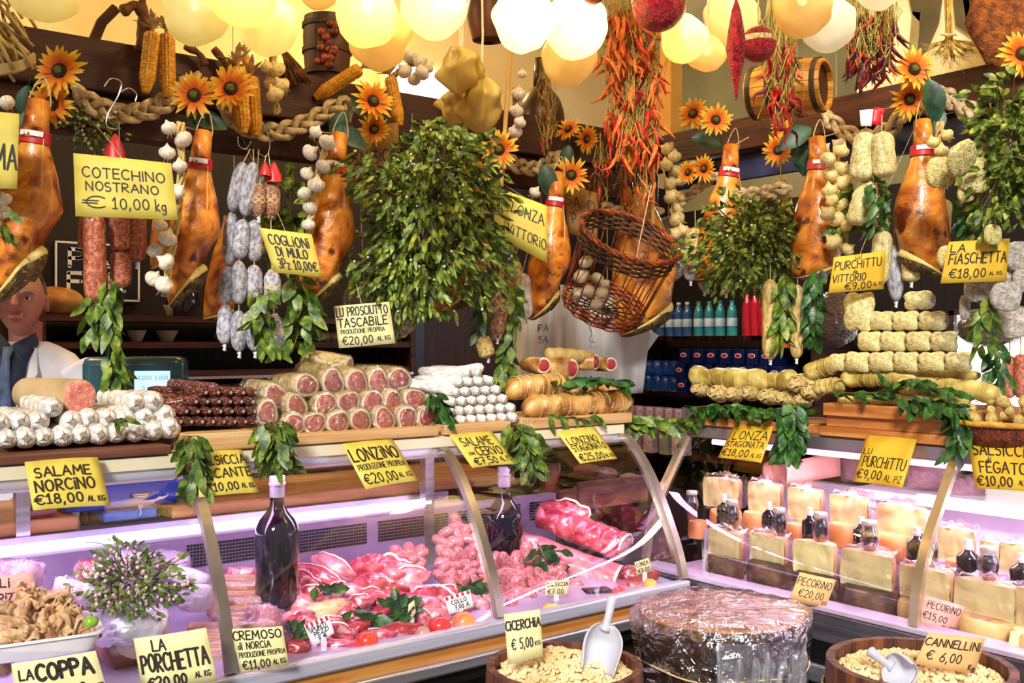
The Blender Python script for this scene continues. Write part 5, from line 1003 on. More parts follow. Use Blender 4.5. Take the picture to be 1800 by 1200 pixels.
# tied lonza rolls
LON = M('lonza_roll', '#6e4218', '#dcb068', sc=14, c3='#b07c3c', rough=.42, bump=.3, bsc=24, coat=.25, spots='#e8d4a0', ssc=24, sth=.62, var=.06)
def roll(name, label, p, q, r, where, mat=LON, rings=14, group=None, where2=None, lump=.1, tw=True):
    a = at(*p, **where); b = at(*q, **(where2 or where)); r = r/ppm(a); t = thing(name, label, 'cured meat', a, group); d = (b-a); n = 26; sd = ru(0, 9)
    def rr(f): return r*(min(1, f/.10+.25)**.5)*(min(1, (1-f)/.10+.25)**.5)*(1+lump*NZ.noise(V((f*5+sd, 0, 0))))*(1-.05*(abs(math.sin(f*PI*rings))<.25)*tw)
    mb = MB(); mb.tube([d*(i/n)+V((0, 0, .004*math.sin(i+sd))) for i in range(n+1)], [rr(i/n) for i in range(n+1)], 18); part('meat', mb, mat, t, ang=180)
    if tw:
        mb = MB(); s, u, _ = frame(d)
        for i in range(rings): f = .06+.88*(i+.5)/rings; k = rr(f)*1.04; mb.tube([d*f+(s*math.cos(j*PI/9)+u*math.sin(j*PI/9))*k for j in range(19)], .0011, 4)
        part('twine', mb, TWINE, t, ang=180)
    return t
roll('lonza_roll', 'long tied lonza roll lying on the pale board', (922, 716), (1108, 704), 21, dict(b=2.56)); roll('lonza_roll', 'short tied lonza roll with leaves on it', (893, 682), (990, 676), 21, dict(b=2.60), rings=9)
roll('lonza_roll', 'tied lonza roll under the cut hams, half behind leaves', (985, 690), (1085, 684), 17, dict(b=2.66), rings=9); roll('lonza_roll', 'pepper crusted lonza piece lying over the cut hams', (960, 622), (1040, 628), 12, dict(b=2.70), SAU['pale'], rings=6)
def cutham(label, p, q, r, b0):
    a = at(*p, b=b0); k = ppm(a); bq = at(*q, b=b0+.12); d = (a-bq); t = thing('cut_ham', label, 'cured meat', a, 'cut hams on the tied lonza'); r = r/k
    part('rind', MB().tube([V((0, 0, 0)), d*-.2, d*-.6, d*-.92, -d], [r*.97, r, r*.95, r*.75, r*.3], 20), LON, t)
    X = rotd(d+TOCAM*.12); f = MB(); f.lathe([(r*.97, 0), (r*.9, .004), (r*.72, .005)], 20, X=X); part('fat_edge', f, CFAT, t)
    part('cut_face', MB().ball((0, 0, .003), (r*.74, r*.74, .004), 20, 6, X=X), MEATF, t)
cutham('cut ham piece with heart shaped face above the leaves', (1003, 648), (935, 642), 19, 2.64); cutham('film wrapped cut ham piece behind the heart shaped one', (1045, 636), (965, 634), 15, 2.68); cutham('outermost cut ham piece over the leaves', (1073, 640), (1035, 640), 13, 2.66); cutham('ham piece lying behind on the short lonza roll', (955, 642), (920, 640), 15, 2.68)
# ---- the cheese case: planks, lonza logs, purchittu pillows
def plank(label, x0, x1, z0, z1, a0=2.665, a1=2.96):
    b0, b1 = at(x0, 770, a=a0).y, at(x1, 770, a=a0).y
    solo('display_board', MB().box((0, 0, (z1-z0)/2), (a1-a0, abs(b1-b0), z1-z0)), PLANKY, label, 'board', ((a0+a1)/2, (b0+b1)/2, z0), 'planks on the cheese case', bev=.003)
plank('lowest of three stacked warm planks on the cheese case', 1440, 1712, 1.262, 1.29); plank('middle of three stacked warm planks on the cheese case', 1452, 1706, 1.290, 1.324, 2.68); plank('uppermost of three stacked warm planks on the cheese case', 1446, 1712, 1.324, 1.362)
plank('warm plank under the knotted lonza pieces', 1236, 1420, 1.262, 1.292)
YLON = M('yellow_lonza', '#8a7630', '#e2d48c', sc=14, c3='#c0aa58', rough=.45, bump=.3, bsc=30, coat=.15, spots='#8a7030', ssc=30, sth=.64, var=.06)
roll('lonza_log', 'thin yellowish lonza log at the bottom of the stack', (1475, 704), (1704, 706), 11, dict(a=2.72), YLON, 16); roll('lonza_log', 'long lonza log with pointed end under the pillows', (1575, 678), (1755, 690), 17, dict(a=2.73), YLON, 16); roll('lonza_log', 'lonza log lying behind the pointed one', (1480, 666), (1610, 664), 13, dict(a=2.78), YLON, 10); roll('lonza_log', 'lonza log carrying the pillow rows', (1540, 662), (1722, 662), 10, dict(a=2.84), YLON, 12)
roll('lonza_piece', 'yellow tied lonza lying over the knotted ends', (1216, 662), (1350, 668), 17, dict(a=2.78), YLON, 5, lump=.7); roll('lonza_piece', 'second yellow tied lonza beside the pillow stack', (1330, 672), (1440, 668), 15, dict(a=2.80), YLON, 4, lump=.7); roll('lonza_piece', 'plump yellow lonza leaning on the pillow stack', (1420, 655), (1468, 640), 15, dict(a=2.78), YLON, 4); roll('lonza_piece', 'short yellow lonza under the plump one', (1436, 680), (1478, 676), 13, dict(a=2.74), YLON, 4)
KN = M('knotted_casing', '#7a5a28', '#ecdcac', sc=40, c3='#c8ac68', rough=.5, bump=.7, bsc=70, spots='#4e3010', ssc=45, sth=.56, var=.1, coat=.2)
for i, (x, y, r) in enumerate([(1222, 684, 12), (1254, 690, 16), (1284, 692, 14), (1312, 690, 14), (1342, 696, 15), (1372, 700, 14), (1395, 674, 17), (1418, 688, 14), (1402, 704, 13)]):
    o = at(x, y, a=2.72); r = r/ppm(o); t = thing('knotted_lonza', 'knotted spotted lonza end, %s from the left along the leafy plank' % nth(i), 'cured meat', o, 'knotted lonza ends on the cheese case', rot=rotd(V((-1, ru(-.3, .1), .1))))
    part('casing', MB().ball((0, 0, -r*1.2), (r, r, r*1.8), 18, 14, fn=lambda p, q: p*(1+.14*NZ.noise(q*2+V((i, 0, 0)))-.25*max(0, q.z-.8))), KN, t, ang=180)
    part('tie', MB().tube([V((.5*r*math.cos(j*.7), .5*r*math.sin(j*.7), r*.42)) for j in range(10)], .0016, 4), TWINE, t)
def pil(p, q):
    e = max(abs(q.x), abs(q.z)); c = abs(q.x*q.z); return V((p.x*(1+.62*c), p.y*(1-.45*c), p.z*(1+.55*c)))*(1+.06*NZ.noise(q*3))
PIL = [MB().ball((0, 0, 0), (1, .8, .86), 30, 20, e=.84, fn=lambda p, q: pil(p, q)+V((.05*NZ.noise(q*2+V((k*7, 0, 0))), 0, .05*NZ.noise(q*2+V((0, k*5, 0)))))).mesh('casing', SAU['spot'], 180) for k in range(4)]
PFM = MB().ball((.25, .1, 0), (1.08, .85, .95), 24, 16, e=.7, fn=lambda p, q: p*(1+.07*NZ.noise(q*4))).mesh('clear_film', film('pillow_film', '#f2f2f6', rough=.1, bump=.7, bsc=5, base=.05, edge=.55), 180)
def pillow(label, x, y, w_, h, a, wrap=False):
    o = at(x, y, a=a); k = ppm(o); t = thing('pillow_salami', label, 'salami', o, 'pillow shaped purchittu stack', rot=Mx.Rotation(-PI/2+ru(-.15, .15), 4, 'Z') @ Mx.Rotation(ru(-.08, .08), 4, 'Y'))
    c = link('casing', R.choice(PIL), t); c.scale = (w_/k, w_/k*.9, h/k)
    if wrap: f = link('clear_film', PFM, t); f.scale = (w_/k, w_/k*.9, h/k)
for nm, y, h, xs, a in (('bottom', 636, 18, (1508, 1550, 1593, 1638, 1684), 2.76), ('second', 600, 18, (1529, 1570, 1615, 1659), 2.78), ('third', 564, 17.5, (1550, 1592, 1638), 2.80), ('top', 528, 17, (1614,), 2.82)):
    for i, x in enumerate(xs): pillow('peppered pillow shaped salami, %s from the left in the %s row' % (nth(i), nm) if len(xs) > 1 else 'peppered pillow shaped salami alone at the stack top', x, y, 21, h, a, i == len(xs)-1)
pillow('tall upright pillow salami leaning on the stack side', 1510, 548, 24, 35, 2.79)
pillow('small pillow salami at the stack foot beside the lonza', 1475, 637, 16, 16, 2.78)
# basket of small sausage nuggets at the edge
o = at(1772, 742, a=2.74); k = ppm(o); t = thing('sausage_basket', 'shallow wicker basket of little sausages at the picture edge', 'basket', o)
part('rim', MB().tube([V((.12*math.cos(2*PI*i/48), .17*math.sin(2*PI*i/48), .0)) for i in range(49)], .008, 8), M('yellow_wicker', '#b07a24', '#e2b04e', sc=40, rough=.5, bump=.5, var=0), t)
part('bowl', MB().lathe([(.115, -.005), (.11, -.03), (.09, -.06), (.07, -.072), (.001, -.072)], 36, fn=lambda p: V((p.x, p.y*1.4, p.z))), M('brown_wicker', '#3a140c', '#8a3a24', sc=50, rough=.5, bump=.8, bsc=120, var=0), t)
NUG = [MB().ball((0, 0, 0), (1, .8, .8), 14, 10, fn=lambda p, q: p*(1+.2*NZ.noise(q*2+V((k*3, 0, 0))))).mesh('nugget', SAU['pale'], 180) for k in range(3)]
c0 = o; i = 0
for ly, rr in ((0, .13), (1, .10), (2, .06)):
    n = (14, 10, 5)[ly]
    for j in range(n):
        f = 2*PI*j/n+ly; q = link('little_sausage', R.choice(NUG), None, c0+V((rr*.8*math.cos(f)*ru(.6, 1), rr*1.15*math.sin(f)*ru(.6, 1), .012+ly*.022))); q.scale = (.017*ru(.8, 1.2),)*3; q.rotation_euler = (ru(0, 6), ru(0, 6), ru(0, 6))
        tag(q, 'little pale sausage in the edge basket, %s layer, %s round the heap' % (('lowest', 'middle', 'upper')[ly], nth(j)), 'sausage', 'little sausages in the edge basket')
# ---- bay bunches on the case tops
bay('bay leaf bunch hanging between the dark board and the red sausages', [(330, 765), (340, 800), (350, 855)], 40, dict(b=2.44), 42, .9); bay('bay leaf bunch beside the piccante card', [(480, 740), (486, 775), (490, 815)], 46, dict(b=2.44), 42, 1.1, width=.28)
bay('bay leaf bunch between the lonzino and white sausages', [(755, 690), (775, 715), (785, 740)], 26, dict(b=2.53), 34, .6, True); bay('bay leaf bunch between the deer salami and stagionato cards', [(905, 745), (925, 775), (940, 825)], 44, dict(b=2.43), 40, .9)
bay('bay leaves lying on the upper tied lonza', [(975, 680), (1030, 668), (1095, 672)], 36, dict(b=2.55), 36, .7, True, droop=.2); bay('bay leaf tips along the pale board edge', [(960, 728), (1010, 735), (1050, 732)], 12, dict(b=2.50), 34, .4)
bay('bay garland bridging the two cases', [(1095, 730), (1130, 738), (1170, 745), (1225, 735)], 44, dict(d=3.55), 40, .9, width=.28); bay('bay leaf bunch above the golden lonza card', [(1215, 715), (1262, 715), (1320, 722), (1400, 718)], 56, dict(a=2.66), 38, .8, True)
bay('bay leaf bunch hanging over the pink cloth', [(1395, 710), (1390, 755), (1385, 800)], 46, dict(a=2.62), 38, .8, True, width=.28); bay('bay leaf trail in front of the lonza logs', [(1460, 690), (1540, 690), (1590, 672), (1680, 690)], 26, dict(a=2.66), 36, .5, True, droop=.3)
bay('bay leaf trail drooping to the fegato card', [(1585, 700), (1640, 712), (1690, 730), (1680, 790)], 40, dict(a=2.64), 40, .7, True, width=.3); bay('single bay sprig on the white salami', [(195, 740), (215, 735)], 4, dict(b=2.52), 30, .5)
# ---- price cards along the rails
PLM = (V((0, 2.478, 1.262)), V((0, -.80, .60))); PLC = (V((2.648, 0, 1.25)), V((-.84, 0, .54)))
sign('yellow card reading salame norcino below the dark board', [(43, 812), (172, 803), (194, 888), (58, 897)], [('SALAME', .10, .16, .84, .19, 1.2), ('NORCiNO', .08, .42, .86, .22, 1.3), ('€18,00', .04, .70, .66, .2, 1.2), ('AL KG', .72, .80, .95, .1, .8)], PLM, mm=3.6)
sign('yellow card for hot sausage, half covered by bay leaves', [(342, 796), (425, 790), (455, 865), (350, 874)], [('SALSiCCiA', -.02, .12, .98, .2, 1.2), ('PiCCANTE', -.02, .42, 1.0, .2, 1.2), ('€10,00', .12, .72, .68, .19, 1.2), ('AL KG', .74, .78, .97, .1, .8)], PLM, mm=3.2)
sign('yellow card reading lonzino of own production below the wrapped pile', [(600, 780), (690, 772), (735, 844), (643, 860)], [('LONZiNO', .05, .16, .93, .26, 1.8), ('PRODUZiONE PROPRiA', .06, .50, .95, .12, .8), ('€20,00', .06, .70, .66, .22, 1.3), ('AL KG', .70, .78, .95, .1, .8)], PLM, mm=3.2)
sign('yellow card reading salame con cervo below the white sausages', [(790, 764), (865, 758), (908, 815), (830, 822)], [('SALAME', .12, .14, .80, .24, 1.2), ('con', .12, .52, .24, .12, .8), ('CERVO', .30, .44, .88, .24, 1.4), ('€7,50', .12, .74, .62, .2, 1.2), ('AL PZ', .70, .76, .96, .13, .8)], PLM, mm=3.2)
sign('yellow card reading lonzino stagionato below the tied lonza', [(978, 758), (1045, 750), (1085, 806), (1020, 815)], [('LONZiNO', .08, .24, .84, .2, 1.2), ('STAGiONATO', .06, .48, .92, .18, 1.1), ('€25,00', .08, .74, .70, .2, 1.2), ('AL KG', .74, .82, .96, .1, .7)], PLM, mm=3.2)
sign('golden card reading lonza stagionata beside the case corner', [(1290, 748), (1362, 744), (1338, 813), (1262, 804)], [('LONZA', .14, .22, .96, .22, 1.2), ('STAGiONATA', .06, .50, .94, .16, 1), ('€18,00', .05, .72, .68, .2, 1.2), ('AL KG', .74, .8, .96, .1, .7)], PLC, 'g', mm=3)
sign('golden card reading lu purchittu under the stacked planks', [(1523, 765), (1612, 772), (1586, 857), (1499, 846)], [('LU', .06, .28, .22, .12, .9), ('PURCHiTTU', .10, .45, .94, .22, 1.2), ('€9,00', .05, .72, .56, .19, 1.2), ('AL PZ', .62, .80, .94, .13, .8)], PLC, 'g', mm=3)
sign('golden card reading salsiccia di fegato at the picture edge', [(1700, 772), (1822, 778), (1818, 865), (1715, 858)], [('SALSiCCiA', .06, .10, .98, .22, 1.3), ('di', .26, .36, .34, .12, .8), ('FEGATO', .14, .46, .88, .22, 1.3), ('€10,00', .06, .74, .66, .2, 1.3), ('AL KG', .76, .8, .96, .09, .7)], PLC, 'g', mm=3.2)
# ================================================================ inside the meat case
def mcb(x, y): k = (y-600)/(3197-x); return min(2.80, max(2.275, 2.82-.53*(k-.135)/.075))
def mc_at(x, y): return at(x, y, b=mcb(x, y))
BUT = M('butcher_board', '#8e5a32', '#c08858', sc=3, stretch=(1, 10, 10), rough=.55, bump=.1, var=.05)
def cb_(label, x0, x1):
    a0, a1 = at(x0, 920, b=2.95).x, at(x1, 920, b=2.95).x; solo('cutting_board', MB().box((0, 0, .0195), (a1-a0, .42, .039)), BUT, label, 'board', ((a0+a1)/2, 3.16, 1.031), 'cutting boards behind the meat display', bev=.004)
cb_('thick cutting board carrying the red meat tray', -160, 138); cb_('long thick cutting board behind the tall wine bottle', 302, 905)
BLU = M('blue_enamel', '#2440a0', '#3a5cc4', sc=4, rough=.35, var=0); BLU2 = M('blue_plastic', '#2a6ac0', '#3a7ed2', rough=.4, var=0)
o = at(222, 893, b=2.98); o.z = 1.031; t = thing('counter_scale', 'blue electronic counter scale between the cutting boards', 'scale', o); k = ppm(o)
part('housing', MB().box((0, .1, .085), (172/k*1.22, .2, .088)), BLU, t, bev=.018); part('base', MB().box((.01, .07, .022), (.15, .16, .03)), BLU2, t, bev=.005)
part('nameplate', MB().box((.04, -.002, .075), (.058, .003, .014)), M('navy_plate', '#0e1230', '#161c44', var=0), t)
mb = MB()
for i in range(9): mb.box((.018+i*.0052, -.0045, .078), (.0034, .001, .003)).box((.021+i*.0046, -.0045, .072), (.003, .001, .0025))
part('plate_lettering', mb, STICK, t)
for i in range(5): part('vent_slot', MB().box((.045, -.001, .105+i*.0045), (.09-.012*i, .003, .0016)), BLU2, t)
part('tap', MB().box((.035, -.01, .045), (.014, .012, .01)).tube([V((.035, -.012, .04)), V((.037, -.014, .025)), V((.03, -.016, .018))], .003, 6), STEEL, t)
for sx in (-1, 1): part('foot', MB().lathe([(.012, 0), (.016, .02), (.012, .042)], 12), BLACK, t, loc=(sx*.1, .05, 0))
RAW = M('raw_meat', '#a02238', '#e67c8a', sc=16, c3='#cc4a60', rough=.3, bump=.25, bsc=30, coat=.4, spots='#f6c8cc', ssc=22, sth=.60, var=.14, dist=1.4); RAWD = M('dark_raw_meat', '#6e0c18', '#b02a36', sc=14, rough=.3, bump=.3, coat=.4, var=.1)
PORK = M('pale_pork', '#c06070', '#f0a8ac', sc=12, c3='#dc848e', rough=.35, bump=.2, coat=.3, spots='#fadedd', ssc=16, sth=.6, var=.08, dist=1); FATP = M('white_fat', '#ecd2cc', '#fbeee8', sc=14, rough=.4, coat=.2, var=.05)
FRS = M('fresh_sausage', '#a84854', '#e0949a', sc=3, c3='#c46c74', stretch=(1, 1, 4), rough=.3, bump=.18, bsc=6, coat=.45, spots='#f4c4c0', ssc=7, sth=.62, var=.12)
o = at(65, 905, b=3.0); o.z = 1.071; k = ppm(o); t = thing('meat_tray', 'shallow dark red tray on the cutting board', 'tray', o)
part('tray', MB().lathe([(.001, .004), (.05, .004), (.062, .022), (.066, .022), (.052, 0), (.001, 0)], 4, fn=lambda p: V((p.x*1.0, p.y*.9, p.z)), X=Mx.Rotation(PI/4, 4, 'Z')), M('dark_red_plastic', '#5e1420', '#7c2030', rough=.25, coat=.4, var=0), t, ang=20)
for i in range(6):
    q = link('meat_scrap', MB().ball((0, 0, 0), (.02, .014, .008), 12, 8, fn=lambda p, q: p*(1+.4*NZ.noise(q*2+V((i, 0, 0))))).mesh('meat_scrap', RAWD, 180), None, o+V((ru(-.035, .035), ru(-.03, .03), .014+.004*i))); q.rotation_euler = (0, 0, ru(0, 3)); tag(q, 'dark red meat scrap in the shallow tray', 'meat', 'meat scraps in the tray')
# wine bottles
WINE = M('dark_wine_glass', '#0a0410', '#180a22', rough=.06, coat=.6, var=0); CAPS = M('silver_capsule', '#a8a4b4', '#d0ccda', rough=.3, metal=.5, var=0)
def bottle(label, x, y0, y1, wpx, b_=None, a_=None, name='wine_bottle', cap=CAPS, capf=.16, grp=None, glassm=None):
    wh = dict(b=b_) if b_ else dict(a=a_); o = at(x, y1, **wh); k = ppm(o); h = (y1-y0)/k; r = wpx/2/k; t = thing(name, label, 'bottle', o, grp)
    part('body', MB().lathe([(.001, .002), (r*.9, 0), (r, .02*h), (r, .55*h), (r*.97, .6*h), (r*.8, .66*h), (r*.5, .72*h), (r*.34, .77*h), (r*.31, .84*h), (r*.30, .93*h), (r*.001, .935*h)], 32), glassm or WINE, t)
    part('capsule', MB().lathe([(r*.345, (1-capf)*h-.001), (r*.35, (1-capf*.45)*h), (r*.40, (1-capf*.43)*h), (r*.40, (1-capf*.33)*h), (r*.36, (1-capf*.32)*h), (r*.36, h), (r*.001, h)], 24), cap, t)
    return t
bottle('tall dark wine bottle in front of the perforated panel', 487, 836, 1062, 76, b_=2.58); bottle('second dark wine bottle behind the glass seam beside the pale sausages', 886, 820, 1035, 66, b_=2.66)
# meat lumps
def lump(label, x, y, rx, ry, mat=RAW, flat=.6, roll=0, fat=None, name='meat_cut', noise=.28, cat='meat', grp='raw meat on the case deck', yaw=0, lean=.4, b=None):
    o = at(x, y, b=b) if b else mc_at(x, y); k = ppm(o)/1.16; t = thing(name, label, cat, o, grp, Mx.Rotation(RZ+yaw, 4, 'Z') @ Mx.Rotation(-lean, 4, 'X') @ Mx.Rotation(math.radians(roll), 4, 'Y')); s = ru(0, 90); a, c = rx/k, ry/k
    f = lambda p, q: p*(1+noise*NZ.noise(q*1.7+V((s, 0, 0)))+noise*.5*NZ.noise(q*4+V((0, s, 0))))
    part('lean', MB().ball((0, 0, 0), (a, min(a, c)*flat*1.4, c), 28, 18, fn=f), mat, t, ang=180)
    if fat:
        mb = MB(); n = 15; mb.tube([f(V((a*math.cos(u)*.99, -min(a, c)*flat*.75, c*math.sin(u)*.99)), V((math.cos(u)*.86, -.5, math.sin(u)*.86))) for u in [fat[0]+(fat[1]-fat[0])*i/n for i in range(n+1)]], [c*.10*math.sin(PI*(i+.5)/(n+1))**.5 for i in range(n+1)], 8)
        part('fat_edge', mb, FATP, t, ang=180)
    return t
P3 = PI
for a in [('red rib slab lying at the back beside the tall bottle', 530, 1022, 34, 15, RAW, .5, 12, (.3, 2.6)), ('long rib slab crossing behind the bay leaves', 565, 1012, 42, 13, RAW, .5, 22, (.3, 2.7)), ('uppermost rib slab with a white fat streak', 588, 997, 36, 15, PORK, .5, 26, (.5, 2.6)), ('dark marbled chunk behind the rib slabs', 648, 1000, 32, 22, RAW, .8, -10, None), ('pink roast at the back of the meat heap', 690, 1005, 44, 24, RAW, .8, 8, (.8, 2.5)), ('meat chunk in the middle of the heap', 650, 1030, 36, 18, RAW, .8, -14, None),
          ('steak with a cream fat border leaning on the steel post', 715, 1022, 36, 20, PORK, .5, -22, (.2, 3.9)), ('small fat trimmed chunk under the rib slabs', 610, 1040, 26, 14, PORK, .8, 5, (2, 4)), ('large flat beef slab at the front of the heap', 705, 1062, 72, 20, RAW, .6, 6, (3.4, 5.6)), ('beef slab beside the white collo tag', 765, 1062, 44, 22, RAW, .6, 10, (.2, 2)), ('pink joint lying behind the tall bottle', 525, 1062, 32, 18, PORK, .8, 20, None), ('yellow fat chicken leg joint above the first tag', 560, 1075, 46, 15, M('poultry', '#e0a878', '#f2cfa0', sc=8, rough=.35, coat=.3, bump=.15, var=.05), .8, -10, None), ('red meat strip beside the yellow joint', 612, 1084, 34, 14, RAW, .8, 28, None), ('meat chunk at the front rim by the tomato', 592, 1115, 34, 18, RAW, .8, 12, (1, 3)), ('small lean chunk at the front rim beside the first tag', 530, 1100, 24, 20, RAW, .8, 0, None), ('dark trimmed meat at the front rim near the onion', 700, 1110, 40, 13, RAWD, .7, -6, None), ('short rib strip on the front rim', 590, 1135, 40, 9, RAW, .7, -4, None), ('red trimmings under the cremoso card', 520, 1140, 24, 14, RAWD, .8, 0, None), ('meat cube beneath the bay leaves', 655, 1050, 24, 14, RAW, .8, 0, (1, 3)), ('pork cut under the bay leaves at the front', 760, 1085, 30, 14, PORK, .6, 0, (3, 6))]: lump(*a)
# trimmed offcuts that fill the deck between the cuts
for i, (x, y, rx, ry) in enumerate([(545, 1045, 26, 14), (585, 1062, 26, 13), (628, 1062, 26, 14), (665, 1085, 28, 13), (735, 1085, 28, 14), (520, 1085, 24, 14), (575, 1098, 26, 13), (625, 1105, 24, 13), (665, 1118, 26, 11), (730, 1040, 26, 14), (780, 1045, 24, 13), (690, 1040, 26, 13), (800, 1066, 24, 13), (510, 1120, 22, 13), (560, 1125, 24, 12), (745, 1110, 22, 10), (505, 1040, 26, 16), (840, 1060, 20, 12)]):
    lump('trimmed offcut filling the meat heap, %s from the tall bottle onward' % nth(i), x, y, rx, ry, (RAW, PORK, RAW, RAWD)[i % 4], .8, ru(-25, 25), None if i % 2 else (ru(0, 2), ru(3, 4)), name='meat_offcut')
# fresh sausage heaps
FSM = [sausage_mesh('sausage', FRS, .30, bend=b, n=14, m=14, wob=.12, seed=i) for i, b in enumerate((.35, -.3, .1))]
def heap(nm, pts, where, r, L, grp):
    for i, p in enumerate(pts):
        x, y = p; b = mcb(x, y) if where is None else where(x, y); o = at(x, y, b=b); k = ppm(o); a = ru(-1.4, 1.4); o = o+TOCAM*(ru(-1.6, 1.6)*r/k); d = (RIGHT*math.cos(a)+UP*math.sin(a)+TOCAM*ru(-.25, .25)).normalized()*(L/k)
        s = link('fresh_sausage', R.choice(FSM), None, o); between(s, o-d*.5, o+d*.5, r/k*ru(.9, 1.1), roll=ru(0, 6)); tag(s, 'pink fresh sausage, %s from the peak in the %s' % (nth(i), nm), 'sausage', grp)
def fill(poly, n, mind):
    out = []; tries = 0
    xs = [p[0] for p in poly]; ys = [p[1] for p in poly]
    def inside(x, y):
        c = False; j = len(poly)-1
        for i in range(len(poly)):
            (xi, yi), (xj, yj) = poly[i], poly[j]
            if (yi > y) != (yj > y) and x < (xj-xi)*(y-yi)/(yj-yi)+xi: c = not c
            j = i
        return c
    while len(out) < n and tries < 6000:
        tries += 1; x, y = ru(min(xs), max(xs)), ru(min(ys), max(ys))
        if inside(x, y) and all(math.hypot(x-p, (y-q)*1.3) > mind for p, q in out): out.append((x, y))
    return sorted(out, key=lambda p: (round(p[1]/16), p[0]))
PB_ = lambda x, y: 2.72-.14*(y-920)/110
for nm, poly, n, md, f in (('tall heap behind the steel post', [(775, 945), (800, 918), (835, 930), (850, 975), (848, 1025), (775, 1030)], 36, 12.5, lambda x, y: 2.74-.22*(y-920)/110+.03*((x-812)/40)**2), ('small heap beside the steak', [(688, 975), (715, 960), (744, 962), (746, 1008), (700, 1005)], 12, 12, None), ('low heap under the pork loin', [(884, 985), (930, 968), (962, 985), (1003, 1030), (1000, 1066), (890, 1082)], 32, 15.5, lambda x, y: 2.58-.22*(y-970)/110), ('row behind the glass seam', [(850, 1000), (885, 985), (888, 1075), (858, 1075)], 9, 14, lambda x, y: 2.62-.2*(y-990)/90)):
    heap(nm, fill(poly, n, md), f, 9.6 if 'low' not in nm and 'row' not in nm else 12, 34 if 'low' not in nm and 'row' not in nm else 54, 'fresh sausage heaps in the meat case')
# pork loin and rack
def slab(label, p, q, r, b0, b1, mat, face_r=1.0, rack=False):
    a, c = at(*p, b=b0), at(*q, b=b1); k = ppm(a); r = r/k; t = thing('pork_rack' if rack else 'pork_loin', label, 'meat', a, None); d = c-a; n = 22; rings = []; s, u, _ = frame(d)
    for i in range(n+1):
        f = i/n; w = r*(1+.1*NZ.noise(V((f*5, 0, 3 if rack else 0)))); rg = []
        for j in range(24):
            g = 2*PI*j/24; rb = 1+(.07*math.sin(f*40) if rack and math.sin(g) > -.2 else 0)+.1*NZ.noise(V((math.cos(g)*2, math.sin(g)*2, f*6)))
            rg.append(d*f+s*(w*1.05*rb*math.cos(g))+u*(w*.8*rb*math.sin(g)))
        rings.append(rg)
    part('meat', MB().loft(rings), mat, t, ang=180); X = rotd(-d)
    part('cut_face', MB().ball((0, 0, .002), (r*.86, r*.66, .008), 24, 8, fn=lambda p, q: p*(1+.1*NZ.noise(q*2)), X=X), M('pork_cut_face', '#b4606a', '#dc9490', sc=14, rough=.35, coat=.3, bump=.2, spots='#f4d2cc', ssc=30, sth=.6, var=0), t, ang=180)
    part('fat_cap', MB().tube([V((r*1.0*math.cos(g), r*.76*math.sin(g), 0)) for g in [.1+3.0*i/14 for i in range(15)]], r*.09, 6, X=X), FATP, t)
    return t
slab('long pale pork loin with cut face under the rack', (1085, 1020), (905, 955), 33, 2.42, 2.72, PORK); slab('big pink pork rack with rib bones on top of the loin', (1098, 962), (955, 905), 31, 2.46, 2.74, RAW, rack=True)
lump('jagged rib edge standing up at the end of the pork rack', 990, 905, 40, 22, RAW, .5, 10, (0, 2), b=2.74); lump('dark meat piece under the lonza tag', 1120, 1010, 30, 14, RAWD, .7, 0, None, b=2.36); lump('pink meat pieces beside the loin at the rim', 1105, 1035, 26, 12, RAW, .8, 0, None, b=2.33)
solo('black_tray', MB().box((0, 0, 0), (.09, .06, .03)), BLACK, 'small black tray at the rim under the pork loin', 'tray', at(1050, 1043, b=2.33), rot=face(.3), bev=.006)
# fruit and vegetables
def fruit(label, x, y, r, c1, c2, name, cat='fruit', b=None, sq=.9):
    o = at(x, y, b=2.258); r = r/ppm(o); t = thing(name, label, cat, o)
    part('skin', MB().ball((0, 0, 0), (r, r, r*sq), 22, 14, fn=lambda p, q: p*(1-.12*max(0, q.z-.8)*5*.4)), M('skin_'+c1, '#'+c1, '#'+c2, sc=14, rough=.3, coat=.3, bump=.06, var=.05), t, ang=180)
    part('stem', MB().tube([V((0, 0, r*sq*.93)), V((.002, 0, r*sq*1.15))], .0016, 6), TWIG, t); return t
fruit('round red tomato at the front rim beside the first tag', 645, 1126, 20, 'c81c10', 'ee4a28', 'tomato'); fruit('red tomato between the onion and the peach', 773, 1100, 20, 'c81c20', 'e83a38', 'tomato'); fruit('orange peach carrying the collo tag', 815, 1093, 21, 'd8622a', 'f09a58', 'peach'); fruit('striped onion beside the green tag', 743, 1112, 14, '9c4a38', 'e0b090', 'onion', 'vegetable'); fruit('pink tomato at the rim beside the loin', 1088, 1042, 13, 'd03048', 'e85868', 'tomato', b=2.31); fruit('small lemon under the lonza tag', 1143, 1026, 12, 'e0a020', 'f4c848', 'lemon', b=2.31, sq=.8); fruit('lemon half at the rim under the sausage tag', 970, 1070, 17, 'e0b030', 'f6d868', 'lemon', b=2.31, sq=.6); fruit('green pepper beside the fried snack tray', 160, 1092, 13, '5a8a1a', '8ab83a', 'green_pepper', 'vegetable', b=2.42)
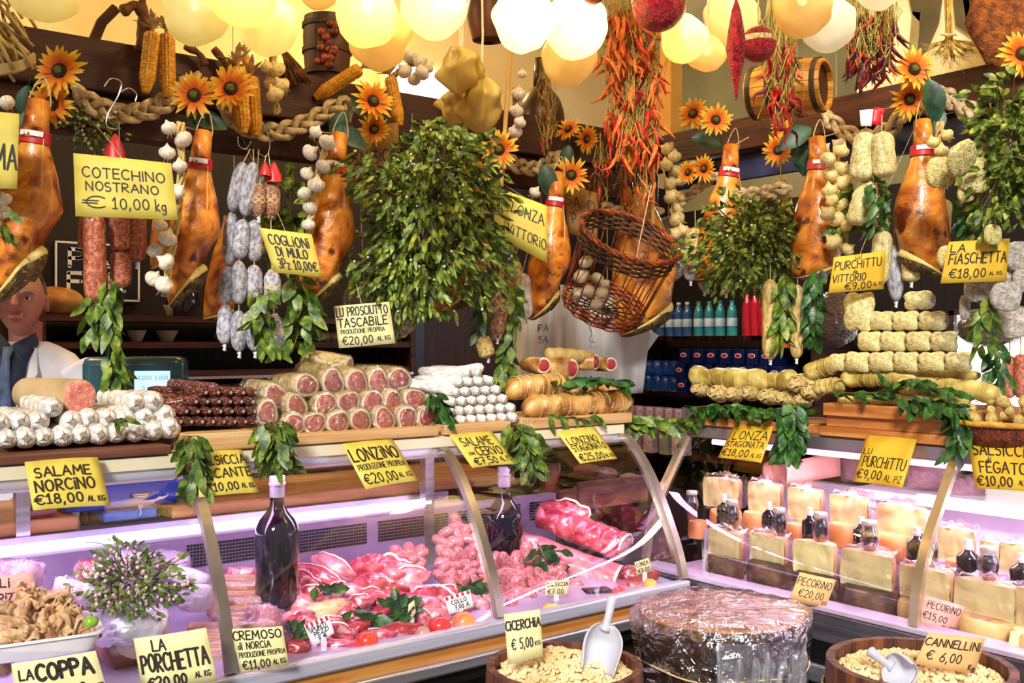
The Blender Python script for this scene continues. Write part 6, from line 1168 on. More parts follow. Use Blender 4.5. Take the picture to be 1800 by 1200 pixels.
for l, pth, n, L, b in [('bay leaves tucked under the uppermost rib slab', [(555, 1030), (570, 1035), (590, 1032)], 8, 30, 2.50), ('bay leaves fanned in front of the beef slab', [(615, 1072), (650, 1085), (690, 1080), (700, 1065)], 22, 40, 2.40), ('bay leaves standing beside the green tag', [(670, 1095), (700, 1085), (712, 1070)], 9, 38, 2.38), ('bay leaves behind the collo tag', [(800, 1035), (830, 1030), (845, 1042)], 14, 36, 2.50), ('bay leaves under the cremoso pack', [(515, 1125), (520, 1105)], 6, 34, 2.36), ('bay leaves tucked in the pork loin', [(945, 955), (960, 985), (1000, 1020)], 9, 34, 2.50), ('two bay leaves on the pale pork loin', [(945, 960), (985, 970)], 3, 36, 2.48)]: bay(l, pth, n, dict(b=b), L, .7, True, width=.3, droop=0)
# small tags
def stag(label, quad, lines, b=None, a=None, col='w', stripe=True):
    d = DB(quad[0][0], b) if b else DA(quad[0][0], a); t = sign(label, quad, lines, hplane(d), col, mm=2.2, bow=.001, name='price_tag'); o = t.location
    c = at((quad[2][0]+quad[3][0])/2, (quad[2][1]+quad[3][1])/2, d=d)-o; part('clip', MB().box((0, 0, 0), (.012, .008, .03), X=Mx.Translation(c-UP*.012)), STICK, t)
    if stripe:
        mb = MB()
        for i in range(5):
            u = (i+.25)/5; p = [(quad[0][0]+(quad[1][0]-quad[0][0])*(u+w), quad[0][1]+(quad[1][1]-quad[0][1])*(u+w)) for w in (0, .1)]; dn = (quad[3][0]-quad[0][0])*.2, (quad[3][1]-quad[0][1])*.2
            q = [at(*p[0], d=d), at(*p[1], d=d), at(p[1][0]+dn[0], p[1][1]+dn[1], d=d), at(p[0][0]+dn[0], p[0][1]+dn[1], d=d)]; mb.add([v-o+TOCAM*.003 for v in q], [(0, 1, 2, 3)])
        part('red_stripes', mb, REDINK, t)
stag('white tag with red stripes standing over the meat chunks', [(534, 1098), (577, 1080), (588, 1112), (550, 1137)], [('SPUNTi', .1, .25, .8, .18), ('PEZZi', .25, .48, .85, .2), ('7 €', .35, .74, .7, .18)], 2.33); stag('white tag with red stripes on the peach, reading collo', [(780, 1050), (826, 1036), (833, 1066), (790, 1080)], [('COLLO', .22, .3, .8, .22), ('7,00 A', .3, .6, .85, .24)], 2.34)
stag('small green and black tag on the low sausage heap', [(960, 1021), (1001, 1018), (998, 1045), (958, 1046)], [('SALSiCCiA', .05, .12, .95, .26), ('€7,00', .1, .55, .8, .34)], 2.34, col='p', stripe=False); stag('small green and black tag beside the pork loin', [(1115, 988), (1140, 980), (1146, 1003), (1121, 1010)], [('LONZA', .1, .12, .9, .28), ('€8,00', .1, .56, .9, .34)], 2.34, col='p', stripe=False); stag('narrow green tag turned edgeways beside the onion', [(718, 1062), (728, 1054), (731, 1076), (716, 1100)], [('FiLETTO', .1, .4, .9, .2)], 2.34, col='p', stripe=False)
# ---- section at the picture edge: porchetta, fried snacks, packs
PORC = M('roast_skin', '#4e1c08', '#a05a20', sc=12, c3='#7a3a14', rough=.28, coat=.4, bump=.4, var=0)
FOIL = M('aluminium_foil', '#d0d0d8', '#f4f4f8', sc=8, rough=.34, metal=.55, bump=1.0, bsc=34, var=0)
o = at(240, 1130, b=2.46); t = thing('porchetta_roast', 'rolled porchetta roast with foil over its pale end', 'meat', o); k = ppm(o); r = 58/k
part('roast', MB().tube([V((0, -.02, -.01)), V((0, .02, 0)), V((0, .2, .01)), V((0, .26, .01))], [r*.85, r, r, r*.5], 26), PORC, t, ang=180)
part('cut_end', MB().ball((0, -.022, r*.2), (r*.72, .012, r*.6), 24, 10, fn=lambda p, q: p*(1+.06*NZ.noise(q*3))), M('roast_cut', '#c8a080', '#ecd6bc', sc=10, rough=.45, bump=.2, var=0), t, ang=180)
part('foil_cover', MB().ball((0, .05, r*.45), (r*1.1, .105, r*.62), 40, 26, e=.75, fn=lambda p, q: p*(1+.10*NZ.noise(q*4)+.05*NZ.noise(q*11))), FOIL, t, ang=180)
bush('flowering herb bouquet with pink buds on the porchetta', (228, 1024), 76, 52, 520, dict(b=2.44), 18, name='herb_bouquet', mat=M('herb_leaf', '#3c5a1c', '#7e9a3a', sc=9, rough=.5, var=.1), berries=220, bmat=M('pink_bud', '#d8a0b0', '#f2d2d8', sc=30, rough=.6, var=.1), rdepth=50, hang=.2, lobes=4)
hook('bare woody stalk of the herb bouquet reaching over it', [at(150, 952, b=2.5), at(185, 958, b=2.48), at(205, 985, b=2.46)], .0014, 'woody_stalk')['category'] = 'twig'
hook('second woody stalk crossing above the herb bouquet', [at(300, 955, b=2.5), at(262, 958, b=2.48), at(240, 985, b=2.46)], .002, 'woody_stalk')['category'] = 'twig'
o = at(70, 1092, b=2.36); k = ppm(o); t = thing('snack_tray', 'white rectangular tray of fried pastry scraps', 'tray', o, rot=Mx.Rotation(-.12, 4, 'Z')); W_, D_, H_ = 190/k, .20, .045
def rr_(w_, d_, z, e=.25): return [V((math.copysign(abs(math.cos(f))**e, math.cos(f))*w_/2, math.copysign(abs(math.sin(f))**e, math.sin(f))*d_/2, z)) for f in [2*PI*(j+.5)/40 for j in range(40)]]
part('tray', MB().loft([rr_(W_*.86, D_*.86, -.055), rr_(W_*.97, D_*.97, -.02), rr_(W_*1.03, D_*1.03, -.018), rr_(W_*1.03, D_*1.03, -.013), rr_(W_*.95, D_*.95, -.014), rr_(W_*.85, D_*.85, -.048)]), M('white_melamine', '#e8e6f0', '#f6f4fa', rough=.25, var=0), t)
FRY = M('fried_pastry', '#c89058', '#f6dcae', sc=3, c3='#e6bc84', rough=.6, bump=.5, bsc=40, var=.14)
FRM = [MB().grid(lambda u, v: V(((u-.5)*2+.3*NZ.noise(V((u*4, v*4, s))), (v-.5)*1.1+.4*NZ.noise(V((u*3, v*3, s+9))), .55*NZ.noise(V((u*3, v*3, s+4)))*2+.25*math.sin(u*5+s))), 10, 8).mesh('pastry', FRY, 180) for s in range(4)]
for i, (x, y) in enumerate(fill([(5, 1070), (40, 1050), (112, 1058), (145, 1108), (88, 1132), (20, 1125)], 30, 15)):
    b = 2.44-.15*(y-1050)/90; q = link('fried_pastry', R.choice(FRM), None, at(x, y, b=b)); q.rotation_euler = (ru(-.9, .9), ru(-.9, .9), ru(0, 6)); q.scale = (.034*ru(.8, 1.2),)*3; fx(q, 0, .09); tag(q, 'crinkled fried pastry scrap, %s in the white tray from the back' % nth(i), 'pastry', 'fried pastry in the white tray')
PAPR = M('pink_white_paper', '#e4d4e0', '#f6ecf4', sc=10, rough=.5, bump=.2, spots='#c83a5a', ssc=10, sth=.62, var=.05); FILMP = film('pack_film', '#f0ecf8', rough=.08, bump=.8, bsc=22, base=.10, edge=.65)
def pack(label, x, y, w_, h, b, inner, sz=.5, n=0, name='wrapped_pack', roll=0, rr0=.5):
    o = at(x, y, b=b); k = ppm(o); t = thing(name, label, 'package', o, 'film wrapped packs in the meat case', face(0, math.radians(roll), -.3)); a, c = w_/k/2, h/k/2
    part('contents', MB().ball((0, 0, 0), (a*.93, a*.5, c*.92), 22, 14, e=rr0, fn=lambda p, q: p*(1+.08*NZ.noise(q*3))), inner, t, ang=180)
    part('clear_film', MB().ball((0, 0, 0), (a, a*.56, c), 26, 18, e=rr0, fn=lambda p, q: p*(1+.07*NZ.noise(q*5))), FILMP, t, ang=180)
pack('white paper wrapped roll behind the fried pastry', 140, 1040, 95, 40, 2.52, PAPR, roll=18); pack('pack of chopped red meat beside the bouquet', 165, 1005, 66, 46, 2.66, RAW); pack('white and red printed pack at the back of the case', 300, 990, 70, 44, 2.74, PAPR, roll=10); pack('white and red printed pack behind the bouquet', 335, 1015, 74, 34, 2.64, PAPR, roll=18); pack('pink flecked pack behind the sfrizzuli card', 30, 1010, 90, 56, 2.60, M('coppa_speck', '#a86078', '#e8c0cc', sc=30, rough=.4, var=0)); pack('white pack showing above the red meat pack', 235, 985, 70, 34, 2.76, PAPR); pack('film pack at the mullion beside the tan sausages', 345, 1050, 60, 50, 2.52, PAPR); pack('dark pack below the fried snack tray', 4, 1160, 40, 60, 2.34, PORC)
WUR = M('tan_wurst', '#a86a44', '#d8a074', sc=10, rough=.3, coat=.4, bump=.1, var=.08)
pack('dark red cured pack at the back under the perforated panel', 425, 1008, 60, 26, 2.76, RAW)
WM = sausage_mesh('sausage', WUR, .12, n=14, m=10)
for i, (x, y, w_) in enumerate([(412, 1030, 100), (420, 1058, 104), (425, 1085, 110), (372, 1115, 70), (372, 1138, 70), (376, 1160, 70), (440, 1105, 84)]):
    o = at(x, y, b=2.66-.05*i); k = ppm(o); t = thing('wurst_pack', 'clear pack of tan sausages, %s from the back beside the mullion' % nth(i), 'package', o, 'packs of tan sausages')
    l = link('sausage', WM, t); between(l, RIGHT*(w_/2/k), RIGHT*(-w_/2/k), 12/k); l2 = link('sausage', WM, t); between(l2, RIGHT*(w_/2/k)+V((0, .03, .008)), RIGHT*(-w_/2/k)+V((0, .03, .008)), 12/k)
    part('clear_film', MB().ball((0, .01, 0), (w_/2/k*1.08, 22/k, 15/k), 20, 12, e=.6, fn=lambda p, q: p*(1+.07*NZ.noise(q*4))), FILMP, t, ang=180); KIDS[t.name][-1].rotation_euler = (0, 0, RZ)
pack('bulging clear pack behind the cremoso card', 460, 1115, 80, 110, 2.36, PORK, rr0=.8)
sign('yellow card reading la porchetta in front of the foil covered roast', [(235, 1122), (362, 1103), (382, 1195), (250, 1215)], [('LA', .24, .08, .42, .2, 1.3), ('PORCHETTA', .06, .34, .95, .32, 1.8), ('€20,00', .1, .76, .62, .2, 1.6), ('AL KG', .74, .78, .94, .1, .8)], hplane(DB(300, 2.19)), 'p', mm=3.2)
sign('yellow card reading la coppa cut by the bottom edge', [(20, 1166), (168, 1143), (192, 1225), (30, 1250)], [('LA', .08, .18, .24, .2, 1.2), ('COPPA', .28, .10, .92, .32, 2.2), ('€ 8,00', .3, .58, .8, .24, 1.2), ('AL KG', .85, .66, .99, .1, .7)], hplane(DB(90, 2.17)), 'p', mm=3.4)
sign('pale card reading cremoso di norcia on the bulging pack', [(408, 1105), (496, 1100), (508, 1168), (418, 1182)], [('CREMOSO', .0, .06, .96, .2, 1.3), ('di NORCiA', .08, .32, .72, .16, 1), ('PRODUZiONE PROPRiA', .08, .55, .98, .12, .7), ('€11,00', .12, .74, .66, .2, 1.2), ('AL KG', .72, .8, .96, .12, .8)], hplane(DB(458, 2.195)), 'p', mm=2.6)
sign('peach card reading li sfrizzuli standing in the fried pastry', [(-22, 1012), (58, 1006), (66, 1056), (-22, 1066)], [('Li', .30, .12, .50, .28, 1.2), ('SFRiZZULi', .02, .62, .98, .3, 1.2)], hplane(DB(30, 2.47)), 'k', mm=3)
# back end of the case
t = thing('red_jar', 'square clear jar of red preserve beside the salame con cervo card', 'jar', at(966, 862, b=2.98), rot=face(.3)); k = ppm(t.location)
part('glass', MB().box((0, 0, .05), (.07, .06, .115)), film('jar_film', '#f4e8ea', rough=.05, base=.08, edge=.5), t, bev=.006); part('preserve', MB().box((0, 0, .045), (.06, .05, .09)), M('red_preserve', '#7c1018', '#b42a34', sc=12, rough=.3, var=0), t, bev=.006)
for l, x, y, w_, h, m in [('brown salami piece on the end worktop', 1032, 826, 50, 22, PORC), ('film wrapped salami on the end worktop', 1060, 832, 54, 24, PORK), ('small round cured piece behind the end glass', 1106, 842, 34, 24, WUR)]: pack(l, x, y, w_, h, 2.96, m, rr0=.9)
o = at(1050, 872, b=2.92); solo('wooden_crate', MB().box((0, 0, 0), (.36, .2, .05)).box((0, -.09, .05), (.36, .02, .06)), M('crate_wood', '#6e3a2e', '#a86858', sc=4, stretch=(1, 10, 10), rough=.6, bump=.2, var=0), 'shallow wooden crate at the back end of the meat case', 'crate', o, bev=.004)
# ================================================================ cheeses
CHF = M('cheese_paste', '#cdbf7c', '#ecdfa8', sc=8, c3='#ddd092', rough=.5, bump=.35, bsc=12, spots='#c2b070', ssc=9, sth=.6, var=.06, dist=1); CHR = M('orange_rind', '#d09468', '#eec49e', sc=8, rough=.5, bump=.2, var=.08); CHD = M('dark_rind', '#3a2618', '#7c5a3e', sc=14, c3='#5a3f2a', rough=.75, bump=.5, bsc=40, var=.1); CHL = M('pale_rind', '#d0b068', '#eed494', sc=8, rough=.5, bump=.15, var=.05)
FILMH = film('cheese_film', '#fbf8fb', rough=.08, bump=.5, bsc=16, base=.03, edge=.55)
LABM = M('round_label', '#c84a3a', '#e8d8c8', sc=14, rough=.5, var=.1); PINK = M('orange_bright_rind', '#cc7440', '#e8a070', sc=8, rough=.45, bump=.2, var=.06)
def wheel(label, x0, x1, y0, y1, a, mat, lab=False):
    x = (x0+x1)/2; o = at(x, y1, a=a); k = ppm(o); r = (x1-x0)/2/k; h = (y1-y0)/k; t = thing('whole_cheese', label, 'cheese', o+V((r*.2, 0, 0)), 'whole cheese wheels')
    part('rind', MB().lathe([(.001, 0), (r*.9, 0), (r*.98, h*.12), (r*1.02, h*.5), (r*.98, h*.88), (r*.9, h), (.001, h*1.01)], 40, fn=lambda p: p*(1+.012*NZ.noise(p*30))), mat, t)
    if lab: part('paper_label', MB().lathe([(r*.62, h*1.005), (.001, h*1.02)], 28), LABM, t)
def halfw(label, x0, x1, y0, y1, a, tilt=0, film_=True):
    o = at((x0+x1)/2, y1, a=a); k = ppm(o); w_ = (x1-x0)/k/2*1.04; h = (y1-y0)/k; t = thing('cheese_half', label, 'cheese', o, 'film wrapped half cheeses', Mx.Rotation(-PI/2+ru(-.12, .06), 4, 'Z') @ Mx.Rotation(ru(-.03, .03), 4, 'Y'))
    n = 20; D = min(w_*.9, .13)
    def ring(s, z): return [V((w_*s*math.cos(PI*i/n), D*s*math.sin(PI*i/n)+(0.0), z)) for i in range(n+1)]
    part('rind', MB().loft([ring(.02, .001), ring(.95, 0), ring(1, h*.1), ring(1.01, h*.5), ring(1, h*.9), ring(.95, h), ring(.02, h)], cap=False, closed=False), CHR, t)
    part('paste', MB().grid(lambda u, v: V((w_*(2*u-1)*(1-.03*abs(2*v-1)**4), -.004*NZ.noise(V((u*6, v*4, w_*99)))*2-.001, h*v)), 14, 8), CHF, t, ang=180)
    if film_: part('clear_film', MB().ball((0, D*.4, h*.52), (w_*1.05, D*.66, h*.58), 26, 16, e=.45, fn=lambda p, q: p*(1+.05*NZ.noise(q*4))+(V((0, 0, .03*max(0, NZ.noise(q*3))*(1 if q.z > .6 else 0))))), FILMH, t, ang=180)
for i, a in enumerate([(1236, 1306, 978, 1012), (1308, 1388, 988, 1030), (1390, 1470, 1008, 1052), (1472, 1574, 1033, 1082)]): wheel('dark rinded wheel, %s along the front of the cheese deck' % nth(i), *a, 2.60, CHD)
wheel('pale wheel with red label behind the mullion foot', 1576, 1640, 1056, 1096, 2.60, CHL, True); wheel('large pale wheel with red label under the last half cheese', 1684, 1782, 1086, 1140, 2.60, CHL, True); wheel('pale yellow wheel cut by the picture edge', 1778, 1860, 1110, 1160, 2.56, CHL)
for i, a in enumerate([(1235, 1308, 934, 984), (1311, 1384, 942, 996), (1388, 1470, 954, 1010), (1473, 1570, 972, 1034), (1576, 1674, 1000, 1056), (1676, 1782, 1024, 1090), (1784, 1880, 1040, 1112)]): halfw('film wrapped half cheese, %s from the corner in the front row' % nth(i), *a, 2.615, film_=i != 2)
for i, a in enumerate([(1207, 1242, 915, 945), (1244, 1300, 896, 926), (1303, 1352, 900, 936), (1380, 1424, 920, 948), (1455, 1514, 920, 960), (1544, 1608, 940, 982), (1660, 1720, 985, 1020)]): wheel('orange cheese wheel, %s from the corner in the middle row' % nth(i), *a, 2.76, PINK)
for i, a in enumerate([(1230, 1304, 842, 892), (1310, 1376, 850, 900), (1378, 1448, 860, 916), (1456, 1528, 872, 930), (1538, 1626, 890, 948), (1648, 1712, 930, 990), (1722, 1756, 952, 1000), (1760, 1830, 958, 1012)]): halfw('film wrapped half cheese, %s from the corner in the back row' % nth(i), *a, 2.80)
JG = film('jar_glass', '#e8e8f0', rough=.03, base=.12, edge=.7); PRES = M('dark_preserve', '#140a18', '#3a2438', sc=30, rough=.2, coat=.4, bump=.3, var=.1); HON = M('amber_layer', '#7c2c0c', '#b8541c', rough=.2, coat=.3, var=0); LID = M('pale_lid', '#b8b0a8', '#dcd6d0', rough=.3, metal=.4, var=.05)
for i, (x, y0, y1, w_) in enumerate([(1216, 862, 912, 24), (1287, 878, 932, 27), (1370, 892, 948, 27), (1442, 900, 960, 30), (1528, 914, 972, 33), (1633, 936, 1000, 34), (1738, 960, 1026, 36)]):
    o = at(x, y1, a=2.66); k = ppm(o); h = (y1-y0)/k; r = w_/2/k; t = thing('preserve_jar', 'small rounded jar of dark preserve, %s from the corner on the cheeses' % nth(i), 'jar', o, 'preserve jars on the cheeses')
    pf = [(.7, 0), (.72, .06), (.66, .12), (.92, .35), (1, .5), (.96, .62), (.72, .78), (.7, .86)]
    part('glass', MB().lathe([(.001, 0)]+[(r*a, h*b) for a, b in pf], 22), JG, t, ang=180); part('preserve', MB().lathe([(.001, h*.2)]+[(r*a*.93, h*b) for a, b in pf if .3 < b < .8]+[(.001, h*.76)], 20), PRES, t, ang=180); part('amber_layer', MB().lathe([(.001, h*.01), (r*.64, h*.01), (r*.6, h*.12), (r*.72, h*.24), (.001, h*.24)], 18), HON, t)
    part('lid', MB().lathe([(r*.76, h*.86), (r*.8, h*.87), (r*.8, h*.98), (r*.74, h), (.001, h)], 22), LID, t)
WCAP = M('white_capsule', '#d8d2d8', '#f0ecf0', rough=.4, var=0)
for i, (x, y0, y1, w_) in enumerate([(1273, 868, 930, 26), (1352, 882, 938, 26), (1424, 892, 950, 28), (1514, 908, 962, 28), (1612, 926, 990, 36), (1702, 948, 1022, 40), (1797, 972, 1040, 42)]): bottle('small dark bottle with white capsule, %s from the corner among the cheeses' % nth(i), x, y0, y1, w_, a_=2.70, name='small_bottle', cap=WCAP, capf=.45, grp='small bottles among the cheeses')
sign('peach card reading pecorino at twenty euros on the cheese rim', [(1406, 1005), (1470, 1019), (1451, 1068), (1387, 1054)], [('PECORiNO', .04, .14, .94, .26, 1), ('€20,00', .16, .52, .84, .26, 1), ('KG', .86, .8, .98, .14, .7)], hplane(DA(1430, 2.445)), 'o', mm=2.2); sign('pinkish card reading pecorino at fifteen euros behind the glass', [(1626, 1045), (1698, 1066), (1678, 1114), (1610, 1094)], [('PECORiNO', .12, .12, .92, .24, .9), ('€15,00', .08, .5, .68, .24, 1), ('AL KG', .6, .8, .94, .14, .7)], hplane(DA(1655, 2.53)), 'k', mm=2.2)
sign('small pale card at the picture edge below the pale wheel', [(1776, 1108), (1830, 1112), (1830, 1160), (1770, 1150)], [('1', .4, .4, .5, .4, 1)], hplane(DA(1790, 2.52)), 'p', mm=2)
sign('pale pink paper sheet standing behind the half cheeses', [(1384, 812), (1477, 792), (1477, 836), (1383, 852)], [], hplane(DA(1430, 2.92)), 'k', name='paper_sheet', cat='paper')
for i, (x, y, w_, h) in enumerate([(1505, 822, 56, 56), (1565, 828, 66, 60), (1640, 835, 90, 56), (1700, 860, 60, 50)]): pack('pink mottled meat pack, %s along the back of the cheese case' % nth(i), x, y, w_, h, None or at(x, y, a=3.16).y, M('mottled_pack', '#8a4a48', '#d09a94', sc=14, rough=.4, var=.1))
pack('orange wrapped block beside the pink paper sheet', 1362, 836, 44, 52, at(1362, 836, a=2.98).y, PINK)
# ================================================================ behind the cases
o = at(172, 478, b=4.68); t = thing('wall_sign', 'dark wall sign with white letters and border behind the cotechino', 'sign', o); k = ppm(o); W_ = 140/k*1.05; H_ = 106/k
part('board', MB().box((0, 0, 0), (W_, .015, H_)), M('black_sign', '#0c0f1c', '#161a2a', rough=.4, var=0), t)
for bx in ((0, H_/2-.01, W_-.01, .008), (0, -H_/2+.01, W_-.01, .008)): part('border', MB().box((bx[0], -.009, bx[1]), (bx[2], .003, bx[3])), STICK, t)
for sx in (-1, 1): part('border', MB().box((sx*(W_/2-.009), -.009, 0), (.008, .003, H_-.02)), STICK, t)
ps = lambda u, v: V(((u-.5)*W_, -.0085, (.5-v)*H_))
part('lettering', letter_mesh([('PA', .18, .14, .62, .28, 1), ('FFE', .16, .54, .80, .28, 1)], ps, 1.3, V((0, -1, 0)), .016), M('sign_white', '#d8d8e0', '#f0f0f6', rough=.5, var=0), t, ang=180)
# shelves on the back wall
SHW = M('dark_shelf_wood', '#2c100a', '#58261a', sc=3, stretch=(1, 12, 12), rough=.5, bump=.1, var=.05)
t = thing('back_shelf', 'dark wooden wall shelf unit behind the counterman', 'shelf', (.75, 4.55, 0)); A = at(60, 560, b=4.55).x; Bq = at(702, 560, b=4.55).x
for y in (562, 606, 655): z = at(400, y, b=4.45).z; part('shelf_board', MB().box(((A+Bq)/2-.75, 0, z), (Bq-A, .26, .028)), SHW, t)
zf = at(400, 655, b=4.42).z; part('side_panel', MB().box((A-.75, 0, .86), (.03, .27, 1.72)), SHW, t); part('side_panel', MB().box((Bq-.75, 0, .86), (.03, .27, 1.72)), SHW, t)
mb = MB()
for i in range(int((Bq-A)/.09)): mb.box((A-.75+.045+i*.09, -.10, zf/2-.02), (.084, .02, zf-.06))
part('panelling', mb, SHW, t, bev=.004); part('metal_strip', MB().box(((A+Bq)/2-.75, -.136, zf-.02), (Bq-A, .006, .012)), STEEL, t)
zz = [at(400, y, b=4.45).z+.014 for y in (562, 606, 655)]
BRD = M('bread_crust', '#8a4e1c', '#d09a54', sc=10, rough=.7, bump=.2, var=.06); CER = M('ceramic', '#8a8470', '#c2bca4', sc=6, rough=.3, var=.1)
o = at(98, 545, b=4.5); solo('bread_loaf', MB().ball((0, 0, .055), (.115, .09, .06), 24, 12, fn=lambda p, q: p*(1+.06*NZ.noise(q*2))), BRD, 'round loaf of bread on the upper shelf beside the counterman', 'bread', (o.x, 4.5, zz[0]), ang=180)
def bowl(label, x, lvl, w_, mat=CER, h=.05):
    o = at(x, 600, b=4.5); r = w_/2/ppm(o); solo('bowl', MB().lathe([(r*.4, 0), (r*.55, .004), (r, h), (r*.96, h), (r*.5, .01), (.001, .008)], 28), mat, label, 'bowl', (o.x, 4.5, zz[lvl]), 'bowls on the back shelf')
bowl('pale bowl on the middle shelf, first beside the bay spray', 240, 1, 34); bowl('wide pale bowl on the middle shelf above the register', 293, 1, 40); bowl('tan bowl on the middle shelf behind the cotechino leaves', 165, 1, 44, BRD); bowl('small white bowl on the upper shelf', 300, 0, 26); bowl('grey bowl on the upper shelf beside the bread', 125, 0, 30)
solo('dark_jug', MB().lathe([(.001, 0), (.05, 0), (.075, .06), (.06, .14), (.04, .17), (.045, .19), (.001, .19)], 24), M('glazed_dark', '#161218', '#2c242c', rough=.15, coat=.5, var=0), 'dark glazed jug on the upper shelf behind the salami strings', 'jug', (at(322, 600, b=4.5).x, 4.5, zz[0]))
for i, (x, y, l) in enumerate([(378, 600, 40), (470, 600, 44), (560, 600, 46), (576, 602, 40)]):
    o = at(x, y, b=4.5); s = link('salami', SM['brown'], None, o); o.z = zz[1]+.025; between(s, o, o+V((l/ppm(o), .05, 0)), .03); tag(s, ('brown salami on the middle shelf, %s along from the register' % nth(i)), 'salami', 'salami on the back shelf')
# door and post
DOOR = M('dark_red_door', '#240808', '#40100e', sc=3, stretch=(14, 14, 1), rough=.45, bump=.08, var=0)
d0, d1 = at(738, 600, b=4.66).x, at(905, 600, b=4.66).x; dr = struct('door_1', MB().box(((d0+d1)/2, 4.67, 1.05), (d1-d0, .05, 2.1)), DOOR)
struct('door_frame', MB().box((d0-.05, 4.65, 1.1), (.09, .08, 2.2)), M('blue_grey_frame', '#2c3850', '#46546e', sc=4, rough=.5, var=0), dr)
# hanging white sheets
SHEET = M('white_plastic_sheet', '#d4d6d8', '#eceef0', sc=3, rough=.45, bump=.1, trl=.15, var=.03)
def sheet(label, poly, d, txt=None):
    o = at(*poly[0], d=d); t = thing('plastic_sheet', label, 'sheet', o, None); n = len(poly)
    def pos(u, v):
        x0 = poly[0][0]*(1-v)+poly[3][0]*v; x1 = poly[1][0]*(1-v)+poly[2][0]*v; y = (poly[0][1]*(1-v)+poly[3][1]*v)*(1-u)+(poly[1][1]*(1-v)+poly[2][1]*v)*u
        x = x0+(x1-x0)*u-(14*math.sin(v*PI)*(1-u) if n > 4 else 0)
        return at(x, y, d=d+.03*math.sin(u*9+v*2)+.02*math.sin(u*19+1))-o
    part('sheet', MB().grid(pos, 40, 12), SHEET, t, ang=180, solid=.002)
    if txt: part('print', letter_mesh(txt, pos, 1, TOCAM*1.5, .004), M('grey_print', '#4a4e5a', '#5a5e6a', var=0), t, ang=180)
    part('hanging_cord', MB().tube([at((poly[0][0]+poly[1][0])/2, poly[0][1]+5, d=d)-o, at((poly[0][0]+poly[1][0])/2, -170, d=d+.1)-o], .002, 4), TWINE, t)
sheet('white hanging sheet with faint print behind the slim ham', [(912, 520), (990, 520), (985, 680), (890, 700)], 4.15, [('PA', .50, .30, .70, .07), ('SA', .52, .42, .7, .07)]); sheet('broad white hanging sheet behind the wicker basket', [(985, 500), (1150, 520), (1130, 690), (990, 700)], 4.27); sheet('white sheet corner folding over toward the pasta shelf', [(1090, 540), (1158, 590), (1122, 640), (1080, 700)], 4.42)
hook('small forked hook hanging before the white sheet', [at(1033, 560, d=4.22), at(1040, 585, d=4.22), at(1036, 598, d=4.22), at(1048, 602, d=4.22)], .002)
# grocery shelves at the side wall
t = thing('grocery_shelf', 'dark shelf unit with water and pasta in the corner aisle', 'shelf', (4.72, 3.6, 0)); SX = 4.6
yb0, yb1 = at(1105, 600, a=SX).y, at(1440, 600, a=SX).y
def shz(x, y): return at(x, y, a=SX-.14).z
levels = [shz(1250, 590), shz(1180, 690), shz(1180, 745), shz(1180, 800)]
for z in levels: part('shelf_board', MB().box((.0, (yb0+yb1)/2-3.6, z-.014), (.34, yb0-yb1, .028)), SHW, t)
for y in (yb0, yb1): part('side_panel', MB().box((0, y-3.6, .95), (.34, .03, 1.9)), SHW, t)
PET_B = M('blue_bottle', '#1a4a8c', '#5a8ac0', sc=6, rough=.08, trans=.35, coat=.4, var=.1); PET_T = M('teal_bottle', '#1a8a92', '#5ac4c0', sc=6, rough=.08, trans=.35, coat=.4, var=.1); PET_R = M('red_bottle', '#8c0e1c', '#cc2434', sc=6, rough=.1, coat=.4, var=.1); LBL = M('pale_label', '#9ab4c8', '#d6e0e6', sc=20, rough=.4, var=.1)
for i, (x, c) in enumerate([(1144, 'b'), (1160, 'b'), (1178, 'b'), (1193, 'b'), (1208, 'b'), (1228, 't'), (1247, 't'), (1266, 't'), (1287, 't'), (1314, 'r'), (1328, 'r'), (1342, 'r')]):
    o = at(x, 588, a=SX-.10); o.z = levels[0]; h = (.20 if c != 'r' else .25); r = .030; tt = thing('water_bottle' if c != 'r' else 'red_drink_bottle', '%s plastic bottle on the upper grocery shelf, %s from its white sheet end' % ({'b': 'blue', 't': 'teal', 'r': 'red'}[c], nth(i)), 'bottle', o, 'plastic bottles on the grocery shelf')
    part('body', MB().lathe([(.001, 0), (r, 0), (r, h*.2), (r*.93, h*.23), (r, h*.26), (r, h*.55), (r*.92, h*.6), (r*.98, h*.66), (r*.6, h*.84), (r*.4, h*.9), (r*.4, h*.94), (.001, h*.94)], 18), {'b': PET_B, 't': PET_T, 'r': PET_R}[c], tt)
    if c != 'r': part('label', MB().lathe([(r*1.02, h*.27), (r*1.02, h*.5)], 18), LBL, tt)
    part('cap', MB().lathe([(r*.46, h*.93), (r*.46, h), (.001, h)], 14), LBL if c == 'b' else PET_T if c == 't' else PET_R, tt)
NAVY = M('navy_carton', '#0c1640', '#18265e', sc=5, rough=.3, var=.12); OVR = M('red_oval', '#c01a28', '#d83040', rough=.4, var=0)
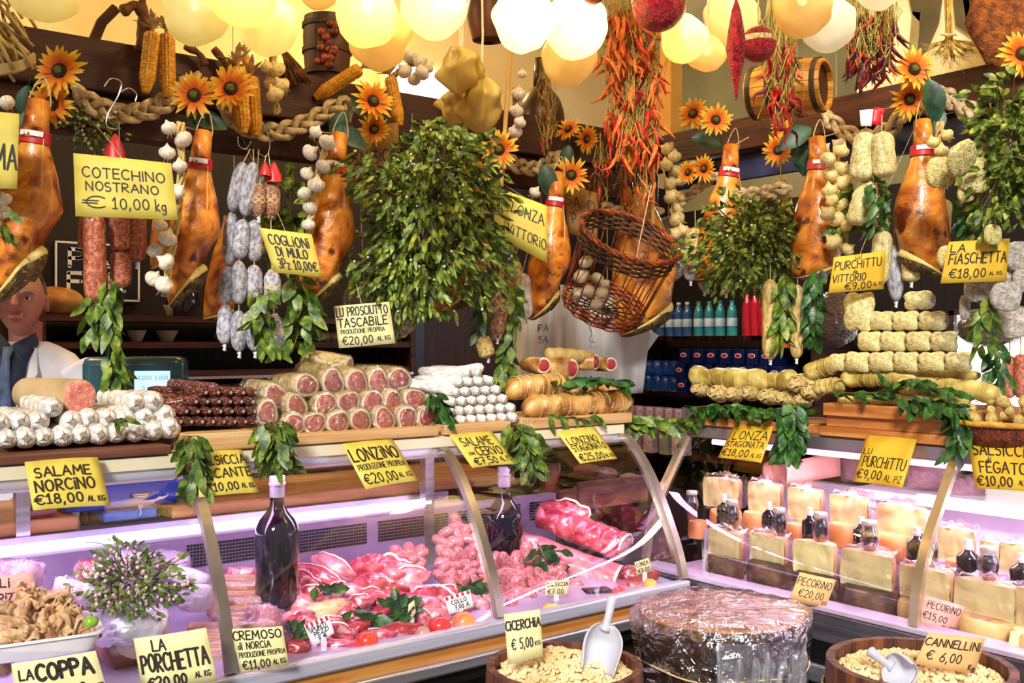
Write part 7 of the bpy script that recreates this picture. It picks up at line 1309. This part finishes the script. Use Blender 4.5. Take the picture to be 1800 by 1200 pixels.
for r_, n, x0 in ((0, 8, 1212), (1, 8, 1208), (2, 7, 1216)):
    for i in range(n):
        x = x0+i*24; o = at(x, 690, a=SX-.10); o.z = levels[1]+r_*.088; tt = thing('pasta_box', 'navy pasta box with red oval, %s along the %s layer of the grocery shelf' % (nth(i), ('lowest', 'middle', 'upper')[r_]), 'box', o, 'pasta boxes on the grocery shelf')
        part('carton', MB().box((0, 0, .043), (.14, .074, .085)), NAVY, tt, bev=.002)
        mb = MB(); mb.lathe([(.001, .001), (.024, .001), (.024, 0)], 20, X=Mx.Translation((-.0715, 0, .05)) @ Mx.Rotation(-PI/2, 4, 'Y') @ Mx.Diagonal((.55, 1, 1, 1))); part('white_oval', mb, STICK, tt)
        mb = MB(); mb.lathe([(.001, .002), (.019, .002), (.019, 0)], 20, X=Mx.Translation((-.0722, 0, .05)) @ Mx.Rotation(-PI/2, 4, 'Y') @ Mx.Diagonal((.5, 1, 1, 1))); part('red_oval', mb, OVR, tt)
BAGB = M('blue_pasta_bag', '#0c2c70', '#2a5ab0', sc=14, rough=.12, coat=.5, bump=.4, spots='#b0a040', ssc=22, sth=.66, var=.12)
for i in range(10):
    x = 1128+(i % 5)*15; o = at(x, 690, a=SX-.08); o.z = levels[1]+.05+(i//5)*.09; q = link('pasta_bag', MB().ball((0, 0, 0), (.05, .05, .05), 14, 10, e=.7, fn=lambda p, q: p*(1+.2*NZ.noise(q*3+V((i, 0, 0))))).mesh('pasta_bag', BAGB, 180), None, o); tag(q, 'blue pasta bag, %s in the %s layer beside the navy boxes' % (nth(i % 5), 'upper' if i > 4 else 'lower'), 'bag', 'pasta bags on the grocery shelf')
PKB = M('pink_white_box', '#c89aa4', '#f0dce0', sc=16, rough=.4, spots='#c03040', ssc=20, sth=.6, var=.08)
for i in range(6):
    o = at(1116+i*17, 745, a=SX-.10); o.z = levels[2]; q = solo('small_carton', MB().box((0, 0, .045), (.1, .05, .09)), PKB, 'pink and white carton on the lower grocery shelf, %s from the meat case' % nth(i), 'box', o, 'pink cartons on the grocery shelf', bev=.002)
for i, (x, m) in enumerate([(1120, PKB), (1148, PKB), (1176, CER), (1198, PKB)]):
    o = at(x, 798, a=SX-.10); o.z = levels[3]; solo('tall_carton', MB().box((0, 0, .075), (.1, .07, .15)), m, 'tall carton on the bottom grocery shelf, %s behind the bay garland' % nth(i), 'box', o, 'cartons on the bottom grocery shelf', bev=.002)
solo('orange_carton', MB().box((0, 0, .1), (.06, .09, .2)), M('orange_card', '#b8501a', '#d8702c', rough=.5, var=0), 'orange carton standing beside the hanging tied salami', 'box', (4.5, at(1378, 640, a=4.5).y, levels[1]+.27), bev=.003)
# ---- cash register
o = at(232, 690, b=3.2); o.z = 1.031; t = thing('cash_register', 'dark teal scale register with a lit pale blue screen', 'register', o, rot=Mx.Rotation(RZ*.75, 4, 'Z')); k = ppm(o); zt = at(232, 627, b=3.2).z-1.031
TEAL = M('dark_teal_plastic', '#14323a', '#22505a', sc=4, rough=.3, coat=.2, var=0); W_ = 172/k
part('casing', MB().box((0, .07, zt/2), (W_, .14, zt)), TEAL, t, bev=.025); part('screen_bezel', MB().box((.10*W_/.17*.17+.035, -.004, zt-.118), (W_*.46, .012, .12)), M('dark_bezel', '#0e2228', '#16323a', rough=.3, var=0), t, bev=.004)
sw = 60/k; sc_ = V((.062, -.012, zt-.098)); part('screen', MB().box((sc_.x, -.0115, sc_.z), (sw, .004, 62/k)), M('lit_screen', '#a8d4f4', emit='#a8d8ff', es=.8, var=0), t)
part('screen_digits', letter_mesh([('0,000 0,000', .1, .12, .95, .12, 1), ('0,00 0,00', .22, .42, .95, .12, 1)], lambda u, v: sc_+V(((u-.5)*sw, -.0015, (.5-v)*62/k)), 1, V((0, -1, 0)), .0014).tube([sc_+V((sw*(.08+.35*i/12), -.003, -.035+.02*math.sin(PI*i/12))) for i in range(13)], .0008, 4), M('screen_ink', '#3a6a9a', '#4a7aaa', var=0), t, ang=180)
part('info_card', MB().box((-.062, -.006, zt-.125), (.066, .003, .03)), M('navy_card', '#101c50', '#1c2c6c', var=0), t); part('info_card', MB().box((-.055, -.008, zt-.155), (.058, .003, .026)), M('cream_slip', '#e8d4c0', '#f4e4d4', var=0), t); part('orange_strip', MB().box((-.055, -.009, zt-.172), (.056, .003, .01)), M('orange_strip', '#e0602a', '#e87038', var=0), t)
o = at(38, 700, b=2.80); o.z = 1.2722; solo('white_box', MB().box((0, 0, .055), (.20, .10, .11)), M('grey_white_box', '#a8a4a8', '#c2bec2', rough=.4, var=0), 'greyish white box behind the white salami', 'box', o, bev=.004)
# ---- the counterman
SKN = M('weathered_skin', '#a86456', '#cc8c7a', sc=10, c3='#bc7868', rough=.5, bump=.1, bsc=60, sss=.1, var=0); HAIR = M('grey_hair', '#86807c', '#c2bcb6', sc=30, stretch=(1, 1, .3), rough=.7, bump=.4, var=0); COAT = M('white_coat', '#ccd0e6', '#e6e8f6', sc=4, rough=.8, bump=.1, var=0); SHIRT = M('dark_blue_shirt', '#16223a', '#22324e', sc=30, rough=.8, var=0); TIE = M('blue_grey_tie', '#3c4c74', '#5c6c94', sc=30, rough=.6, var=0)
MP = at(40, 600, d=3.55); MX_, MY_ = MP.x, MP.y
man = thing('person', 'grey haired man in white coat, dark shirt and tie, looking aside behind the register', 'person', (MX_, MY_, 0), rot=Mx.Rotation(RZ, 4, 'Z'))
zc = at(40, 590, d=3.55).z; ze = at(40, 522, d=3.55).z; HH = (ze-zc)*2*.93; hc = (zc+zc+HH)/2
def head_pt(p, q):
    z = q.z; x = p.x; y = p.y
    jaw = 1-.28*max(0, -z-.1)**1.2; x *= jaw*(1.0 if z < .3 else 1-.12*(z-.3))
    if y < 0: y *= (1-.10*abs(z)) ; y -= .010*max(0, -z-.55)
    f = max(0, 1-abs(q.x)*2.2)
    if q.y < 0:
        for sx in (-1, 1):
            d = math.hypot((q.x-sx*.42)*1.5, (z+.0)*2.2); y += .011*max(0, 1-d*2.2)
        y -= .007*max(0, 1-abs(z-.17)*5)*(1-abs(q.x))**.5
        y += .004*max(0, 1-math.hypot(q.x*1.3, (z+.38)*5))
    return V((x, y, p.z))
bodyR = []
hy = Mx.Translation((0, -.02, 0)) @ Mx.Rotation(.30, 4, 'Z')
mb = MB(); mb.ball((0, 0, hc), (.078, .098, HH/2), 48, 40, fn=head_pt, X=hy)
mb.tube([V((0, .02, zc+.05)), V((0, .02, zc-.03)), V((0, .025, zc-.10))], [.056, .054, .066], 20)
# nose, lips, ears are grown on the same skin mesh
nz = hc-.012; mb.tube([V((0, -.088, nz+.034)), V((0, -.104, nz+.012)), V((0, -.118, nz-.012)), V((0, -.110, nz-.024)), V((0, -.094, nz-.026))], [.008, .011, .0145, .0125, .006], 12, X=hy)
for sx in (-1, 1):
    mb.ball((sx*.011, -.100, nz-.022), (.0075, .010, .0065), 10, 8, X=hy); mb.ball((sx*.081, .012, hc-.012), (.011, .02, .032), 14, 12, fn=lambda p, q: p+V((.006*abs(q.z), .004*q.z, 0)), X=hy)
    mb.tube([hy @ V((sx*.012, -.099, hc+.003-.055+.003)), hy @ V((sx*.040, -.086, hc-.052))], [.003, .001], 6)
for tz, r in ((-.058, .0034), (-.064, .0042)): mb.tube([hy @ V((.03*math.sin(a), -.099+.020*(1-math.cos(a)), hc+tz-.003*abs(a))) for a in [-1+i*.25 for i in range(9)]], [r*(.25+.75*math.cos(a*.75)) for a in [-1+i*.25 for i in range(9)]], 8)
# hands and forearms, legs: one continuous figure under the coat
def hand(w_, fw, side):
    f = V(fw).normalized(); sd = f.cross(UP).normalized()*side; mb.ball(tuple(w_+f*.045), (.04, .05, .018), 16, 10, e=.8, X=None)
    for i, L in enumerate((.07, .08, .075, .06)):
        b_ = w_+f*.085+sd*(.030-.020*i); mb.tube([b_-f*.02, b_+f*L*.5+UP*.006, b_+f*L-UP*.006], [.0095, .0088, .007], 8)
    b_ = w_+f*.02+sd*.036; mb.tube([b_, b_+sd*.03+f*.03, b_+sd*.035+f*.06], [.012, .0105, .008], 8)
hand(V((.26, -.36, 1.07)), V((-.25, -1, 0)), -1); hand(V((-.26, -.36, 1.07)), V((.25, -1, 0)), 1)
mb.ball((0, .02, zc-.16), (.13, .06, .09), 20, 14)
for sx in (-1, 1):
    c = catmull([V((sx*.06, .02, zc-.13)), V((sx*.165, .015, zc-.135)), V((sx*.235, .01, zc-.22)), V((sx*.29, -.02, zc-.405)), V((sx*.27, -.2, 1.09)), V((sx*.25, -.375, 1.07))], 5); mb.tube(c, [.045-.021*i/(len(c)-1) for i in range(len(c))], 14)
sk = part('skin', mb, SKN, man, ang=180); rm = sk.modifiers.new('one_surface', 'REMESH'); rm.mode = 'VOXEL'; rm.voxel_size = .0034; rm.use_smooth_shade = True; sm_ = sk.modifiers.new('soften', 'SMOOTH'); sm_.iterations = 3
ew = M('eye_white', '#d8ccc4', '#e8e0d8', rough=.2, var=0); ei = M('iris', '#1c120e', '#30201a', rough=.1, var=0)
for sx in (-1, 1):
    e_ = hy @ V((sx*.033, -.0805, hc+.001)); part('eye', MB().ball(tuple(e_), (.0125, .009, .0075), 14, 10), ew, man); part('iris', MB().ball(tuple(e_+V((.0045, -.0075, 0))), (.0058, .004, .0062), 10, 8), ei, man)
    mb = MB(); mb.tube([hy @ V((sx*.014, -.098, hc+.019)), hy @ V((sx*.034, -.096, hc+.025)), hy @ V((sx*.056, -.080, hc+.018))], [.0045, .0055, .003], 8); part('eyebrow', mb, HAIR, man, ang=180)
    mb = MB(); mb.tube([hy @ V((sx*.020, -.0865, hc+.004)), hy @ V((sx*.034, -.091, hc+.010)), hy @ V((sx*.048, -.080, hc+.003))], [.002, .0034, .002], 6); part('eyelid', mb, SKN, man, ang=180)
hm = MB(); hm.ball((0, .012, hc+.012), (.083, .094, HH/2*.99), 36, 24, fn=lambda p, q: V((p.x, max(p.y, -.012+.05*max(0, .9-q.z)*(-1 if q.z > .75 else 1)), max(p.z, -.045 if abs(q.x) < .85 else -.02)))*(1+.02*NZ.noise(q*9)), X=hy); part('hair', hm, HAIR, man, ang=180)
# torso with coat
zs = zc-.075
def ring(z, wx, wy, oy=0, ox=0): return [V((ox+wx*math.copysign(abs(math.cos(2*PI*j/36))**.85, math.cos(2*PI*j/36)), oy+wy*math.sin(2*PI*j/36), z)) for j in range(36)]
part('coat', MB().loft([ring(zs+.055, .074, .064, .02), ring(zs+.04, .112, .078, .02), ring(zs+.012, .168, .094, .02), ring(zs-.03, .208, .108, .015), ring(zs-.12, .215, .125, .01), ring(zs-.25, .205, .135), ring(zs-.42, .19, .13), ring(zs-.6, .205, .14), ring(zs-.85, .22, .15), ring(zs-.95, .225, .15)]), COAT, man, ang=180)
for sx in (-1, 1):
    el = V((sx*.29, -.02, zs-.33)); wr = V((sx*.25, -.30, 1.085)); c = catmull([V((sx*.165, .015, zs-.05)), V((sx*.235, .01, zs-.14)), el, (el+wr)/2+V((sx*.01, 0, -.01)), wr], 6); part('sleeve', MB().tube(c, [.078-.034*i/(len(c)-1) for i in range(len(c))], 18), COAT, man, ang=180)
    part('trouser_leg', MB().tube([V((sx*.1, .01, .78)), V((sx*.105, 0, .45)), V((sx*.105, .02, .06))], [.095, .075, .065], 16), SHIRT, man, ang=180); part('shoe', MB().ball((sx*.105, -.04, .045), (.05, .13, .045), 18, 10, e=.8), BLACK, man)
    # lapels open in a V over the shirt
    fy = lambda z: -.112-.012*min(1, (zs-z)/.2)
    L = [V((sx*.050, -.052, zs+.05)), V((sx*.078, -.062, zs+.028)), V((sx*.105, fy(zs-.05)-.000, zs-.055)), V((sx*.085, fy(zs-.1)-.012, zs-.09)), V((sx*.060, fy(zs-.16)-.014, zs-.16)), V((0, -.136, zs-.285)), V((sx*.012, -.128, zs-.24)), V((sx*.052, -.108, zs-.06))]
    mb = MB(); c_ = sum(L, V())/len(L)+V((0, -.006, 0)); mb.add(L+[c_], [(i, (i+1) % 8, 8) for i in range(8)]); part('lapel', mb, COAT, man, ang=180, solid=.006)
mb = MB(); mb.add([V((-.060, -.06, zs+.05)), V((.060, -.06, zs+.05)), V((.06, -.112, zs-.06)), V((.03, -.134, zs-.18)), V((0, -.138, zs-.28)), V((-.03, -.134, zs-.18)), V((-.06, -.112, zs-.06)), V((0, -.085, zs+.04)), V((0, -.128, zs-.08))], [(0, 7, 6), (7, 1, 2), (7, 2, 8), (7, 8, 6), (6, 8, 5), (8, 2, 3), (8, 3, 4), (8, 4, 5)]); part('shirt_front', mb, SHIRT, man, ang=180, solid=.004)
for sx in (-1, 1):
    mb = MB(); mb.add([V((sx*.004, -.082, zs+.045)), V((sx*.062, -.035, zs+.085)), V((sx*.078, -.045, zs+.05)), V((sx*.058, -.096, zs-.015))], [(0, 1, 2, 3)]); part('collar', mb, SHIRT, man, ang=180, solid=.005)
mb = MB(); mb.add([V((-.018, -.100, zs+.035)), V((.018, -.100, zs+.035)), V((.012, -.118, zs-.0)), V((.030, -.142, zs-.17)), V((.0, -.146, zs-.25)), V((-.030, -.142, zs-.17)), V((-.012, -.118, zs))], [(0, 1, 2, 6), (6, 2, 3, 5), (5, 3, 4)]); part('tie', mb, TIE, man, ang=180, solid=.008)
part('breast_pocket', MB().box((.115, -.125, zs-.21), (.09, .006, .075)), COAT, man, bev=.003); part('name_badge', MB().box((.10, -.132, zs-.18), (.05, .004, .025)), M('dark_badge', '#2a1a30', '#3a2440', var=0), man)
# ================================================================ in front of the cases
TUB = M('tub_staves', '#3c1e12', '#7e4a2c', sc=4, c3='#5a3220', stretch=(10, 10, 1), rough=.55, bump=.3, var=0); TUBL = M('tub_lower', '#6e5a30', '#a88a50', sc=4, stretch=(10, 10, 1), rough=.6, bump=.3, var=0)
def tub(label, cx, cy, wpx, d, fill_):
    o = at(cx, cy, d=d); k = ppm(o); r = wpx/2/k; z = o.z; t = thing('wooden_tub', label, 'tub', (o.x, o.y, 0)); ns = 22
    mb = MB(); pr = [(r*.86, 0), (r*.96, z*.3), (r*1.02, z*.6), (r*1.0, z-.03), (r*.99, z)]
    for s in range(ns): mb.loft([[V((q*rr*math.cos(2*PI*(s+f)/ns), q*rr*math.sin(2*PI*(s+f)/ns), h)) for q, f in ((1, .015), (1.004, .5), (1, .985), (.91, .985), (.91, .015))] for rr, h in pr])
    part('staves', mb, TUB, t)
    for h in (z-.075, z*.62, z*.3): rr = r*1.02+(.004); part('hoop', MB().lathe([(rr*.98, h-.014), (rr*1.005, h-.013), (rr*1.01, h+.013), (rr*.985, h+.014)], 44), IRON if h < z*.5 else TUBL, t)
    part('inner_head', MB().lathe([(.001, z-.12), (r*.93, z-.12)], 40), TUB, t)
    return o, r, t
BEAN = M('pale_bean', '#cdb27a', '#f2e2b6', sc=6, rough=.5, var=0, c3='#e2cd9c')
def beans(label, o, r, L, n, peak, name, off=(0, 0)):
    mb = MB(); mb.grid(lambda u, v: V((r*.9*u*math.cos(2*PI*v), r*.9*u*math.sin(2*PI*v), -.04+peak*(1-u*u))), 10, 40)
    for i in range(n):
        a = ru(0, 2*PI); q = math.sqrt(ru(0, 1))*r*.89; x, y = q*math.cos(a), q*math.sin(a); h = -.036+peak*(1-(q/r/.9)**2)+.012*NZ.noise(V((x*22, y*22, 0)))
        mb.ball((0, 0, 0), (L*ru(.85, 1.2), L*.72, L*.62), 7, 5, X=Mx.Translation((x, y, h+ru(.001, .008))) @ Mx.Rotation(ru(0, 3), 4, 'Z') @ Mx.Rotation(ru(-.5, .5), 4, 'Y'))
    solo(name, mb, BEAN, label, 'beans', (o.x, o.y, o.z), kind='stuff', ang=180)
o1, r1, _ = tub('round wooden tub of cicerchia beans below the meat case', 992, 1166, 276, 2.36, 1); beans('heap of pale cicerchia beans in the tub below the meat case', o1, r1, .0072, 1500, .05, 'cicerchia_beans')
o2, r2, _ = tub('round wooden tub of cannellini beans below the cheese case', 1617, 1164, 318, 2.25, 1); beans('heap of white cannellini beans in the tub below the cheese case', o2, r2, .0068, 1700, .03, 'cannellini_beans')
SCP = M('white_scoop_plastic', '#b8b8c8', '#cecedc', rough=.3, var=0, sss=.1)
def scoop(label, tip, neck, end, w_, d, yaw=0):
    p = at(*tip, d=d-.05); q = at(*neck, d=d); e = at(*end, d=d+.03); k = ppm(q); ax = (p-q); L = ax.length; t = thing('scoop', label, 'scoop', q); s, u, dd = frame(ax, TOCAM); w_ = w_/2/k; mb = MB()
    def pos(a, b):                       # open half shell
        th = PI*(a*1.12-.06); ww = w_*math.sqrt(max(0, 1-(1-min(1, b*2.2+.06))**2))*(1-.35*max(0, b-.55)); dpt = w_*1.3*min(1, b*3+.15)
        return dd*(L*(b**1.0)*(1-.10*math.sin(th)*(b > .9)))+s*(-ww*math.cos(th))-u*(dpt*math.sin(th)*.9)+u*w_*.2
    mb.grid(pos, 18, 14); part('bowl', mb, SCP, t, ang=180, solid=.003)
    h = e-q; part('handle', MB().tube(catmull([dd*.012-u*w_*.2, h*.3, h*.7, h], 5), [.012, .011, .0095, .0095, .009, .009, .009, .0095, .0098, .010, .0105, .011, .0115, .012, .011, .007], 12), SCP, t, ang=180)
scoop('white plastic scoop standing in the cicerchia beans', (1048, 1182), (1066, 1098), (1077, 1048), 66, dep(o1)-.03); scoop('white plastic scoop lying in the cannellini beans', (1600, 1190), (1558, 1166), (1527, 1142), 56, dep(o2)-.08)
def fcard(label, quad, lines, d, col): 
    t = sign(label, quad, lines, (V((0, 0, EYE))-TOCAM*d, (TOCAM+UP*.12)), col, mm=2.8); return t
fcard('tan card reading cicerchia standing in the bean tub', [(886, 1079), (949, 1070), (955, 1152), (893, 1168)], [('CiCERCHiA', .02, .16, .98, .18, 1.3), ('€ 5,00', .14, .52, .74, .22, 1), ('KG', .80, .66, .94, .08, .7)], dep(o1)-.01, 'p'); fcard('orange card reading cannellini standing in the bean tub', [(1632, 1111), (1732, 1121), (1713, 1184), (1608, 1166)], [('CANNELLiNi', .02, .16, .96, .22, 1), ('€ 6,00', .12, .52, .70, .28, .9), ('Kg', .86, .78, .96, .14, .8)], dep(o2)-.02, 'o')
# chopping block wrapped in clear film
o = at(1268, 1074, d=2.78); k = ppm(o); r = 152/k; z = o.z; t = thing('chopping_block', 'round chopping block wrapped in crinkled clear film at the corner', 'block', (o.x, o.y, 0))
part('trunk', MB().lathe([(r*.82, 0), (r*.84, z*.5), (r*.88, z-.09), (r*.95, z-.075), (r*.95, z-.01), (r*.93, z), (.001, z)], 48, fn=lambda p: V((p.x*(1+.02*NZ.noise(p*6)), p.y*(1+.02*NZ.noise(p*6+V((3, 0, 0)))), p.z))), M('block_bark', '#2c1610', '#5e3a2c', sc=5, stretch=(6, 6, 1), rough=.7, bump=.5, var=0), t)
part('cutting_top', MB().lathe([(r*.93, z+.0005), (r*.92, z+.006), (.001, z+.007)], 48), M('pink_wood_top', '#c08068', '#e4ae98', sc=5, c3='#d2967e', stretch=(1, 6, 1), rough=.5, var=0), t)
FILMB = film('crinkled_film', '#eeeaf2', rough=.05, bump=1.0, bsc=15, base=.26, edge=.9)
def wr(p):
    a = math.atan2(p.y, p.x); return V((p.x*(1+.055*NZ.noise(V((math.cos(a)*4, math.sin(a)*4, p.z*5)))+.02*NZ.noise(p*30)), p.y*(1+.055*NZ.noise(V((math.cos(a)*4, math.sin(a)*4, p.z*5)))+.02*NZ.noise(p*30+V((5, 0, 0)))), p.z+.008*NZ.noise(p*18)))
part('clear_film', MB().lathe([(.001, z+.016), (r*.5, z+.016), (r*.93, z+.014), (r*1.02, z+.004), (r*1.03, z-.03), (r*.99, z-.09), (r*.96, z-.2), (r*.95, z-.3), (r*.96, z-.4)], 110, fn=wr), FILMB, t, ang=180)
part('tie_string', MB().tube([V((r*.98*math.cos(2*PI*i/60), r*.98*math.sin(2*PI*i/60), z-.12+.006*math.sin(i*.5))) for i in range(61)], .002, 5), TWINE, t)
mb = MB(); n = 60
mb.grid(lambda u, v: (lambda a, zz: V((r*(1.0+.05*NZ.noise(V((u*14, v*9, 1)))+.03*math.sin(u*40+3*NZ.noise(V((u*9, v*5, 4)))))*math.cos(a), r*(1.0+.05*NZ.noise(V((u*14, v*9, 1)))+.03*math.sin(u*40+3*NZ.noise(V((u*9, v*5, 4)))))*math.sin(a), zz)))(RZ-PI/2-.25+1.15*u, z-.02-.34*v), 70, 26)
part('film_skirt', mb, M('silvery_film', '#c8c8d4', '#eeeef6', sc=8, rough=.2, metal=.7, bump=.8, bsc=34, alpha=.25, var=0), t, ang=180)
